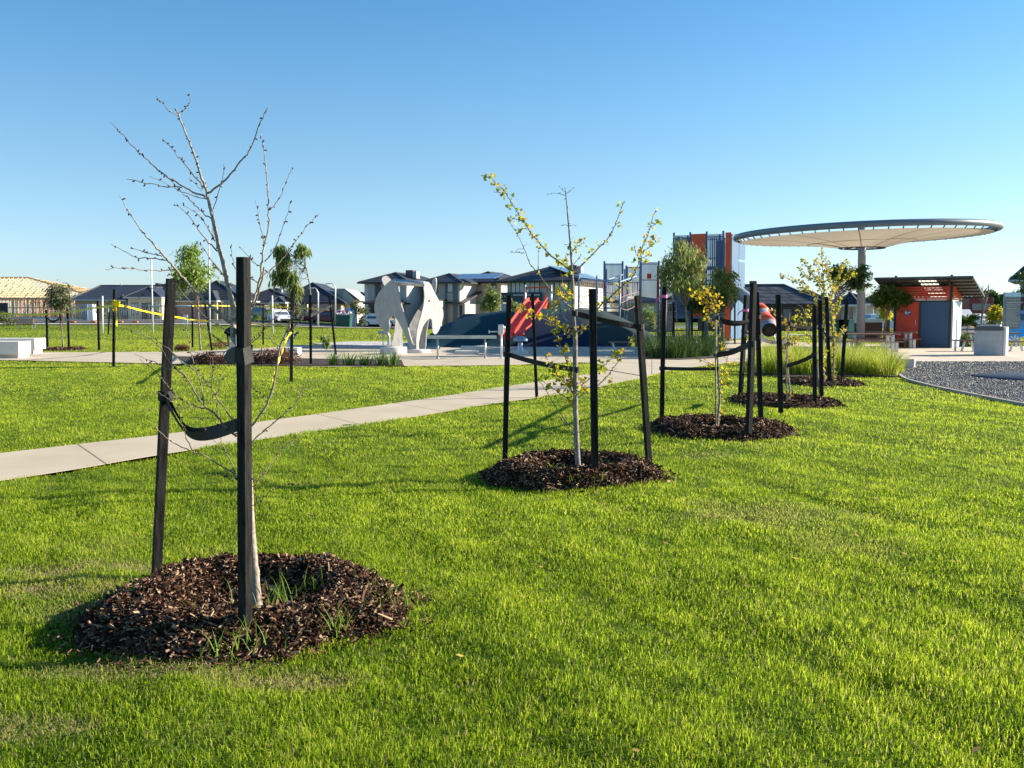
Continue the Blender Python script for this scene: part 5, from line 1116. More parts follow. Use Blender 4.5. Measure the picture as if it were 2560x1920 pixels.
# ------------------------------------------------------------------ mound, slide, tunnel box
MXL, MXR = X(1060, 50), X(1666, 50)
def moundz(x, y):
    prof = [(1056, 869), (1075, 838), (1094, 819), (1138, 801), (1198, 785), (1258, 776), (1330, 773), (1400, 772), (1450, 772), (1498, 774), (1535, 787), (1578, 806), (1620, 832), (1650, 853), (1670, 868)]
    px = 1280 + x / (51 * .9975) * FPX; z = 0
    for i in range(len(prof) - 1):
        a, b = prof[i], prof[i + 1]
        if a[0] <= px <= b[0]: t = (px - a[0]) / (b[0] - a[0]); z = U(1280, a[1] + (b[1] - a[1]) * t, 51).z
    t = (y - 51) / (4.6 if y < 51 else 5.5)
    if abs(t) >= 1: return -0.02
    return max(-.02, z * (1 - abs(t) ** 2.4))
def mound():
    mb = MB(); nx, ny = 90, 44; vs = []
    for j in range(ny):
        for i in range(nx):
            x = MXL + (MXR - MXL) * i / (nx - 1); y = 46.2 + 10.5 * j / (ny - 1); vs.append((x, y, moundz(x, y)))
    mb.add(vs, [(j * nx + i, j * nx + i + 1, (j + 1) * nx + i + 1, (j + 1) * nx + i) for j in range(ny - 1) for i in range(nx - 1)], 0, True)
    m = M('mound_rubber', (0.006, 0.018, 0.05), .85, col2=(0.009, 0.026, 0.062), scale=50, spec=.2, bump=.2, bscale=80); n = m.node_tree; p = n.nodes['Principled BSDF']; base = p.inputs['Base Color'].links[0].from_socket
    tc = [q for q in n.nodes if q.type == 'TEX_COORD'][0]; sp = n.nodes.new('ShaderNodeSeparateXYZ'); n.links.new(tc.outputs['Object'], sp.inputs[0])
    # sweeping coloured fields: circles in plan/elevation
    prev = base
    for (cx, cz, rr, col) in ((-3.6, 2.2, 2.9, (0.010, 0.05, 0.068)), (4.6, 2.9, 3.4, (0.028, 0.045, 0.045)), (6.8, -.6, 1.5, (0.03, .048, .047)), (0.2, 3.2, 1.7, (0.010, 0.05, 0.068))):
        cb = n.nodes.new('ShaderNodeCombineXYZ'); cb.inputs[2].default_value = 0
        n.links.new(sp.outputs[0], cb.inputs[0]); n.links.new(sp.outputs[2], cb.inputs[1])
        d = n.nodes.new('ShaderNodeVectorMath'); d.operation = 'DISTANCE'; d.inputs[1].default_value = (cx, cz, 0); n.links.new(cb.outputs[0], d.inputs[0])
        lt = n.nodes.new('ShaderNodeMath'); lt.operation = 'LESS_THAN'; lt.inputs[1].default_value = rr; n.links.new(d.outputs['Value'], lt.inputs[0])
        mx = n.nodes.new('ShaderNodeMix'); mx.data_type = 'RGBA'; n.links.new(lt.outputs[0], mx.inputs[0]); n.links.new(prev, mx.inputs[6]); mx.inputs[7].default_value = (*col, 1); prev = mx.outputs[2]
    n.links.new(prev, p.inputs['Base Color'])
    mb.build('play_mound', m, loc=(X(1360, 51), 51, 0), label='big domed play mound covered in navy and teal rubber', cat='play mound')
mound()
def c6(l): return [(1180 + a / 8.296, 700 + b / 8.295) for a, b in l]
def slide():
    m = M('slide_red', (0.62, 0.045, 0.012), .4, var=.08, spec=.4); rt = thing('slide', 'double wave red slide running down the front of the play mound', 'slide', tuple(G(1280, 860)))
    # centre lines of the two lanes, top to bottom (picture -> depth along the mound)
    rows = [(752, 1322, 1345, 1368, 50.0), (762, 1312, 1338, 1362, 49.5), (775, 1303, 1328, 1354, 48.9), (790, 1290, 1317, 1342, 48.1), (805, 1278, 1303, 1334, 47.3), (818, 1270, 1295, 1326, 46.7), (829, 1262, 1290, 1316, 46.2), (840, 1254, 1285, 1310, 45.8), (846, 1248, 1283, 1308, 45.5)]
    for s_, (li, ri) in enumerate(((1, 2), (2, 3))):
        mb = MB(); vs = []; L = []; Rr = []
        for r in rows: L.append(U(r[li], r[0], r[4])); Rr.append(U(r[ri], r[0], r[4]))
        L = smoothline(L, 4); Rr = smoothline(Rr, 4); nn = len(L)
        for i in range(nn):
            a, b = L[i], Rr[i]
            for k in range(9):
                t = k / 8; p = a.lerp(b, t); w = (2 * t - 1) ** 4; vs.append(p + Vector((0, 0, -.04 + .16 * w + .05 * math.sin(i / nn * 9))))
        mb.add(vs, [(i * 9 + k, i * 9 + k + 1, i * 9 + k + 10, i * 9 + k + 9) for i in range(nn - 1) for k in range(8)], 0, True)
        for e in (L, Rr): mb.tube([p + Vector((0, 0, .13 + .05 * math.sin(i / nn * 9))) for i, p in enumerate(e)], .045, 8)
        mb.tube([L[-1] + Vector((0, 0, -.02)), (L[-1] + Rr[-1]) / 2 + Vector((0, -.1, -.08)), Rr[-1] + Vector((0, 0, -.02))], .05, 8)
        o = mb.build('slide_lane', m, rt)
    mb = MB()
    for a, b, c_ in ((1318, 1322, 1315), (1341, 1345, 1339), (1362, 1368, 1361)):
        mb.prism([U(a - 4, 771, 50), U(a + 5, 772, 50.1), U(b + 2, 752, 50.3), U(b - 4, 750, 50.3)], (0, .08, 0))
    mb.build('slide_hood', m, rt)
    mb = MB(); p0 = 50.6
    for q in ((1313, 1378),):
        for px in q: MB().tube([U(px, 782, p0), U(px, 712, p0)], .05, 10).build('slide_post', STL2, rt)
    mb = None
    mb = MB(); mb.bar(U(1311, 719, p0), U(1377, 718.5, p0), .07, .07); 
    mb.tube([U(1317, 720, p0), U(1317, 730, p0), U(1310, 737, p0), U(1310, 757, p0)], .03, 8); mb.tube([U(1368, 720, p0), U(1368, 731, p0), U(1363, 738, p0), U(1363, 757, p0)], .03, 8); mb.bar(U(1366, 765, p0), U(1378, 764, p0), .05, .3); mb.build('safety_rail', ORNG, rt)
slide()
def tunnelbox():
    P = G(1430, 866); rt = thing('tunnel_entrance', 'square grey concrete tunnel frame set into the mound right of the slide', 'play tunnel', tuple(P)); Y = 47.6
    g = M('grey_frame', (0.26, 0.27, 0.30), .7); a = U(1404, 855, Y); b = U(1452, 823, Y)
    mb = MB(); mb.box(a.x, b.x, Y, Y + 1.8, a.z, b.z); mb.build('box', g, rt, bevel=.02); mb = MB(); mb.prism([U(1404, 844, Y - .02), U(1452, 846, Y - .02), U(1448, 856, Y - .3), U(1408, 852, Y - .3)], (0, .02, 0)); mb.build('ledge', M('ledge', (.2, .18, .19), .8), rt)
    mb = MB(); mb.box(b.x - .25, b.x - .05, Y - .02, Y + .3, b.z - .3, b.z + .02); mb.build('cheek', CONC, rt)
tunnelbox()
def splaybench(pl, pr, ptop, base, label, Y, top=TIMB):
    A = U((pl + pr) / 2, base, Y); A.z = 0; rt = thing('bench', label, 'bench', tuple(A)); a = U(pl, ptop, Y); b = U(pr, ptop, Y); mb = MB()
    for k in range(4): mb.box(a.x, b.x, Y - .22 + k * .115, Y - .12 + k * .115, a.z - .04, a.z)
    mb.build('seat', top, rt)
    for x, s_ in ((a.x + .12, .16), (b.x - .55, .25)):
        for y in (Y - .18, Y + .18): MB().bar((x + s_, y, .02), (x, y, a.z - .04), .045, .045).build('leg', STL2, rt)
splaybench(1523, 1616, 854, 888, 'backless timber bench with splayed white legs right of the mound', G(1560, 888).y)

# ------------------------------------------------------------------ playground towers
def bars(mb, a, b, z0, z1, n, r=.022, m=0):
    a = Vector(a); b = Vector(b)
    for i in range(n): p = a.lerp(b, (i + .5) / n); mb.bar((p.x, p.y, z0), (p.x, p.y, z1), r * 2, r * 2, m)
def playfort():
    Yt = 58.5; ph = R(-28)                                      # front face runs along (cos, sin) of ph
    C = G(1683, 851); C = U(1683, 848, Yt); C.z = 0; rt = thing('climbing_tower', 'tall steel blue and orange climbing tower with slatted sides', 'play tower', tuple(C))
    u = Vector((math.cos(ph), math.sin(ph), 0)); v = Vector((-math.sin(ph), math.cos(ph), 0))
    Xof = lambda px: PV(px, 780, C, ph); H = U(1683, 587, Yt).z; Z = lambda py: U(1700, py, Yt).z
    f = [Xof(1683), Xof(1723.6), Xof(1764.5), Xof(1805.6)]; W = (f[3] - f[0]).length; D = 2.6
    def pt(p, z): return Vector((p.x, p.y, z))
    posts = f + [f[0] + v * D, f[3] + v * D, f[1] + v * D, f[2] + v * D, f[3] + v * D * .5]
    for p in posts: MB().tube([pt(p, 0), pt(p, H + .12)], .065, 12).build('post', SLATE, rt)
    zt = Z(589); zm = Z(792)
    for k, (a, b) in enumerate(((f[0], f[1]), (f[2], f[3]))):
        mb = MB(); bars(mb, pt(a + u * .08, 0), pt(b - u * .08, 0), zm, zt, 15, .016)
        for z in (Z(596), Z(648), zm + .05): mb.bar(pt(a, z), pt(b, z), .05, .06)
        mb.build('slat_panel', SLATE, rt)
    MB().prism([pt(f[1] - v * .03, Z(700)), pt(f[2] - v * .03, Z(700)), pt(f[2] - v * .03, Z(587)), pt(f[1] - v * .03, Z(587))], v * .04).build('orange_panel', ORNG, rt)
    mb = MB(); bars(mb, pt(f[1] + u * .05, 0), pt(f[2] - u * .05, 0), zm, Z(705), 12, .03); mb.build('slat_panel', REDP, rt)
    for (a, b) in ((f[0] + v * D, f[3] + v * D), (f[0], f[0] + v * D)):
        mb = MB(); bars(mb, pt(a, 0), pt(b, 0), zm, zt, 24, .016); mb.bar(pt(a, zt - .1), pt(b, zt - .1), .05, .06); mb.bar(pt(a, Z(700)), pt(b, Z(700)), .05, .06); mb.build('slat_panel', SLATE, rt)
    # platforms
    for z in (Z(792), Z(730), Z(668)): mb = MB(); mb.prism([pt(f[0], z), pt(f[3], z), pt(f[3] + v * D, z), pt(f[0] + v * D, z)], (0, 0, -.1)); mb.build('platform', SLATE, rt)
    # inner pieces seen through the slats
    mb = MB(); mb.prism([pt(f[0] + v * 1.2 + u * .1, Z(690)), pt(f[0] + v * 1.2 + u * .7, Z(690)), pt(f[0] + v * 1.2 + u * .7, Z(592)), pt(f[0] + v * 1.2 + u * .1, Z(592))], v * .04); mb.build('inner_panel', REDP, rt)
    mb = MB(); mb.prism([pt(f[2] + v * 1.4 + u * .1, Z(760)), pt(f[3] + v * 1.4 - u * .3, Z(760)), pt(f[3] + v * 1.4 - u * .3, Z(600)), pt(f[2] + v * 1.4 + u * .1, Z(600))], v * .04); mb.build('inner_panel', BLUP, rt)
    # right (sunlit) side: orange fin then blue panels
    s0 = f[3] + u * .10; zlo = Z(846); zz = Z(586); w2 = MB(); q = [s0, s0 + v * .85, s0 + v * 1.75, s0 + v * 2.65]
    fin = MB(); fin.prism([pt(s0 + u * .02, zlo), pt(s0 + u * .34 + v * .05, zlo), pt(s0 + u * .34 + v * .05, zz), pt(s0 + u * .02, zz)], v * .06); fin.build('orange_fin', ORNG, rt)
    LB = M('light_blue_panel', (0.05, 0.12, 0.22), .7, var=.05)
    for k, (a, b, z1, z2) in enumerate(((s0 + u * .36 + v * .06, s0 + u * .36 + v * 1.5, zlo, zz - .08), (s0 + u * .36 + v * 1.56, s0 + u * .36 + v * 2.9, Z(648), zz - .1), (s0 + u * .36 + v * 1.56, s0 + u * .36 + v * 2.9, zlo, Z(642 + 8) - .1))): mb = MB(); mb.prism([pt(a, z1), pt(b, z1), pt(b, z2), pt(a, z2)], u * .04); mb.build('blue_side_panel', LB, rt)
    # rope net on the left
    net = M('climbing_rope', (0.55, 0.33, 0.25), .8); mb = MB(); a = U(1668, 750, Yt - 1.2); b = U(1690, 750, Yt - 1.2); zt2 = Z(752)
    for i in range(5): t = i / 4; mb.tube([pt(a.lerp(b, t) + Vector((0, -.6 * 1, 0)), .05), pt(a.lerp(b, t), zt2)], .014, 5)
    for j in range(8): z = .1 + (zt2 - .1) * j / 7; yo = -.6 * (1 - j / 7); mb.tube([pt(a + Vector((0, yo, 0)), z), pt(b + Vector((0, yo, 0)), z)], .014, 5)
    mb.build('rope_net', net, rt)
    # tube slide
    def tp(px, py, Y): return U(px, py, Y)
    g = M('grey_tube', (0.24, 0.27, 0.30), .4, var=.05)
    MB().tube(smoothline([tp(1836, 728, 58.5), tp(1852, 735, 58), tp(1868, 748, 57), tp(1884, 765, 56), tp(1896, 778, 55)], 5), .36, 18).build('tube_slide', g, rt)
    # orange collars
    OR2 = M('bright_orange_plastic', (0.75, 0.11, 0.03), .35, var=.05)
    mb = MB(); mb.tube(smoothline([tp(1893, 774, 55.2), tp(1902, 783, 54.6), tp(1910, 795, 53.8), tp(1916, 806, 53.2)], 5), .38, 18); mb.build('tube_section', g, rt)
    mb = MB(); mb.tube([tp(1897, 775, 55), tp(1906, 784, 54.4)], [.43, .43], 18); mb.build('tube_collar', OR2, rt)
    mb = MB(); mb.tube([tp(1910, 797, 53.7), tp(1920, 814, 52.8)], [.42, .50], 20); mb.build('tube_collar', OR2, rt)
    mb = MB(); mb.tube([tp(1919, 812, 52.9), tp(1924, 825, 52.3)], [.44, .40], 20, cap=False); mb.build('mouth_rim', g, rt)
    mb = MB(); mb.tube([tp(1921, 817, 52.7), tp(1923.5, 824, 52.35)], [.35, .36], 20); mb.build('tube_mouth', BLUSH, rt)
    mb = MB(); mb.tube([tp(1912, 815, 53), pt(tp(1904, 850, 52.6), .02)], .03, 6); mb.tube([tp(1932, 820, 53), pt(tp(1940, 850, 52.6), .02)], .03, 6); mb.build('slide_leg', STL2, rt)
playfort()
def lowfort():
    Y0 = 62.0; rt = thing('rope_play_structure', 'lower blue slatted play decks joined by rope bridges, left of the tall tower', 'play structure', tuple(U(1580, 845, Y0)))
    rt.location.z = 0; OFF[rt] = Vector(rt.location)
    Z = lambda py: U(1600, py, Y0).z
    def P(px, dy=0): p = U(px, 780, Y0 + dy); p.z = 0; return p
    def pt(p, z): return Vector((p.x, p.y, z))
    PS = M('lilac_slat', (0.10, 0.17, 0.33), .45, var=.15, scale=2)
    for px, top, dy in ((1510.5, 653, 0), (1556, 653, 0), (1565, 661, 1.5), (1600, 652, 0), (1646.5, 652, 0), (1651, 661, 1.5), (1664, 655, 1.5), (1600, 668, 2.5), (1646, 668, 2.5), (1515, 668, 2.5), (1560, 668, 2.5)):
        MB().tube([pt(P(px, dy), 0), pt(P(px, dy), Z(top))], .07, 10).build('post', SLATE, rt)
    for px in (1492, 1549, 1446.5): MB().tube([pt(P(px, -2), 0), pt(P(px, -2), Z(692 if px != 1549 else 695))], .06, 10).build('post', M('pale_post', (.24, .29, .36), .4), rt)
    for a, b, z0, z1, n, dy, rails in ((1512, 1555, 753, 658, 15, 0, (662, 700, 750)), (1567, 1599, 740, 664, 11, 1.5, (666, 705)), (1602, 1645, 752, 655, 16, 0, (660, 700, 750)), (1652, 1664, 745, 664, 5, 1.5, (666, 705)), (1664, 1683, 745, 664, 7, 1.5, (666,))):
        mb = MB(); bars(mb, P(a, dy), P(b, dy), Z(z0), Z(z1), n, .02)
        for r in rails: mb.bar(pt(P(a, dy), Z(r)), pt(P(b, dy), Z(r)), .05, .05)
        mb.build('slat_panel', PS if dy == 0 else SLATE, rt)
    p, q = P(1616, -.06), P(1628, -.06); MB().box(p.x, q.x, p.y - .02, p.y + .02, Z(697), Z(684)).build('orange_square', ORNG, rt)
    p, q = P(1642, -.05), P(1645, -.05); MB().box(p.x, q.x, p.y - .02, p.y + .02, Z(750), Z(664)).build('orange_strip', ORNG, rt)
    for a, b in ((1511, 1556), (1600, 1647)): p, q = P(a), P(b); mb = MB(); mb.box(p.x, q.x, p.y, p.y + 2.5, Z(757), Z(752)); mb.build('platform', M('deck_grey', (.16, .15, .16), .7), rt)
    # blue bridge rails and rope bridges
    BR = M('sky_blue_rail', (0.32, 0.50, 0.68), .4, var=.04); mb = MB()
    mb.bar(pt(P(1448, -2), Z(700)), pt(P(1492, -2), Z(702)), .1, .05); mb.bar(pt(P(1492, -2), Z(701)), pt(P(1549, -2), Z(708)), .1, .05); mb.bar(pt(P(1549, -2), Z(707)), pt(P(1600, 0), Z(686)), .1, .05); mb.bar(pt(P(1520, -1), Z(700)), pt(P(1557, 0), Z(686)), .08, .05); mb.build('bridge_rail', BR, rt)
    rope = M('climbing_rope', (0.55, 0.33, 0.25), .8)
    for a, b, za, zb, dya, dyb in ((1448, 1492, 740, 740, -2, -2), (1492, 1549, 742, 745, -2, -2), (1549, 1602, 757, 735, -2, 0)):
        mb = MB(); n = 9
        A_, B_ = P(a, dya), P(b, dyb)
        for k in range(3):
            pts = []
            for i in range(n):
                t = i / (n - 1); z = Z(za + (zb - za) * t + 14 * math.sin(PI * t) * (k == 2)) + k * -.28 + .25; pts.append(pt(A_.lerp(B_, t), z + random.uniform(-.04, .04)))
            mb.tube(pts, .017, 5)
        for i in range(n):
            t = (i + .5) / n; p = A_.lerp(B_, t); mb.tube([pt(p, Z(703)), pt(p + Vector((random.uniform(-.05, .05), 0, 0)), Z(745)), pt(p + Vector((random.uniform(-.3, .3), 0, 0)), Z(768))], .012, 5)
        mb.build('rope_bridge', rope, rt)
    mb = MB(); mb.bar(pt(P(1447, -2), Z(771)), pt(P(1549, -2), Z(771)), .12, .06); mb.build('bridge_deck', SLATE, rt)
    mb = MB()
    for i in range(4): x = 1640 + i * 8; mb.tube([pt(P(x, -1), 0.05), pt(P(x + 2, 0), Z(752))], .014, 5)
    for j in range(7): mb.tube([pt(P(1640, -1 + j / 7), .2 + j * .33), pt(P(1664, -1 + j / 7), .2 + j * .33)], .014, 5)
    mb.build('rope_net', rope, rt)
lowfort()
# colourbond fence behind the playground
def cfence():
    a = U(1500, 810, 88); b = U(1680, 812, 84); a.z = b.z = 0; mb = MB(); n = 60
    for i in range(n):
        p = a.lerp(b, i / n); q = a.lerp(b, (i + 1) / n); o = Vector((0, -.04 if i % 2 else 0, 0)); mb.prism([p + o, q + o, q + o + Vector((0, 0, 1.75)), p + o + Vector((0, 0, 1.75))], (0, .02, 0))
    mb.build('metal_fence', M('grey_brown_fence', (0.13, 0.12, 0.11), .6, col2=(.19, .165, .15), scale=.8), loc=tuple(a), label='grey brown ribbed metal fence behind the playground', cat='fence')
cfence()

# ------------------------------------------------------------------ shade canopy
def canopy():
    B = G(2146, 872); Y = B.y; rt = thing('shade_canopy', 'huge round cream fabric shade canopy tilted on a single grey column', 'shade canopy', tuple(B))
    Rr = 5.53; cz = 5.15
    c = Vector((U(2157, 580, Y).x, Y, cz)); ht = U(2157, 623, Y).z
    top = Vector((U(2155, 622, Y).x, Y, ht + .05))
    MB().tube([Vector((U(2151, 868, Y).x, Y, 0)), Vector((top.x, Y, ht)), Vector((top.x, Y, ht + 1.1))], [.185, .17, .165], 28).build('column', M('canopy_grey', (0.24, 0.25, 0.26), .45, var=.05), rt)
    # the picture shows the rim as an ellipse: the far edge is higher -> tilt about the x axis, plus a slight slope to the right
    def rim(a, rr=1.0):
        p = Vector((math.cos(a) * Rr * rr, math.sin(a) * Rr * rr, 0)); yv = p.y
        return c + Vector((p.x, p.y, 0.0)) + Vector((0, 0, yv * TILT + p.x * SL))
    TILT = 0.0; SL = .024
    mb = MB(); n = 96; mb.tube([rim(2 * PI * i / n) for i in range(n + 1)], .135, 12, cap=False); mb.build('ring_beam', M('canopy_grey_ring', (0.15, 0.19, 0.22), .4, var=.05), rt)
    mb = MB(); nr = 14; na = 96; vs = []
    for j in range(nr + 1):
        t = j / nr
        for i in range(na):
            a = 2 * PI * i / na; o = rim(a, .962) + Vector((0, 0, -.20)); h = top + Vector((math.cos(a) * .95, math.sin(a) * .95, 0)); s = t
            p = h.lerp(o, s); hgt = (o.z - h.z) * (1 - (1 - s) ** 2.1); p.z = h.z + hgt + .03 * math.cos(a * 6) * math.sin(PI * s); vs.append(p)
    mb.add(vs, [(j * na + i, j * na + (i + 1) % na, (j + 1) * na + (i + 1) % na, (j + 1) * na + i) for j in range(nr) for i in range(na)], 0, True)
    fm = M('cream_fabric', (0.60, 0.52, 0.39), .85, var=.05, scale=.6)
    nn = fm.node_tree; pr = nn.nodes['Principled BSDF']; tl = nn.nodes.new('ShaderNodeBsdfTranslucent'); ms = nn.nodes.new('ShaderNodeMixShader'); ms.inputs[0].default_value = .32
    tl.inputs[0].default_value = (0.66, 0.56, 0.41, 1); out = [q for q in nn.nodes if q.type == 'OUTPUT_MATERIAL'][0]; nn.links.new(pr.outputs[0], ms.inputs[1]); nn.links.new(tl.outputs[0], ms.inputs[2]); nn.links.new(ms.outputs[0], out.inputs[0])
    mb.build('fabric', fm, rt)
    # seams
    sm = M('fabric_seam', (0.46, 0.40, 0.31), .85); mb = MB()
    for k in range(12):
        a = 2 * PI * (k + .3) / 12; pts = []
        for j in range(0, 15):
            s = j / 14; o = rim(a, .962) + Vector((0, 0, -.20)); h = top + Vector((math.cos(a) * .95, math.sin(a) * .95, 0)); p = h.lerp(o, s); p.z = h.z + (o.z - h.z) * (1 - (1 - s) ** 2.1) + .03 * math.cos(a * 6) * math.sin(PI * s) - .012; pts.append(p)
        mb.ribbon(pts, .05, wd=(-math.sin(a), math.cos(a), 0), th=.004)
    pts = []
    for i in range(61):
        a = 2 * PI * i / 60; s = .32; o = rim(a, .962) + Vector((0, 0, -.20)); h = top + Vector((math.cos(a) * .95, math.sin(a) * .95, 0)); p = h.lerp(o, s); p.z = h.z + (o.z - h.z) * (1 - (1 - s) ** 2.1) - .02; pts.append(p)
    mb.ribbon(pts, .05, wd=(0, 0, 1), tw=[1.2] * 61, th=.004); mb.build('seams', sm, rt)
    for k in range(60):
        a = 2 * PI * (k + .5) / 60; MB().bar(rim(a, .985) + Vector((0, 0, -.1)), rim(a, .964) + Vector((0, 0, -.21)), .04, .03).build('lashing', DARK, rt)
    mb = MB(); mb.tube([top + Vector((math.cos(a) * .97, math.sin(a) * .97, -.0)) for a in np.linspace(0, 2 * PI, 33)], .035, 8, cap=False)
    for k in range(12): a = 2 * PI * k / 12; mb.bar(top + Vector((math.cos(a) * .97, math.sin(a) * .97, 0)), top + Vector((math.cos(a) * .25, math.sin(a) * .25, .1)), .03, .05)
    mb.build('hub_ring', DARK, rt)
canopy()

# ------------------------------------------------------------------ toilet block
def toilet():
    B = G(2376, 872); YW = B.y; rt = thing('toilet_block', 'small toilet block with a red door, blue wall panel and skillion roof', 'toilet block', tuple(B), rz=R(-33))
    OFF[rt] = Vector((0, 0, 0)); D = 2.4; Y = 0.0
    def X(px, Y_=0): return (px - 2376) / FPX * YW / math.cos(R(9)) * 1.0
    def U(px, py, Y_=0): p = Vector((X(px), Y_, 0)); p.z = CH - (py - HZ) / FPX * (YW + Y_ * .6) * 1.0; return p
    xl = X(2243); xr = 0.0
    Z = lambda py: U(2310, py, 0).z
    z1 = Z(753); zt = Z(715)
    xd = X(2303, Y)
    MB().box(xl + .06, xd - .05, Y, Y + .08, .05, z1 - .03).build('door', REDP, rt)
    o = MB(); o.box(xd + .05, xr - .1, Y, Y + .08, .05, z1 - .03); o.build('wall_panel', M('deep_blue_panel', (0.035, 0.085, 0.17), .7, var=.05), rt)
    # frame posts
    for x in (xl, xd, xr - .04):
        for y in ((Y - .02, Y + .10), (Y + D, Y + D + .1)):
            if x == xd and y[0] > Y: continue
            MB().box(x - .05, x + .05, y[0], y[1], 0, (zt + .5 if x != xd else z1)).build('post', DARK, rt)
    MB().box(xl, xr, Y - .01, Y + .09, z1 - .03, z1 + .05).build('beam', DARK, rt)
    LB = M('pale_blue_wall', (0.42, 0.56, 0.68), .5, var=.05)
    MB().box(xr - .03, xr + .05, Y + .12, Y + D - .02, .05, z1).build('side_wall', LB, rt); MB().box(xl - .02, xl + .04, Y + .12, Y + D - .02, .05, z1).build('side_wall', BLUP, rt); MB().box(xl, xr, Y + D, Y + D + .06, .05, z1).build('rear_wall', BLUP, rt)
    # louvres
    mb = MB(); n = 8; h = (zt - z1 - .06) / n
    for k in range(n): mb.box(xl + .06, xr - .1, Y + .02, Y + .06, z1 + .06 + k * h, z1 + .06 + (k + .72) * h)
    for x in (X(2316, Y),): mb.box(x - .02, x + .02, Y + .062, Y + .08, z1 + .05, zt)
    mb.box(xr - .22, xr - .09, Y + .0, Y + .061, z1 + .05, zt); mb.build('louvres', REDP, rt)
    mb = MB()
    for k in range(n): mb.box(xr - .01, xr + .04, Y + .12, Y + D * (1 - .04 * 0), z1 + .06 + k * h, z1 + .06 + (k + .72) * h)
    mb.build('louvres', ORNG, rt)
    # skillion roof: high at the front, low at the back
    yf = Y - 0.85; zf = U(2300, 694, yf).z; yb = Y + D + .35; zb_ = U(2423, 741.5, yb).z
    xb = .95; xa = X(2243) - .75
    rf = M('roof_underside', (0.20, 0.16, 0.13), .6, var=.15); mb = MB(); nc = 46; vs = []
    sk = (X(2316, Y) - .0, X(2345, Y))
    def rib(x0, x1, m_, mb):
        n = max(2, int((x1 - x0) / .045)); vs = []
        for i in range(n + 1):
            x = x0 + (x1 - x0) * i / n; w = .018 * math.sin(x * 2 * PI / .18); vs += [(x, yf, zf + w), (x, yb, zb_ + w), (x, yf, zf + w + .012), (x, yb, zb_ + w + .012)]
        fs = []
        for i in range(n): a = i * 4; b = a + 4; fs += [(a, b, b + 1, a + 1), (a + 2, a + 3, b + 3, b + 2), (a, a + 2, b + 2, b), (a + 1, b + 1, b + 3, a + 3)]
        mb.add(vs, fs, 0)
    s0, s1 = X(2300, Y) , X(2341, Y)
    mb = MB(); rib(xa, s0, 0, mb); rib(s1, xb, 0, mb); mb.build('roof_sheeting', rf, rt)
    mt = bpy.data.materials.new('translucent_sheet'); mt.use_nodes = True; q = mt.node_tree; q.nodes.clear(); ou = q.nodes.new('ShaderNodeOutputMaterial'); tr = q.nodes.new('ShaderNodeBsdfTranslucent'); tr.inputs[0].default_value = (.9, .9, .85, 1); q.links.new(tr.outputs[0], ou.inputs[0])
    mb = MB(); rib(s0, s1, 0, mb); mb.build('skylight_sheet', mt, rt)
    mb = MB(); sl = (zb_ - zf) / (yb - yf)
    for k in range(7):
        y = yf + .1 + (yb - yf - .2) * k / 6; z = zf + sl * (y - yf); mb.box(xa + .02, xb - .02, y - .03, y + .03, z - .10, z - .022)
    mb.build('purlins', DARK, rt); mb = MB(); mb.bar((xa, yf, zf), (xb, yf, zf), .05, .09); mb.bar((xb, yf, zf), (xb, yb, zb_), .05, .07); mb.bar((xa, yf, zf), (xa, yb, zb_), .05, .07); mb.build('fascia', M('teal_fascia', (0.04, 0.07, 0.08), .5), rt)
    for x in (xl + .05, xr - .05): mb = MB(); mb.bar((x, yf + .1, zf - .12), (x, Y + D, zf + sl * (Y + D - yf) - .12), .06, .09); mb.bar((x, Y + .03, zt - .45), (x, yf + .4, zf - .2), .05, .05); mb.build('bracket', DARK, rt)
    # sign and handle
    p = U(2265.5, 788, Y - .02); q = U(2281.5, 776.5, Y - .02); sg = MB().box(p.x, q.x, Y - .02, Y - .003, p.z, q.z).build('toilet_sign', M('sign_blue', (0.01, 0.04, 0.28), .4), rt)
    mb = MB(); w = q.x - p.x; zc = p.z + (q.z - p.z) * .62; yq = Y - .026
    for k, fx in enumerate((.16, .36, .60, .82)):
        x = p.x + w * fx; r = .016 if k < 2 else .011; hh = .075 if k < 2 else .055
        mb.add([(x + r * math.cos(a), yq, zc + hh * .6 + r * math.sin(a)) for a in np.linspace(0, 2 * PI, 9)[:-1]], [tuple(range(8))]); mb.add([(x - .017, yq, zc - hh * .6), (x + .017, yq, zc - hh * .6), (x + .022, yq, zc + hh * .3), (x - .022, yq, zc + hh * .3)] if k != 1 else [(x - .03, yq, zc - hh * .6), (x + .03, yq, zc - hh * .6), (x + .008, yq, zc + hh * .35), (x - .008, yq, zc + hh * .35)], [(0, 1, 2, 3)])
    for k in range(2): z = p.z + .04 + k * .025; mb.add([(p.x + w * .12, yq, z), (p.x + w * (.8 - .15 * k), yq, z), (p.x + w * (.8 - .15 * k), yq, z + .01), (p.x + w * .12, yq, z + .01)], [(0, 1, 2, 3)])
    mb.build('pictograms', WHT, sg)
    a = U(2293, 800, Y); b = U(2293.5, 813, Y); mb = MB(); mb.tube([a + Vector((0, -.0, 0)), a + Vector((0, -.06, 0)), b + Vector((0, -.06, 0)), b], .014, 8); mb.tube([b + Vector((0, -.06, 0)), b + Vector((.05, -.06, -.02))], .012, 6); mb.build('handle', STL2, rt)
toilet()

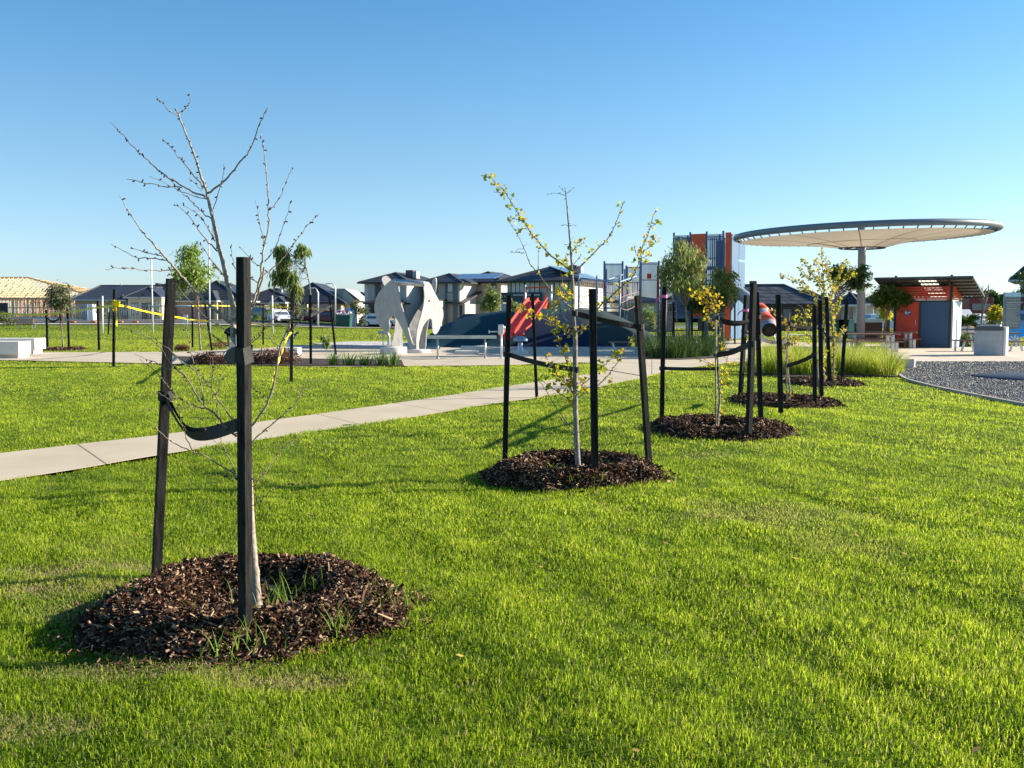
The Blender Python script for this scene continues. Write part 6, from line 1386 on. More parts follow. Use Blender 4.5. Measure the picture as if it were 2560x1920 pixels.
# ------------------------------------------------------------------ picnic tables, barbecue, sign
def picnic(pl, pr, ztop, py_base, label, depth=None):
    A = G(pr, py_base); Y = A.y; rt = thing('picnic_table', label, 'picnic table', tuple(A), 'picnic tables'); xl, xr = X(pl, Y), X(pr, Y); h = .76
    mb = MB()
    for k in range(6): mb.box(xl, xr, Y - .42 + k * .145, Y - .29 + k * .145, h - .045, h)
    mb.build('table_top', TIMB, rt)
    for s_ in (-.85, .62):
        mb = MB()
        for k in range(2): mb.box(xl + .05, xr + .03, Y + s_ + k * .15, Y + s_ + .135 + k * .15, .42, .46)
        mb.build('bench_seat', TIMB, rt)
    for x in (xl + .45, xr - .22):
        for s_ in (-.3, .25): MB().box(x - .05, x + .06, Y + s_ - .06, Y + s_ + .06, 0.02, h - .046).build('leg', STL2, rt)
        for s_ in (-.72, .75): MB().box(x - .05, x + .06, Y + s_ - .05, Y + s_ + .05, 0.02, .419).build('leg', STL2, rt)
        MB().box(x - .03, x + .04, Y - .40, Y + .42, h - .10, h - .046).build('bearer', STL2, rt)
    for z, x in ((h, xr),): MB().box(x + .001, x + .03, Y - .43, Y + .44, z - .05, z + .003).build('end_cap', STL2, rt)
picnic(2078, 2240, 829, 880, 'near long picnic table on square steel legs behind the yellow tussocks')
picnic(2120, 2283, 826, 871, 'farther long picnic table just behind the near one, before the red door')
def aframe(pl, pr, base, label, ztop=.76):
    A = G((pl + pr) / 2, base); Y = A.y; rt = thing('picnic_table', label, 'picnic table', tuple(A), 'picnic tables'); xl, xr = X(pl, Y), X(pr, Y)
    # benches lie left and right of the table, which is seen end on
    c = (xl + xr) / 2; mb = MB()
    for k in range(6): mb.box(c - .45 + k * .15, c - .32 + k * .15, Y - .9, Y + .9, ztop - .04, ztop)
    mb.build('table_top', TIMB, rt)
    for x0, x1 in ((xl, xl + .36), (xr - .36, xr)): MB().box(x0, x1, Y - .9, Y + .9, .42, .46).build('bench_seat', TIMB, rt)
    for y in (Y - .7, Y + .7):
        for a, b in (((xl + .05, .02), (xl + .05, .42)), ((xl + .55, .02), (xl + .75, .72)), ((xr - .55, .02), (xr - .75, .72)), ((xr - .05, .02), (xr - .1, .42))): MB().bar((a[0], y, a[1]), (b[0], y, b[1]), .06, .06).build('leg', STL2, rt)
        MB().box(xl + .05, xr - .05, y - .03, y + .03, .37, .419).build('cross_member', STL2, rt)
def sidetable():
    A = G(2470, 880); Y = A.y + .4; rt = thing('picnic_table', 'timber picnic table with slanted steel legs behind the barbecue', 'picnic table', tuple(A), 'picnic tables')
    def Q(px, py): return U(px, py, Y)
    for a, b, py, t in ((2421, 2541, 831.5, 'table_top'),):
        mb = MB(); p, q = Q(a, py), Q(b, py)
        for k in range(5): mb.box(p.x, q.x, Y - .35 + k * .15, Y - .22 + k * .15, p.z - .05, p.z)
        mb.build(t, TIMB, rt)
    for a, b, py in ((2386, 2434, 849.5), (2506, 2575, 852.5)):
        mb = MB(); p, q = Q(a, py), Q(b, py)
        for k in range(3): mb.box(p.x, q.x, Y - .3 + k * .2, Y - .12 + k * .2, p.z - .05, p.z)
        mb.build('bench_seat', TIMB, rt)
    for (a, b), (c_, d) in (((2388, 875), (2388, 853)), ((2404, 875), (2412, 853)), ((2434, 878), (2426, 835)), ((2508, 880), (2503, 855)), ((2515, 880), (2518, 835)), ((2525, 880), (2538, 838)), ((2556, 880), (2549, 856))):
        p = Q(a, b); p.z = .02; MB().bar(p, Q(c_, d), .075, .06).build('leg', STL2, rt)
sidetable()
def bbq():
    A = G(2434, 890); YB = A.y; Y = 0.0; rt = thing('barbecue', 'square concrete barbecue with a speckled dark rim and steel hotplate', 'barbecue', tuple(A), rz=R(-31)); OFF[rt] = Vector((0, 0, 0)); x0, x1 = 0.0, 64 / FPX * YB / .99
    h = U(2470, 816, YB).z; hb = U(2470, 826, YB).z
    MB().box(x0, x1, Y, Y + 1.0, .04, hb).build('concrete_body', M('bbq_concrete', (0.33, 0.34, 0.35), .85, col2=(.42, .43, .43), scale=4, bump=.3), rt, bevel=.012)
    MB().box(x0 - .01, x1 + .01, Y - .012, Y + 1.012, hb + .002, h).build('rim', M('dark_terrazzo', (0.03, 0.03, 0.032), .5, col2=(.12, .12, .12), scale=120), rt)
    MB().box(x0 + .15, x1 - .12, Y + .25, Y + .8, h + .001, h + .06).build('hotplate', STEEL, rt, bevel=.01)
    MB().box(x1 + .011, x1 + .10, Y + .1, Y + .98, .05, h - .02).build('service_door', STL2, rt); MB().box(x0 + .05, x1 - .05, Y + .06, Y + .94, .0, .04).build('base', DARK, rt)
bbq()
def infosign():
    Y = G(2520, 869).y; A = U(2531, 869, Y); A.z = 0; rt = thing('information_sign', 'tall glass information sign, blue at head and foot, with fine white text', 'sign', tuple(A))
    xl, xr = U(2510, 790, Y).x, U(2550.5, 790, Y).x; Z = lambda py: U(2530, py, Y).z
    gm = M('sign_glass', (0.12, 0.17, 0.18), .25, var=.1, scale=1.5); bl = M('sign_bright_blue', (0.03, 0.24, 0.55), .35, var=.3, scale=1.2); lb = M('sign_light_blue', (0.30, 0.55, 0.68), .35, var=.2, scale=1)
    MB().box(xl, xr, Y, Y + .06, Z(822), Z(742)).build('text_panel', gm, rt); MB().box(xl, xr, Y - .002, Y + .062, Z(741.8), Z(731)).build('head_band', lb, rt); MB().box(xl, xr, Y - .002, Y + .062, Z(853), Z(822.2)).build('foot_band', bl, rt)
    MB().box(xl - .03, xl - .001, Y - .01, Y + .07, Z(853), Z(731)).build('edge', M('edge_blue', (.10, .2, .3), .3), rt)
    for x in (xl + .12, xr - .12): MB().box(x - .04, x + .04, Y + .01, Y + .05, 0, Z(853)).build('post', STL2, rt)
    # swirl arcs
    mb = MB(); cx = (xl + xr) / 2 + .1
    for r, c0_, z0 in ((.34, cx - .1, Z(836)), (.24, cx, Z(840)), (.45, cx + .25, Z(830))):
        pts = [(c0_ + r * math.cos(a), Y - .008, z0 + r * .8 * math.sin(a)) for a in np.linspace(-2.6, -.4, 14)]; pts = [p for p in pts if xl + .02 < p[0] < xr - .02 and Z(852) < p[2] < Z(823)]
        if len(pts) > 2: mb.ribbon(pts, .03, wd=(0, 0, 1), th=.002)
    pts = [(cx + .28 * math.cos(a), Y - .008, Z(741) + .26 * math.sin(a)) for a in np.linspace(.5, 2.7, 12)]; pts = [p for p in pts if p[2] < Z(732)]; mb.ribbon(pts[:3], .04, wd=(0, 0, 1), th=.002) if len(pts) > 5 else None; mb.build('swirl', WHT, rt)
    # writing
    def text(s, x, z, size, nm):
        cu = bpy.data.curves.new(nm, 'FONT'); cu.body = s; cu.size = size; cu.extrude = .001; oc = bpy.data.objects.new(nm, cu); COL.objects.link(oc); bpy.context.view_layer.update(); me = bpy.data.meshes.new_from_object(oc); bpy.data.objects.remove(oc); o = bpy.data.objects.new(nm, me); COL.objects.link(o); me.materials.clear(); me.materials.append(WHT); o.parent = rt; o.location = Vector((x, Y - .008, z)) - OFF[rt]; o.rotation_euler = (PI / 2, 0, 0); return o
    text('Navigation Park State Trail', xl + .11, Z(757.5), .068, 'heading'); text('Navigate Park Notes', xl + .11, Z(772), .055, 'subheading')
    mb = MB(); random.seed(5)
    for k in range(24):
        z = Z(763 + k * 2.35)
        if 768 < 763 + k * 2.35 < 774: continue
        x = xl + .11; xe = xl + random.uniform(.5, .8) if k < 20 else xr - .1
        while x < xe: w = random.uniform(.02, .06); mb.add([(x, Y - .008, z), (x + w, Y - .008, z), (x + w, Y - .008, z + .014), (x, Y - .008, z + .014)], [(0, 1, 2, 3)]); x += w + .012
    for py in (749.5, 761.5, 808): mb.add([(xl + .02, Y - .008, Z(py)), (xr - .02, Y - .008, Z(py)), (xr - .02, Y - .008, Z(py) + .008), (xl + .02, Y - .008, Z(py) + .008)], [(0, 1, 2, 3)])
    mb.build('text_lines', M('faint_print', (.42, .46, .46), .5), rt)
infosign()
# low concrete end wall beside the tussocks
A = G(2262, 922); mb = MB(); x0 = X(2236, A.y); x1 = X(2296, A.y); r = .13
ol = [(x0, A.y), (x1 - r, A.y)] + [(x1 - r + r * math.cos(a), A.y + r + r * math.sin(a)) for a in np.linspace(-PI / 2, PI / 2, 9)] + [(x0, A.y + 2 * r)]
mb.prism([Vector((a, b, 0)) for a, b in ol], (0, 0, .28)); mb.build('low_wall', CONC, loc=tuple(A), label='low round ended concrete wall at the corner of the gravel', cat='wall', bevel=.01)
# blue camping chair at the right edge (cropped by the frame)
def bluechair():
    A = U(2566, 866, 49); A.z = 0; rt = thing('camping_chair', 'blue chair cut by the right picture edge beside the sign foot', 'chair', tuple(A)); m = M('chair_blue', (0.05, 0.35, 0.75), .6); x, y = A.x, A.y
    MB().box(x - .28, x + .28, y - .25, y + .25, .42, .46).build('seat', m, rt); MB().prism([(x - .28, y + .25, .44), (x + .28, y + .25, .44), (x + .28, y + .38, .95), (x - .28, y + .38, .95)], (0, .03, 0)).build('backrest', m, rt)
    for a, b in ((-.25, -.22), (.25, -.22), (-.25, .22), (.25, .22)): MB().tube([(x + a, y + b, 0), (x - a * .6 + a, y + b, .42)], .014, 6).build('leg', STL2, rt)
bluechair()
# ------------------------------------------------------------------ houses
RT1 = tilemat('charcoal_tile', (0.035, 0.040, 0.050), (0.055, 0.06, 0.07)); RT2 = tilemat('blue_slate_tile', (0.032, 0.042, 0.062), (0.05, 0.06, 0.082)); RT3 = tilemat('brown_tile', (0.06, 0.05, 0.048), (0.09, 0.075, 0.07))
CREAM = M('cream_render', (0.60, 0.50, 0.34), .85, var=.04); CREAM2 = M('pale_render', (0.62, 0.58, 0.50), .85, var=.04); BEI = M('beige_render', (0.48, 0.42, 0.34), .85, var=.06); DKR = M('dark_render', (0.06, 0.07, 0.085), .8, var=.08)
BRK = tilemat('brown_brick', (0.11, 0.075, 0.06), (0.15, 0.10, 0.08), .086, .24); BRC = tilemat('cream_brick', (0.50, 0.40, 0.27), (0.58, 0.47, 0.33), .086, .24); GRN = M('grey_render', (0.42, 0.42, 0.41), .85, var=.05)
GAR = M('pinkish_garage', (0.42, 0.30, 0.28), .6, var=.06); GUT = M('pale_gutter', (0.45, 0.46, 0.46), .5, var=.05)
def window(rt, x0, x1, z0, z1, y, face='f', glass=None, frame=None, mull=0):
    """window in the front face (y) or, face='r', in the right face (x = y value)"""
    def B(mb, a0, a1, c0, c1, d0, d1):
        if face == 'f': mb.box(a0, a1, y - d1, y - d0, c0, c1)
        else: mb.box(y + d0, y + d1, a0, a1, c0, c1)
    f = MB(); t = .06; B(f, x0 - t, x0, z0 - t, z1 + t, .003, .05); B(f, x1, x1 + t, z0 - t, z1 + t, .003, .05); B(f, x0, x1, z0 - t, z0, .003, .05); B(f, x0, x1, z1, z1 + t, .003, .05)
    for k in range(1, mull + 1): xm = x0 + (x1 - x0) * k / (mull + 1); B(f, xm - .03, xm + .03, z0, z1, .012, .05)
    w = f.build('window', frame or DARK, rt); p = MB(); B(p, x0, x1, z0, z1, .004, .011); p.build('pane', glass or GLASS, w); return w
def hip(rt, x0, x1, y0, y1, ze, rise, mat, o=.5, name='roof', fascia=GUT, inset=None):
    a0, a1, b0, b1 = x0 - o, x1 + o, y0 - o, y1 + o; h = min(a1 - a0, b1 - b0) / 2 if inset is None else inset
    if (a1 - a0) >= (b1 - b0): r0 = (a0 + h, (b0 + b1) / 2); r1 = (a1 - h, (b0 + b1) / 2)
    else: r0 = ((a0 + a1) / 2, b0 + h); r1 = ((a0 + a1) / 2, b1 - h)
    ze2 = ze + .02; V = [(a0, b0, ze2), (a1, b0, ze2), (a1, b1, ze2), (a0, b1, ze2), (*r0, ze + rise), (*r1, ze + rise)]
    F = [(0, 1, 5, 4), (1, 2, 5), (2, 3, 4, 5), (3, 0, 4)] if (a1 - a0) >= (b1 - b0) else [(0, 1, 4), (1, 2, 5, 4), (2, 3, 5), (3, 0, 4, 5)]
    mb = MB(); mb.add(V, F, 0); rf = mb.build(name, mat, rt)
    cp = MB()
    for c_, r in ((V[0], V[4]), (V[3], V[4] if len(F[3]) == 3 or (a1 - a0) >= (b1 - b0) else V[5]), (V[1], V[5] if (a1 - a0) >= (b1 - b0) else V[4]), (V[2], V[5]), (V[4], V[5])):
        if (Vector(c_) - Vector(r)).length > .05: cp.bar(Vector(c_) + Vector((0, 0, .03)), Vector(r) + Vector((0, 0, .03)), .16, .08)
    cp.build('ridge_capping', M('ridge_cap', (0.07, 0.075, 0.085), .6), rf)
    g = MB(); t = .1
    g.box(a0 - t, a1 + t, b0 - t, b0, ze - .16, ze + .02); g.box(a0 - t, a1 + t, b1, b1 + t, ze - .16, ze + .02); g.box(a0 - t, a0, b0, b1, ze - .16, ze + .02); g.box(a1, a1 + t, b0, b1, ze - .16, ze + .02); g.build('gutter', fascia, rt)
    s = MB(); s.box(a0, a1, b0, b1, ze - .06, ze - .03); s.build('soffit', CREAM2, rt); return rf
def solar(rt, x0, y0, nx, nz, wx, ax, zf):
    """panels lying on a roof plane: zf(x, y) gives the height"""
    for i in range(nx):
        for j in range(nz):
            a = x0 + i * 1.05; b = y0 + j * .9; mb = MB(); c = [(a, b), (a + 1, b), (a + 1, b + .84), (a, b + .84)]; mb.prism([Vector((p, q, zf(p, q) + .12)) for p, q in c], (0, 0, .04)); mb.build('solar_panel', M('solar_cell', (0.10, 0.16, 0.26), .12, spec=1.0, var=.15, scale=3), rt)
def house(name, label, pxl, Y, zb, rz=0.0, xoff=0.0):
    a = U(pxl, HZ, Y); t = thing(name, label, 'house', (a.x + xoff, Y, zb), 'houses around the park', rz); OFF[t] = Vector((0, 0, 0)); return t
k = lambda px, Y: px / FPX * Y
# -- left: cream single storey
YL1 = 122; zb = gz(-50, YL1)
h = house('single_storey_house', 'cream single storey house with a charcoal roof right of the timber frame', 172, YL1, zb)
W = k(236, YL1)
def zr(py, Y, b): return U(0, py, Y).z - b
e = zr(748, YL1, zb)
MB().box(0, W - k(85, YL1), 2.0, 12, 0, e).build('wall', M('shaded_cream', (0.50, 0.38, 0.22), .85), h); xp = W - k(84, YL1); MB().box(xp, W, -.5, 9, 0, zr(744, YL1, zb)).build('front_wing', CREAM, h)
hip(h, 0, xp + 3.2, 2.0, 12, e, zr(713, YL1 + 6, zb) - e, RT2, inset=1.6); hip(h, xp, W - .3, -.5, 9, zr(743, YL1, zb), zr(716, YL1, zb) - zr(743, YL1, zb), RT2, o=.35)
window(h, xp + k(10, YL1), xp + k(24, YL1), zr(786, YL1, zb), zr(758, YL1, zb), -.5, mull=1, glass=GLASL); MB().box(xp + k(34, YL1), xp + k(48, YL1), -.56, -.51, 0, zr(758, YL1, zb)).build('door', M('brown_door', (.13, .08, .06), .5), h)
window(h, xp + k(50, YL1), xp + k(55, YL1), .1, zr(758, YL1, zb), -.5, glass=GLASL); window(h, k(118, YL1), k(130, YL1), .4, 2.2, 2.0, glass=GLASL, mull=1)
MB().box(xp + k(58, YL1), W - .2, -.57, -.51, .1, 2.3).build('garage_door', GRN, h)
mb = MB(); mb.tube([(k(76, YL1), 7, zr(715, YL1, zb) - .3), (k(76, YL1), 7, zr(706, YL1, zb))], .12, 8); mb.build('flue', STL2, h)
hip(h, xp - k(22, YL1), xp - .6, -.3, 2.2, zr(750, YL1, zb), zr(738, YL1, zb) - zr(750, YL1, zb), RT2, o=.3, name='porch_roof')
mb = MB(); mb.tube([(2.2, 7, zr(716, YL1, zb)), (2.2, 7, zr(706, YL1, zb))], .02, 5); [mb.bar((1.5, 7 + i * .2, zr(708, YL1, zb)), (3.0, 7 + i * .2, zr(708, YL1, zb)), .02) for i in range(4)]; mb.build('aerial', STL2, h)
# -- second, behind
Y = 142; zb = .8; h = house('single_storey_house', 'dark roofed house with a cooler box on its roof behind the leaning near stake', 345, Y, zb); W = k(118, Y); e = zr(752, Y, zb)
MB().box(0, W, 0, 12, 0, e).build('wall', M('mauve_render', (.34, .25, .23), .8), h); hip(h, 0, W, 0, 12, e, zr(703, Y, zb) - e, RT1)
MB().box(k(26, Y), k(34, Y), 3, 4.5, zr(722, Y, zb), zr(706, Y, zb)).build('roof_cooler', M('cooler_dark', (.07, .07, .075), .5), h); MB().box(k(34, Y) + .002, k(46, Y), 3, 4.5, zr(720, Y, zb), zr(708, Y, zb)).build('roof_cooler', M('cooler_pale', (.35, .35, .34), .5), h)
MB().box(k(70, Y), k(110, Y), -.06, -.005, 0, 2.3).build('garage_door', GAR, h)
# -- third with garage
Y = 126; zb = gz(-40, Y); h = house('single_storey_house', 'wide charcoal roofed house with a pink garage behind the bright green gum', 440, Y, zb); W = k(170, Y); e = zr(752, Y, zb)
MB().box(0, W, 0, 13, 0, e).build('wall', M('mauve_render', (.34, .25, .23), .8), h); hip(h, 0, W, 0, 11, e, zr(700, Y, zb) - e, RT1, inset=3.5)
MB().box(k(3, Y), k(68, Y), -.07, -.005, 0, 2.4).build('garage_door', GAR, h); MB().box(k(104, Y), k(112, Y), -1.6, -1.2, 0, zr(755, Y, zb)).build('porch_column', CREAM, h); MB().box(k(116, Y), W + .2, -.6, -.01, 0, zr(755, Y, zb)).build('front_wing', CREAM, h)
hip(h, k(88, Y), k(110, Y), -2.0, 1, zr(752, Y, zb), zr(728, Y, zb) - zr(752, Y, zb), RT2, o=.2, name='porch_roof'); window(h, k(124, Y), k(132, Y), .3, 2.2, -.6)
solar(h, k(86, Y), 1.4, 4, 2, 1, 1, lambda x, y: e + (y + .5) * ((zr(696, Y, zb) - e) / 7.0))
# -- fourth, with cars
Y = 132; zb = gz(-30, Y) ; h = house('single_storey_house', 'long charcoal roofed house with cream porch columns behind the parked cars', 590, Y, zb); W = k(262, Y); e = zr(757, Y, zb)
MB().box(0, W, 0, 13, 0, e).build('wall', M('tan_wall', (.30, .21, .16), .85), h)
hip(h, 0, k(150, Y), 0, 13, e, zr(721, Y, zb) - e, RT1, inset=3); hip(h, k(100, Y) , W, .4, 14, e + .04, zr(706, Y, zb) - e, RT2, fascia=DARK, inset=3)
for a, b in ((130, 136), (112, 118)): MB().box(k(a, Y), k(b, Y), -1.8, -1.3, 0, zr(757, Y, zb) - .2).build('porch_column', CREAM, h)
MB().box(k(158, Y), k(182, Y), -1.0, -.01, 0, e - .2).build('front_wing', CREAM, h); window(h, k(164, Y), k(168, Y), .3, 2.3, -1.0); window(h, k(174, Y), k(178, Y), .3, 2.3, -1.0)
MB().box(k(192, Y), k(240, Y), -.07, -.005, 0, 2.4).build('garage_door', GAR, h); MB().box(k(5, Y), k(55, Y), -.07, -.005, 0, 2.4).build('garage_door', GAR, h)
hip(h, k(98, Y), k(128, Y), -2.1, 1.0, zr(756, Y, zb), zr(742, Y, zb) - zr(756, Y, zb), RT2, o=.2, name='porch_roof')
MB().box(k(76, Y), k(87, Y), 4, 5, zr(731, Y, zb), zr(718, Y, zb)).build('roof_cooler', M('cooler_dark', (.07, .07, .075)), h); MB().box(k(87, Y) + .002, k(97, Y), 4, 5, zr(729, Y, zb), zr(719, Y, zb)).build('roof_cooler', M('cooler_pale', (.35, .35, .34)), h); MB().box(k(184, Y), k(192, Y), 4, 5, zr(733, Y, zb), zr(718, Y, zb)).build('roof_cooler', M('cooler_pale', (.35, .35, .34)), h)
solar(h, k(186, Y), 2.2, 3, 1, 1, 1, lambda x, y: e + (y + .1) * ((zr(706, Y, zb) - e) / 7.3))
# -- far roof
Y = 160; zb = .3; h = house('single_storey_house', 'far flat looking dark roof left of the two storey houses', 800, Y, zb); W = k(90, Y); e = zr(748, Y, zb); MB().box(0, W, 0, 10, 0, e).build('wall', GRN, h); hip(h, 0, W, 0, 10, e, zr(722, Y, zb) - e, RT2)
# -- skillion white house
Y = 135; zb = 0; h = house('skillion_roofed_house', 'white walled house with a sloping skillion roof behind the portable toilet', 836, Y, zb); W = k(54, Y)
MB().prism([(0, 0, 0), (W, 0, 0), (W, 0, zr(752, Y, 0)), (k(28, Y), 0, zr(725, Y, 0)), (0, 0, zr(724, Y, 0))], (0, 9, 0)).build('wall', CREAM2, h)
mb = MB(); mb.prism([(-.4, -.5, zr(724, Y, 0)), (k(28, Y), -.5, zr(724, Y, 0)), (W + .6, -.5, zr(752, Y, 0)), (W + .6, -.5, zr(750, Y, 0)), (k(28, Y), -.5, zr(721.5, Y, 0)), (-.4, -.5, zr(721.5, Y, 0))], (0, 10, 0)); mb.build('roof', GUT, h); window(h, k(6, Y), k(20, Y), .5, 2.2, 0); MB().box(0.0, k(22, Y), -.03, -.004, zr(745, Y, 0), zr(727, Y, 0)).build('cladding', GRN, h)
Y = 170; h = house('single_storey_house', 'small brownish roof peeking between the skillion house and the two storey house', 876, Y, 0); W = k(50, Y); e = zr(752, Y, 0); MB().box(0, W, 0, 10, 0, e).build('wall', BEI, h); hip(h, 0, W, 0, 10, e, zr(730, Y, 0) - e, RT3)
# -- two storey row, each turned so that its right side shows
PH = R(-20)
def two(label, pl, pr, Y, eave, ridge, side=9.0, front=GRN, sidem=CREAM2, roof=RT1, wins=(), low=None, rz=PH, zb=0, o=.55):
    h = house('two_storey_house', label, pl, Y, zb, rz); W = k(pr - pl, Y) / math.cos(rz); e = zr(eave, Y, zb)
    MB().box(0, W, 0, side, 0, e).build('wall', front, h); MB().box(W + .003, W + .06, .1, side - .1, 0, e - .07).build('side_cladding', sidem, h)
    rf = hip(h, 0, W, 0, side, e, zr(ridge, Y, zb) - e, roof, o=o, fascia=DARK)
    for a, b, z0, z1, mu, gl in wins: window(h, k(a, Y), k(b, Y), zr(z1, Y, zb), zr(z0, Y, zb), 0, mull=mu, glass=gl)
    return h, W, e
Y = 118
h, W, e = two('leftmost two storey house, pale striped front and charcoal roof', 912, 1020, Y, 706, 680, 10, front=GRN, wins=[(20, 30, 745, 770, 0, GLASS), (84, 96, 716, 740, 0, GLASS), (34, 44, 718, 738, 0, GLASS)])
for i, (a, b, m_) in enumerate(((0, 9, CREAM2), (9, 17, BEI), (17, 27, GRN), (30, 44, M('brown_cladding', (.14, .10, .09), .8)), (62, 76, M('pale_cladding', (.5, .52, .54), .8)), (76, 100, CREAM2))): MB().box(k(a, Y) + .01, k(b, Y) - .01, -.05 - i * .004, -.004, 0.02, e - .18).build('cladding_strip', m_, h)
MB().box(k(56, Y), k(105, Y), -4, -.06, 0, zr(758, Y, 0)).build('garage', BRK, h); hip(h, k(56, Y), k(108, Y), -4, 0.2, zr(758, Y, 0), zr(742, Y, 0) - zr(758, Y, 0), RT3, o=.4, name='garage_roof', fascia=DARK); MB().box(k(62, Y), k(98, Y), -4.06, -4.005, 0, 2.4).build('garage_door', DARK, h)
MB().box(W * .72, W * .72 + .9, 3, 4, e + .4, e + 1.5).build('roof_cooler', M('cooler_dark', (.07, .07, .075)), h); MB().box(W * .72 + .92, W * .72 + 1.4, 3, 4, e + .5, e + 1.35).build('roof_cooler', M('cooler_pale', (.35, .35, .34)), h)
h, W, e = two('two storey house with solar panels on its blue grey roof behind the elephant sculpture', 1062, 1150, Y + 1, 706, 683, 9, front=BEI, roof=RT2, sidem=CREAM2, wins=[(22, 34, 709, 731, 0, GLASL), (62, 76, 709, 730, 0, GLASL)])
MB().box(k(54, Y), k(80, Y), -.05, -.004, zr(750, Y, 0), e - .18).build('cladding_strip', M('slate_cladding', (.10, .13, .16), .7), h) if False else None
mb = MB(); mb.box(k(56, Y), k(61, Y), -.05, -.004, 0, e - .18); mb.box(k(77, Y), k(90, Y), -.05, -.004, 0, e - .18); mb.build('cladding_strip', M('slate_cladding', (.14, .17, .20), .7), h)
sl = (zr(683, Y + 1, 0) - e) / (4.5 + .55)
for j in range(2):
    for i in range(5): a = 3.3 + i * 1.1; b = .4 + j * 1.7; mb = MB(); mb.prism([Vector((p, q, e + (q + .55) * sl + .15)) for p, q in ((a, b), (a + 1.04, b), (a + 1.04, b + 1.5), (a, b + 1.5))], (0, 0, .05)); mb.build('solar_panel', M('solar_cell', (0.10, 0.16, 0.26), .12, spec=1.0), h)
MB().box(k(30, Y), k(60, Y), -3, -.06, 0, zr(752, Y, 0)).build('porch', BEI, h); MB().box(k(30, Y) - .3, k(62, Y), -3.3, -.05, zr(752, Y, 0), zr(749, Y, 0)).build('porch_roof', DARK, h)
h, W, e = two('two storey house with a lean to garage roof behind the conical young gum', 1150, 1252, Y + 5, 706, 678, 10, front=BEI, roof=RT2, wins=[(80, 96, 711, 727, 1, GLASS)])
MB().box(k(0, Y), k(58, Y), -5, -.06, 0, zr(760, Y, 0)).build('garage', BEI, h); mb = MB(); z0, z1 = zr(760, Y, 0), zr(730, Y, 0); mb.prism([(-.5, -5.6, z0), (k(62, Y), -5.6, z0), (k(62, Y), 0, z1), (k(6, Y), 0, z1)], (0, 0, .15)); mb.build('garage_roof', RT1, h); MB().box(k(12, Y), k(50, Y), -5.06, -5.005, 0, 2.5).build('garage_door', DARK, h)
Y = 106
h, W, e = two('biggest two storey house with tall paired windows behind the red slide', 1268, 1432, Y, 703, 664, 11.5, front=GRN, sidem=CREAM2, roof=RT1, o=.9, wins=[(12, 44, 707, 731, 2, GLASL), (48, 84, 707, 731, 2, GLASL), (124, 158, 707, 740, 2, GLASL)])
MB().box(-.5, k(92, Y), -.5, -.06, zr(757, Y, 0), zr(731, Y, 0)).build('dark_band', DKR, h); MB().box(k(20, Y), k(90, Y), -.56, -.505, zr(740, Y, 0), zr(736, Y, 0)).build('balcony_rail', GRN, h); MB().box(-.5, k(100, Y), -.5, -.06, 0, zr(758, Y, 0) - .0).build('lower_wall', GRN, h)
rr = (zr(664, Y, 0) - e); hw = (min(W, 11.5) + 1.8) / 2
for j in range(2):
    for i in range(6):
        b = .8 + i * 1.5; a = W + .5 - 1.9 - j * 1.8
        f_ = lambda x: e + (W + .9 - x) / hw * rr + .14
        mb = MB(); mb.prism([Vector((a, b, f_(a))), Vector((a + 1.7, b, f_(a + 1.7))), Vector((a + 1.7, b + 1.3, f_(a + 1.7))), Vector((a, b + 1.3, f_(a)))], (0, 0, .05)); mb.build('solar_panel', M('solar_cell', (.10, .16, .26)), h)
MB().box(W * .78, W * .78 + .8, 3.5, 4.6, e + .7, e + 1.75).build('roof_cooler', M('cooler_dark', (.07, .07, .075)), h); MB().box(W * .78 + .82, W * .78 + 1.3, 3.5, 4.6, e + .9, e + 1.6).build('roof_cooler', M('cooler_pale', (.35, .35, .34)), h)
# far pale house seen under the play decks
Y = 100; h = house('single_storey_house', 'pale house with a dark window seen below the blue play decks', 1550, Y, 0); W = k(120, Y); MB().box(0, W, 0, 9, 0, zr(755, Y, 0)).build('wall', CREAM2, h); hip(h, 0, W, 0, 9, zr(755, Y, 0), zr(742, Y, 0) - zr(755, Y, 0), RT1); window(h, k(24, Y), k(36, Y), 1.2, 2.2, 0)
# -- dark tiled brick house right of the tower
Y = 92; zb = 0; h = house('brick_house', 'brown brick house with a big dark tiled roof behind the tube slide', 1745, Y, 0, R(-13)); W = k(296, Y); e = zr(760, Y, 0)
MB().box(0, W, 0, 6.5, 0, e).build('wall', BRK, h); rf = hip(h, 0, W, 0, 6.5, e, zr(714, Y + 5, 0) - e, tilemat('speckled_tile', (0.05, .052, .058), (.16, .16, .17), .34, .36), o=.4, fascia=DARK)
MB().box(k(124, Y), k(142, Y), 3.2, 4.4, zr(722, Y + 4, 0), zr(704, Y + 4, 0)).build('roof_cooler', M('cooler_dark', (.07, .07, .075)), h); mb = MB(); mb.tube([(k(212, Y), 2.5, zr(738, Y, 0)), (k(212, Y), 2.5, zr(728, Y, 0))], .1, 8); mb.tube([(k(212, Y) - .25, 2.5, zr(728, Y, 0)), (k(212, Y) + .25, 2.5, zr(728, Y, 0))], .12, 8); mb.build('flue', GUT, h)
window(h, k(205, Y), k(225, Y), 1.0, 2.0, 0)
Y = 112; h = house('brick_house', 'second dark tiled roof just behind the brown brick house', 1968, Y, 0, R(-15)); W = k(90, Y); e = zr(752, Y, 0); MB().box(0, W, 0, 9, 0, e).build('wall', BRK, h); hip(h, 0, W, 0, 10, e, zr(722, Y, 0) - e, RT1)
Y = 96; h = house('single_storey_house', 'cream house with pale eaves behind the grey canopy column', 2072, Y, 0, R(-20)); W = k(105, Y); e = zr(760, Y, 0)
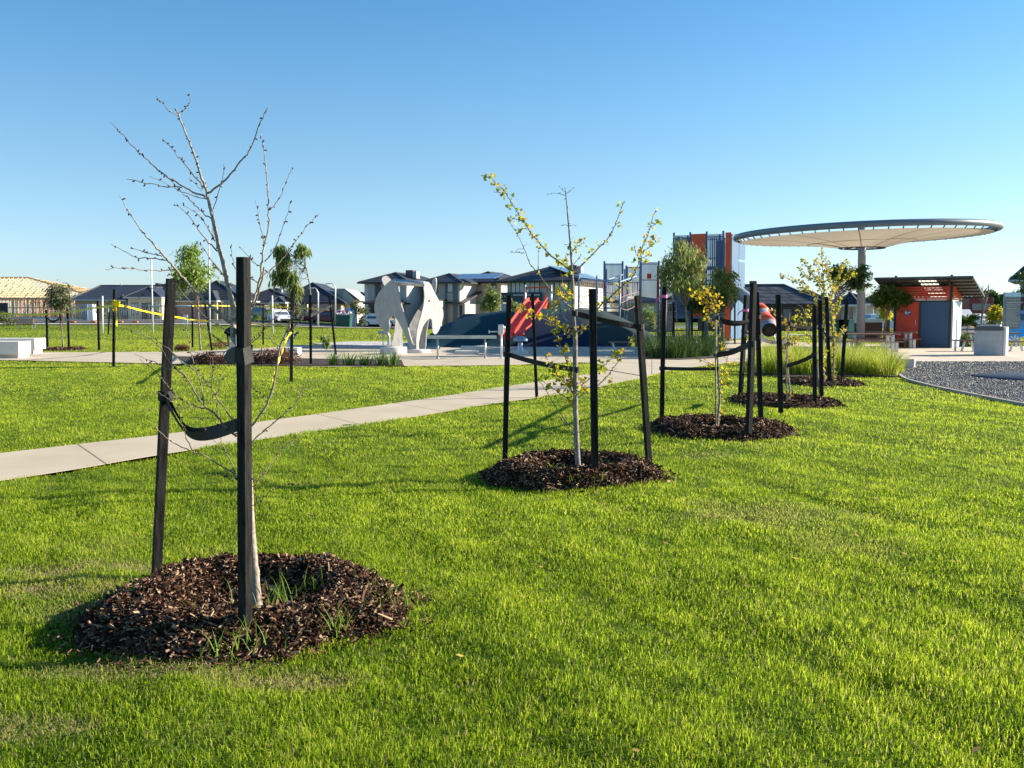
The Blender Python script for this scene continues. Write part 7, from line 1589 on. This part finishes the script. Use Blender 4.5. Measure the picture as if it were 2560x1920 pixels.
MB().box(0, W, 0, 10, 0, e).build('wall', CREAM2, h); hip(h, 0, W, 0, 10, e, zr(733, Y, 0) - e, RT2, o=.6, fascia=M('white_fascia', (.7, .7, .68), .5)); window(h, k(18, Y), k(30, Y), .5, 2.1, 0, frame=WHT); window(h, k(48, Y), k(58, Y), .5, 2.1, 0, frame=WHT)
for a in (36, 64, 84): MB().box(k(a, Y), k(a + 4, Y), -1.5, -1.1, 0, e - .2).build('porch_column', WHT, h)
hip(h, k(30, Y), k(70, Y), -1.9, 1, e - .1, 1.2, RT2, o=.2, name='porch_roof', fascia=WHT)
Y = 112; h = house('single_storey_house', 'farther cream house with a dark hipped roof left of the toilet block', 2150, Y, 0, R(-22)); W = k(100, Y); e = zr(762, Y, 0); MB().box(0, W, 0, 10, 0, e).build('wall', CREAM, h); hip(h, 0, W, 0, 10, e, zr(724, Y, 0) - e, RT1, o=.6, fascia=WHT)
for a in (20, 40, 60, 80): MB().box(k(a, Y), k(a + 3, Y), -1.2, -.9, 0, e - .2).build('porch_column', WHT, h)
Y = 185; h = house('two_storey_house', 'far brown two storey house beside the right edge of the toilet block', 2384, Y, 0, R(-26)); W = k(26, Y); e = zr(760, Y, 0); MB().box(0, W, 0, 9, 0, e).build('wall', M('brown_wall', (.20, .15, .12), .8), h); mb = MB(); mb.box(-.6, W + 1.2, -.8, 9, e, e + .4); mb.build('roof', DARK, h); MB().box(W - 1.5, W + .05, -.3, -.005, 0, zr(775, Y, 0)).build('front_wing', CREAM, h)
Y = 95; h = house('two_storey_house', 'grey and brown two storey house at the right picture edge behind the sign', 2548, Y, 0, R(-30)); W = k(60, Y); e = zr(700, Y, 0); MB().box(0, W, 0, 9, zr(742, Y, 0), e).build('upper_wall', GRN, h); MB().box(0, W, 0, 9, 0, zr(742, Y, 0) - .0).build('lower_wall', M('plum_brick', (.10, .06, .07), .8), h); hip(h, 0, W, 0, 9, e, 2.2, RT1, o=.9, fascia=GUT); window(h, k(8, Y), k(20, Y), .6, 2.4, 0)
# ------------------------------------------------------------------ timber house frame
def frame_house():
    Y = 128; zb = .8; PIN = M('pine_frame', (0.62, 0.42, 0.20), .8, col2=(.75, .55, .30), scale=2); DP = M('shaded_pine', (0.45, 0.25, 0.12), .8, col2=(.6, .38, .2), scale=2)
    rt = house('timber_house_frame', 'half built house of bare pine framing with open rafters, at the left edge', 20, Y, zb); rt.location.x = 0; rt.location.y = 0; rt.location.z = 0; OFF[rt] = Vector((0, 0, 0))
    x0, x1 = X(30, Y), X(245, Y); xr0, xr1 = X(-140, Y + 6), X(70, Y + 6); y0, y1 = Y, Y + 13; ze = U(100, 746, Y).z; zr_ = U(70, 694, Y + 6.5).z; ym = (y0 + y1) / 2
    xL = X(-200, Y)
    MB().box(xL, x1, y0 - .2, y1, zb - .1, zb + .25).build('slab', CONW, rt)
    wf = MB()
    for y in (y0, y0 + 4, y0 + 8, y1):
        x = x0 if y == y0 else xL
        wf.box(x, x1, y - .045, y + .045, ze - .1, ze - .01); wf.box(x, x1, y - .045, y + .045, zb + .25, zb + .34)
        i = 0
        while x < x1:
            if not (y == y0 and i % 7 in (2, 3)): wf.box(x, x + .09, y - .04, y + .04, zb + .34, ze - .1)
            x += .5; i += 1
        wf.box(x0 if y == y0 else xL, x1, y - .035, y + .035, zb + 1.5, zb + 1.58)
    for x in (x1 - .1, x1 - 5, x0 + 4, x0):
        y = y0
        while y < y1: wf.box(x - .04, x + .04, y, y + .09, zb + .34, ze - .1); y += .5
    for i in range(9): x = x0 + 1.5 + i * 1.9; wf.bar((x, y0 - .05, zb + .4), (x + 1.2, y0 - .05, ze - .15), .07, .03)
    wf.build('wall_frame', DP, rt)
    mb = MB()
    for px in (83, 33): x = X(px, Y); mb.box(x - .14, x + .14, y0 - .12, y0 + .1, zb + .3, ze)
    x = X(31, Y); mb.build('front_post', PIN, rt)
    # hip roof: ridge from xL to xr1, hips to (x1)
    o = .7; rf = MB(); E = ze
    def f(p): return Vector(p)
    A_ = f((xr1, ym, zr_)); xs_ = xr1
    def zfront(x, y):   # front plane height
        return E + (zr_ - E) * (y - (y0 - o)) / (ym - (y0 - o))
    xfl = x0 - 1.0
    # left slope rafters (front plane, left of the hip line)
    xe = x1 + o; yh = y0 - o
    x = xL
    while x < xe:
        if x <= xr1: top = ym
        else: top = ym - (x - xr1) / (xe - xr1) * (ym - yh)
        if top - yh > .2:
            rf.bar((x, yh, E), (x, top, zfront(x, top)), .05, .12); 
        x += .6
    # battens across
    n = 10
    for i in range(n):
        y = yh + (ym - yh) * i / n; xe2 = xe - (y - yh) / (ym - yh) * (xe - xr1); z = zfront(0, y) + .1; rf.bar((xL, y, z), (xe2, y, z), .05, .04)
    # truss webs inside: diagonals seen through
    x = xL
    while x < x1 - 1:
        yt = ym if x < xr1 else ym - (x - xr1) / (xe - xr1) * (ym - yh)
        for q in range(3):
            ya = yh + (yt - yh) * q / 3; yb_ = yh + (yt - yh) * (q + 1) / 3; rf.bar((x, ya, E), (x + .3, yb_, zfront(0, yb_)), .04, .08)
        x += .9
    # right hip plane
    y = yh; m_ = 20
    for i in range(m_ + 1):
        y = yh + (y1 + o - yh) * i / m_; t = 1 - abs(y - ym) / (ym - yh); t = max(t, 0.0); xt = xe + (xr1 - xe) * t
        if t > .03: rf.bar((xe, y, E), (xt, y, E + (zr_ - E) * t), .05, .12)
    for i in range(12): t = i / 12; x = xe + (xr1 - xe) * t; rf.bar((x, yh + (ym - yh) * t, E + (zr_ - E) * t + .1), (x, (y1 + o) - ((y1 + o) - ym) * t, E + (zr_ - E) * t + .1), .05, .04)
    # back slope
    x = xL
    while x < xr1: rf.bar((x, y1 + o, E), (x, ym, zr_), .05, .12); x += .5
    rf.bar((xL, ym, zr_), (xr1, ym, zr_), .06, .2); rf.bar((xr1, ym, zr_), (xe, yh, E), .06, .2); rf.build('roof_frame', PIN, rt)
    mb = MB(); mb.box(xL, xe, yh - .03, yh + .02, E - .12, E + .1); mb.box(xe - .02, xe + .03, yh, y1, E - .12, E + .08); mb.build('fascia', PIN, rt)
    mb = MB(); a, b = X(205, Y - 6), X(219, Y - 6)
    mb = MB()
    for px in (86, 101, 115): x = X(px, Y); mb.box(x - .08, x + .08, y0 + 1, y0 + 1.05, zb + 1.6, ze - .3)
    mb.build('blue_sheet', M('blue_wrap', (.04, .25, .6), .5), rt)
frame_house()
# site toilet / white blocks by the frame
Y = 117; zb = gz(-50, Y); a, b = X(205, Y), X(219, Y); MB().box(a, b, Y, Y + 1.2, zb, U(0, 761, Y).z).build('stacked_white_boxes', M('grey_wrap', (.25, .28, .36), .6), loc=(a, Y, zb), label='grey sided stack of wrapped panels before the timber frame', cat='wrapped pallet', bevel=.02)
a, b = X(219.5, Y - 1), X(232, Y - 1); MB().box(a, b, Y - 1, Y, zb, U(0, 761, Y).z).build('stacked_white_boxes', WHT, loc=(a, Y - 1, zb), label='white stack of wrapped panels right of the grey one before the timber frame', cat='wrapped pallet', bevel=.02)
a, b = X(-30, Y - 6), X(19, Y - 6); Z0 = gz(-50, Y - 6); MB().box(a, b, Y - 6, Y - 5.8, Z0, U(0, 757, Y - 6).z).build('dark_fence', DARK, loc=(a, Y - 6, Z0), label='dark solid fence panel at the far left edge', cat='fence')
# ------------------------------------------------------------------ vehicles, bins
def car(label, px, Y, rz, L, H, Wd, col, name='parked_car', suv=False, cat='car', zb=None, tyre=.32):
    x = X(px, Y); z = gz(x, Y) if zb is None else zb; rt = thing(name, label, cat, (x, Y, z + .05), 'cars parked along the streets', rz); OFF[rt] = Vector((0, 0, 0)); h = H; g = .2 * H / 1.45; b = .58 * h
    # side profile (x along, z up)
    if suv: body = [(-L / 2, g), (-L / 2, b), (-L / 2 + .1, h - .08), (-L / 2 + .35, h), (L * .12, h), (L * .27, b + .05), (L / 2 - .15, b - .08), (L / 2, b * .72), (L / 2, g)]
    else: body = [(-L / 2, g), (-L / 2, b * .9), (-L / 2 + .12, b), (-L * .33, h - .06), (-L * .18, h), (L * .06, h - .02), (L * .25, b), (L / 2 - .2, b - .14), (L / 2, b * .66), (L / 2, g)]
    wx = (L * .31, -L * .30)
    lo = []
    for cx in sorted(wx, reverse=True):
        lo += [(cx + (tyre + .05) * math.cos(a), g * .4 + tyre * .2 + (tyre + .05) * math.sin(a) + .05) for a in np.linspace(.25, PI - .25, 7)]
    outl = body + [(p, max(q, g)) for p, q in lo]
    mb = MB(); n = len(outl); vs = []
    for (p, q) in outl:
        t = max(0, (q - b) / (h - b)); w = Wd / 2 * (1 - .2 * t); vs += [(p, -w, q), (p, w, q)]
    mb.add(vs, [(2 * i, 2 * ((i + 1) % n), 2 * ((i + 1) % n) + 1, 2 * i + 1) for i in range(n)]); 
    mb.add([vs[2 * i] for i in range(n)], [tuple(range(n))]); mb.add([vs[2 * i + 1] for i in range(n)], [tuple(reversed(range(n)))])
    mb.build('body', M('car_paint_%s' % name + str(int(px)), col, .25, var=.02, spec=.7), rt)
    gl = MB()
    top = [q for q in body if q[1] > b + .02]; x0, x1 = min(q[0] for q in top), max(q[0] for q in body if q[1] >= b - .01)
    for s_ in (-1, 1):
        w1 = Wd / 2 + .004; w2 = Wd / 2 * .8 + .02
        for (a0, a1, c0, c1) in ((x0 + .12, -.05, x0 + .3, -.05), (.03, L * .21, .03, L * .07)): gl.add([(a0, s_ * w1 * .995, b + .04), (a1, s_ * w1 * .995, b + .04), (c1, s_ * w2, h - .1), (c0, s_ * w2, h - .1)], [(0, 1, 2, 3)])
    xa, xb = (L * .27, L * .12) if suv else (L * .25, L * .06)
    gl.add([(xa + .01, -Wd * .43, b + .04), (xa + .01, Wd * .43, b + .04), (xb + .03, Wd * .38, h - .07), (xb + .03, -Wd * .38, h - .07)], [(0, 1, 2, 3)]); gl.add([(-L / 2 - .01 + (.0 if suv else .2), -Wd * .4, b + .06), (-L / 2 - .01 + (.0 if suv else .2), Wd * .4, b + .06), (-L / 2 + (.12 if suv else .62), Wd * .36, h - .1), (-L / 2 + (.12 if suv else .62), -Wd * .36, h - .1)], [(0, 1, 2, 3)]); gl.build('windows', GLASS, rt)
    for cx in wx:
        for s_ in (-1, 1):
            w = MB(); w.tube([(cx, s_ * (Wd / 2 - .2), tyre), (cx, s_ * (Wd / 2 + .01), tyre)], tyre, 18, sm=False); wh = w.build('wheel', BLUSH, rt); r_ = MB(); r_.tube([(cx, s_ * (Wd / 2 + .011), tyre), (cx, s_ * (Wd / 2 + .02), tyre)], tyre * .62, 14, sm=False); r_.build('rim', STL2, wh)
    for s_ in (-1, 1): l = MB(); l.box(L / 2 - .1, L / 2 + .015, s_ * Wd * .38 - .16, s_ * Wd * .38 + .16, b * .74, b * .9); l.build('headlight', WHT, rt); t_ = MB(); t_.box(-L / 2 - .015, -L / 2 + .05, s_ * Wd * .4 - .12, s_ * Wd * .4 + .1, b * .7, b * .92); t_.build('tail_light', M('tail_red', (.4, .02, .02), .3), rt)
    m_ = MB(); m_.box(L / 2 - .05, L / 2 + .02, -Wd * .3, Wd * .3, g + .02, g + .18); m_.build('grille', DARK, rt)
car('brownish grey four wheel drive parked behind the plain lawn stake', 665, 121, R(-35), 4.8, 1.85, 1.9, (0.16, 0.15, 0.14), 'four_wheel_drive', suv=True, tyre=.38)
car('white small car parked nose out right of the four wheel drive', 699, 115, R(-60), 4.2, 1.45, 1.75, (0.75, 0.75, 0.76), 'parked_car')
car('dark grey sedan parked just right of the small white car', 719, 118, R(-55), 4.5, 1.4, 1.8, (0.12, 0.13, 0.14), 'parked_car')
car('dark red pickup parked in front of the pinkish garage', 812, 121, R(180), 4.8, 1.6, 1.85, (0.25, 0.015, 0.015), 'pickup', suv=True)
car('white hatchback parked behind the elephant sculpture', 948, 112, R(0), 4.3, 1.5, 1.75, (0.72, 0.73, 0.75), 'parked_car')
car('white car nose showing left of the toilet block door', 2218, 84, R(0), 4.4, 1.5, 1.8, (0.75, 0.76, 0.78), 'parked_car')
car('dark car parked under the left end of the lean to garage', 1190, 112, R(0), 4.4, 1.5, 1.8, (0.06, 0.06, 0.07), 'parked_car')
car('white van front beyond the toilet block on the far road', 2402, 118, R(-80), 4.6, 2.0, 1.9, (0.7, 0.7, 0.7), 'van', suv=True, cat='van')
car('white car on the far road beyond the barbecue', 2447, 125, R(-75), 4.4, 1.5, 1.8, (0.75, 0.75, 0.75), 'parked_car')
car('dark sedan on the far road beside the white van', 2428, 128, R(-75), 4.4, 1.45, 1.8, (0.15, 0.15, 0.16), 'parked_car')
car('blue and white patrol car with a yellow stripe at the right picture edge', 2575, 75, R(0), 4.9, 1.75, 1.9, (0.25, 0.36, 0.6), 'patrol_car', suv=True)
def truck():
    Y = 135; x = X(2452, Y); rt = thing('truck', 'dark red lorry facing the camera on the far road', 'lorry', (x, Y, 0)); MB().box(x - 1.6, x + 1.7, Y, Y + 2.2, .8, 3.7).build('cab', M('truck_red', (.20, .02, .03), .35), rt, bevel=.1); MB().box(x - 1.2, x + 1.3, Y - .03, Y - .003, 2.0, 2.9).build('windscreen', GLASS, rt); MB().box(x - 1.5, x + 1.6, Y + 2.4, Y + 9, .9, 3.2).build('load_box', M('truck_dark', (.08, .03, .04), .6), rt)
    for s_ in (-1.2, 1.2): w = MB(); w.tube([(x + s_ - .15, Y + .9, .5), (x + s_ + .15, Y + .9, .5)], .5, 16); w.build('wheel', BLUSH, rt)
truck()
def skip():
    Y = 108; a, b = X(836, Y), X(873, Y); z = gz(a, Y); rt = thing('skip_bin', 'dark green skip heaped with rubbish bags left of the rusty leafed tree', 'skip bin', (a, Y, z)); h = 1.25
    mb = MB(); mb.prism([(a, Y, z), (b, Y, z), (b + .1, Y, z + h), (a - .1, Y, z + h)], (0, 1.8, 0)); mb.build('bin', M('skip_green', (.015, .08, .06), .5), rt); mb = MB(); random.seed(3); cols = [M('bag_white', (.6, .6, .62), .6), M('bag_red', (.55, .06, .04), .6), M('bag_grey', (.12, .13, .15), .6)]
    for i in range(46):
        c_ = Vector((random.uniform(a + .1, b - .1), Y + random.uniform(.1, 1.5), z + h + random.uniform(-.1, .55) * (1 - abs((i % 7) / 7 - .5)))); d = [Vector((random.gauss(0, .16), random.gauss(0, .16), random.gauss(0, .12))) for _ in range(5)]
        mb.add([c_ + q for q in d] + [c_ + Vector((0, 0, .15))], [(0, 1, 5), (1, 2, 5), (2, 3, 5), (3, 4, 5), (4, 0, 5), (4, 3, 2, 1)], random.choice((0, 0, 1, 2)))
    mb.build('rubbish', cols, rt)
skip()
def portaloo():
    Y = 113; a, b = X(865, Y), X(889, Y); rt = thing('portable_toilet', 'pale blue portable toilet beside the skip', 'portable toilet', (a, Y, 0)); m = M('loo_blue', (.12, .33, .6), .5); zt = U(0, 772, Y).z
    MB().box(a, b, Y, Y + 1.1, 0, zt).build('cabin', m, rt, bevel=.04); MB().box(a + .55, b - .08, Y - .03, Y - .003, .1, zt - .2).build('door', M('loo_white', (.55, .6, .66), .5), rt); MB().box(a - .05, b + .05, Y - .05, Y + 1.15, zt, zt + .12).build('roof', M('loo_white', (.55, .6, .66)), rt)
portaloo()
def greenbins():
    for i, (px, m, l) in enumerate(((2098, (.02, .10, .07), 'left dark green wheelie bin behind the leaning stake'), (2110, (.03, .16, .11), 'middle green wheelie bin behind the picnic tables'), (2126, (.25, .42, .34), 'pale green bin left of the canopy column'))):
        Y = 60; x = X(px, Y); rt = thing('wheelie_bin', l, 'wheelie bin', (x, Y, 0), 'wheelie bins'); mb = MB(); mb.prism([(x - .24, Y, .08), (x + .24, Y, .08), (x + .3, Y, 1.15), (x - .3, Y, 1.15)], (0, .6, 0)); mm = M('bin_%d' % i, m, .5); mb.build('body', mm, rt); MB().box(x - .32, x + .32, Y - .04, Y + .66, 1.152, 1.22).build('lid', mm, rt)
        for s_ in (-.2, .2): w = MB(); w.tube([(x + s_ - .03, Y + .55, .1), (x + s_ + .03, Y + .55, .1)], .1, 10); w.build('wheel', BLUSH, rt)
greenbins()
def woodbox():
    Y = 56; a, b = X(2158, Y), X(2207, Y); rt = thing('bin_enclosure', 'low red brown slatted enclosure with a white top right of the canopy column', 'bin enclosure', (a, Y, 0)); m = M('redbrown_slat', (.13, .05, .04), .7, var=.15); mb = MB(); n = 26; z = U(0, 806, Y).z
    for i in range(n): x = a + (b - a) * i / n; mb.box(x, x + (b - a) / n * .75, Y, Y + .04, .05, z)
    mb.build('slat_screen', m, rt); MB().box(a, b, Y + .06, Y + 1.4, .02, z - .05).build('box_body', M('dark_inner', (.05, .025, .02), .8), rt); MB().box(a - .02, b, Y - .04, Y + 1.4, z + .002, U(0, 797, Y).z).build('top_panel', M('pale_top', (.5, .54, .52), .5), rt)
    MB().box(b + .25, b + .42, Y, Y + .1, 0, z + .15).build('end_post', m, rt)
woodbox()
def palm():
    Y = 120; p = U(2493, 800, Y); p.z = 0; t = U(2493, 778, Y); rt = thing('palm_tree', 'dark spiky palm top behind the yellow shrub', 'palm', tuple(p)); MB().tube([p, t], .3, 8).build('trunk', TWIG, rt); mb = MB()
    for i in range(40): mb.blade(t, random.uniform(0, 6.28), random.uniform(1.2, 1.9), .14, random.uniform(.8, 1.8), 4, lean=random.uniform(.1, 1.0))
    mb.build('crown', DKL, rt)
palm()
# distant tree belts (one mass each, beyond the houses)
def belt(x0, x1, y, h, label):
    mb = MB(); n = 2600
    for i in range(n):
        x = random.uniform(x0, x1); t = (x - x0) / (x1 - x0); hh = h * (.55 + .45 * math.sin(t * 9 + 1) ** 2) * math.sin(PI * min(1, max(0, t))) ** .3
        p = Vector((x, y + random.uniform(-4, 4), random.random() ** .8 * hh)); r = random.uniform(.5, 1.1); d = [Vector((random.gauss(0, r), random.gauss(0, r), random.gauss(0, r * .7))) for _ in range(4)]; mb.add([p + q for q in d], [(0, 1, 2, 3)])
    mb.build('distant_trees', DKL, loc=((x0 + x1) / 2, y, 0), kind='stuff', label=label, cat='trees')
belt(X(2400, 260), X(2560, 260), 260, 7.0, 'far blue green tree belt behind the road on the right')
belt(X(1660, 180), X(1850, 180), 180, 5.0, 'low far tree belt behind the climbing tower')
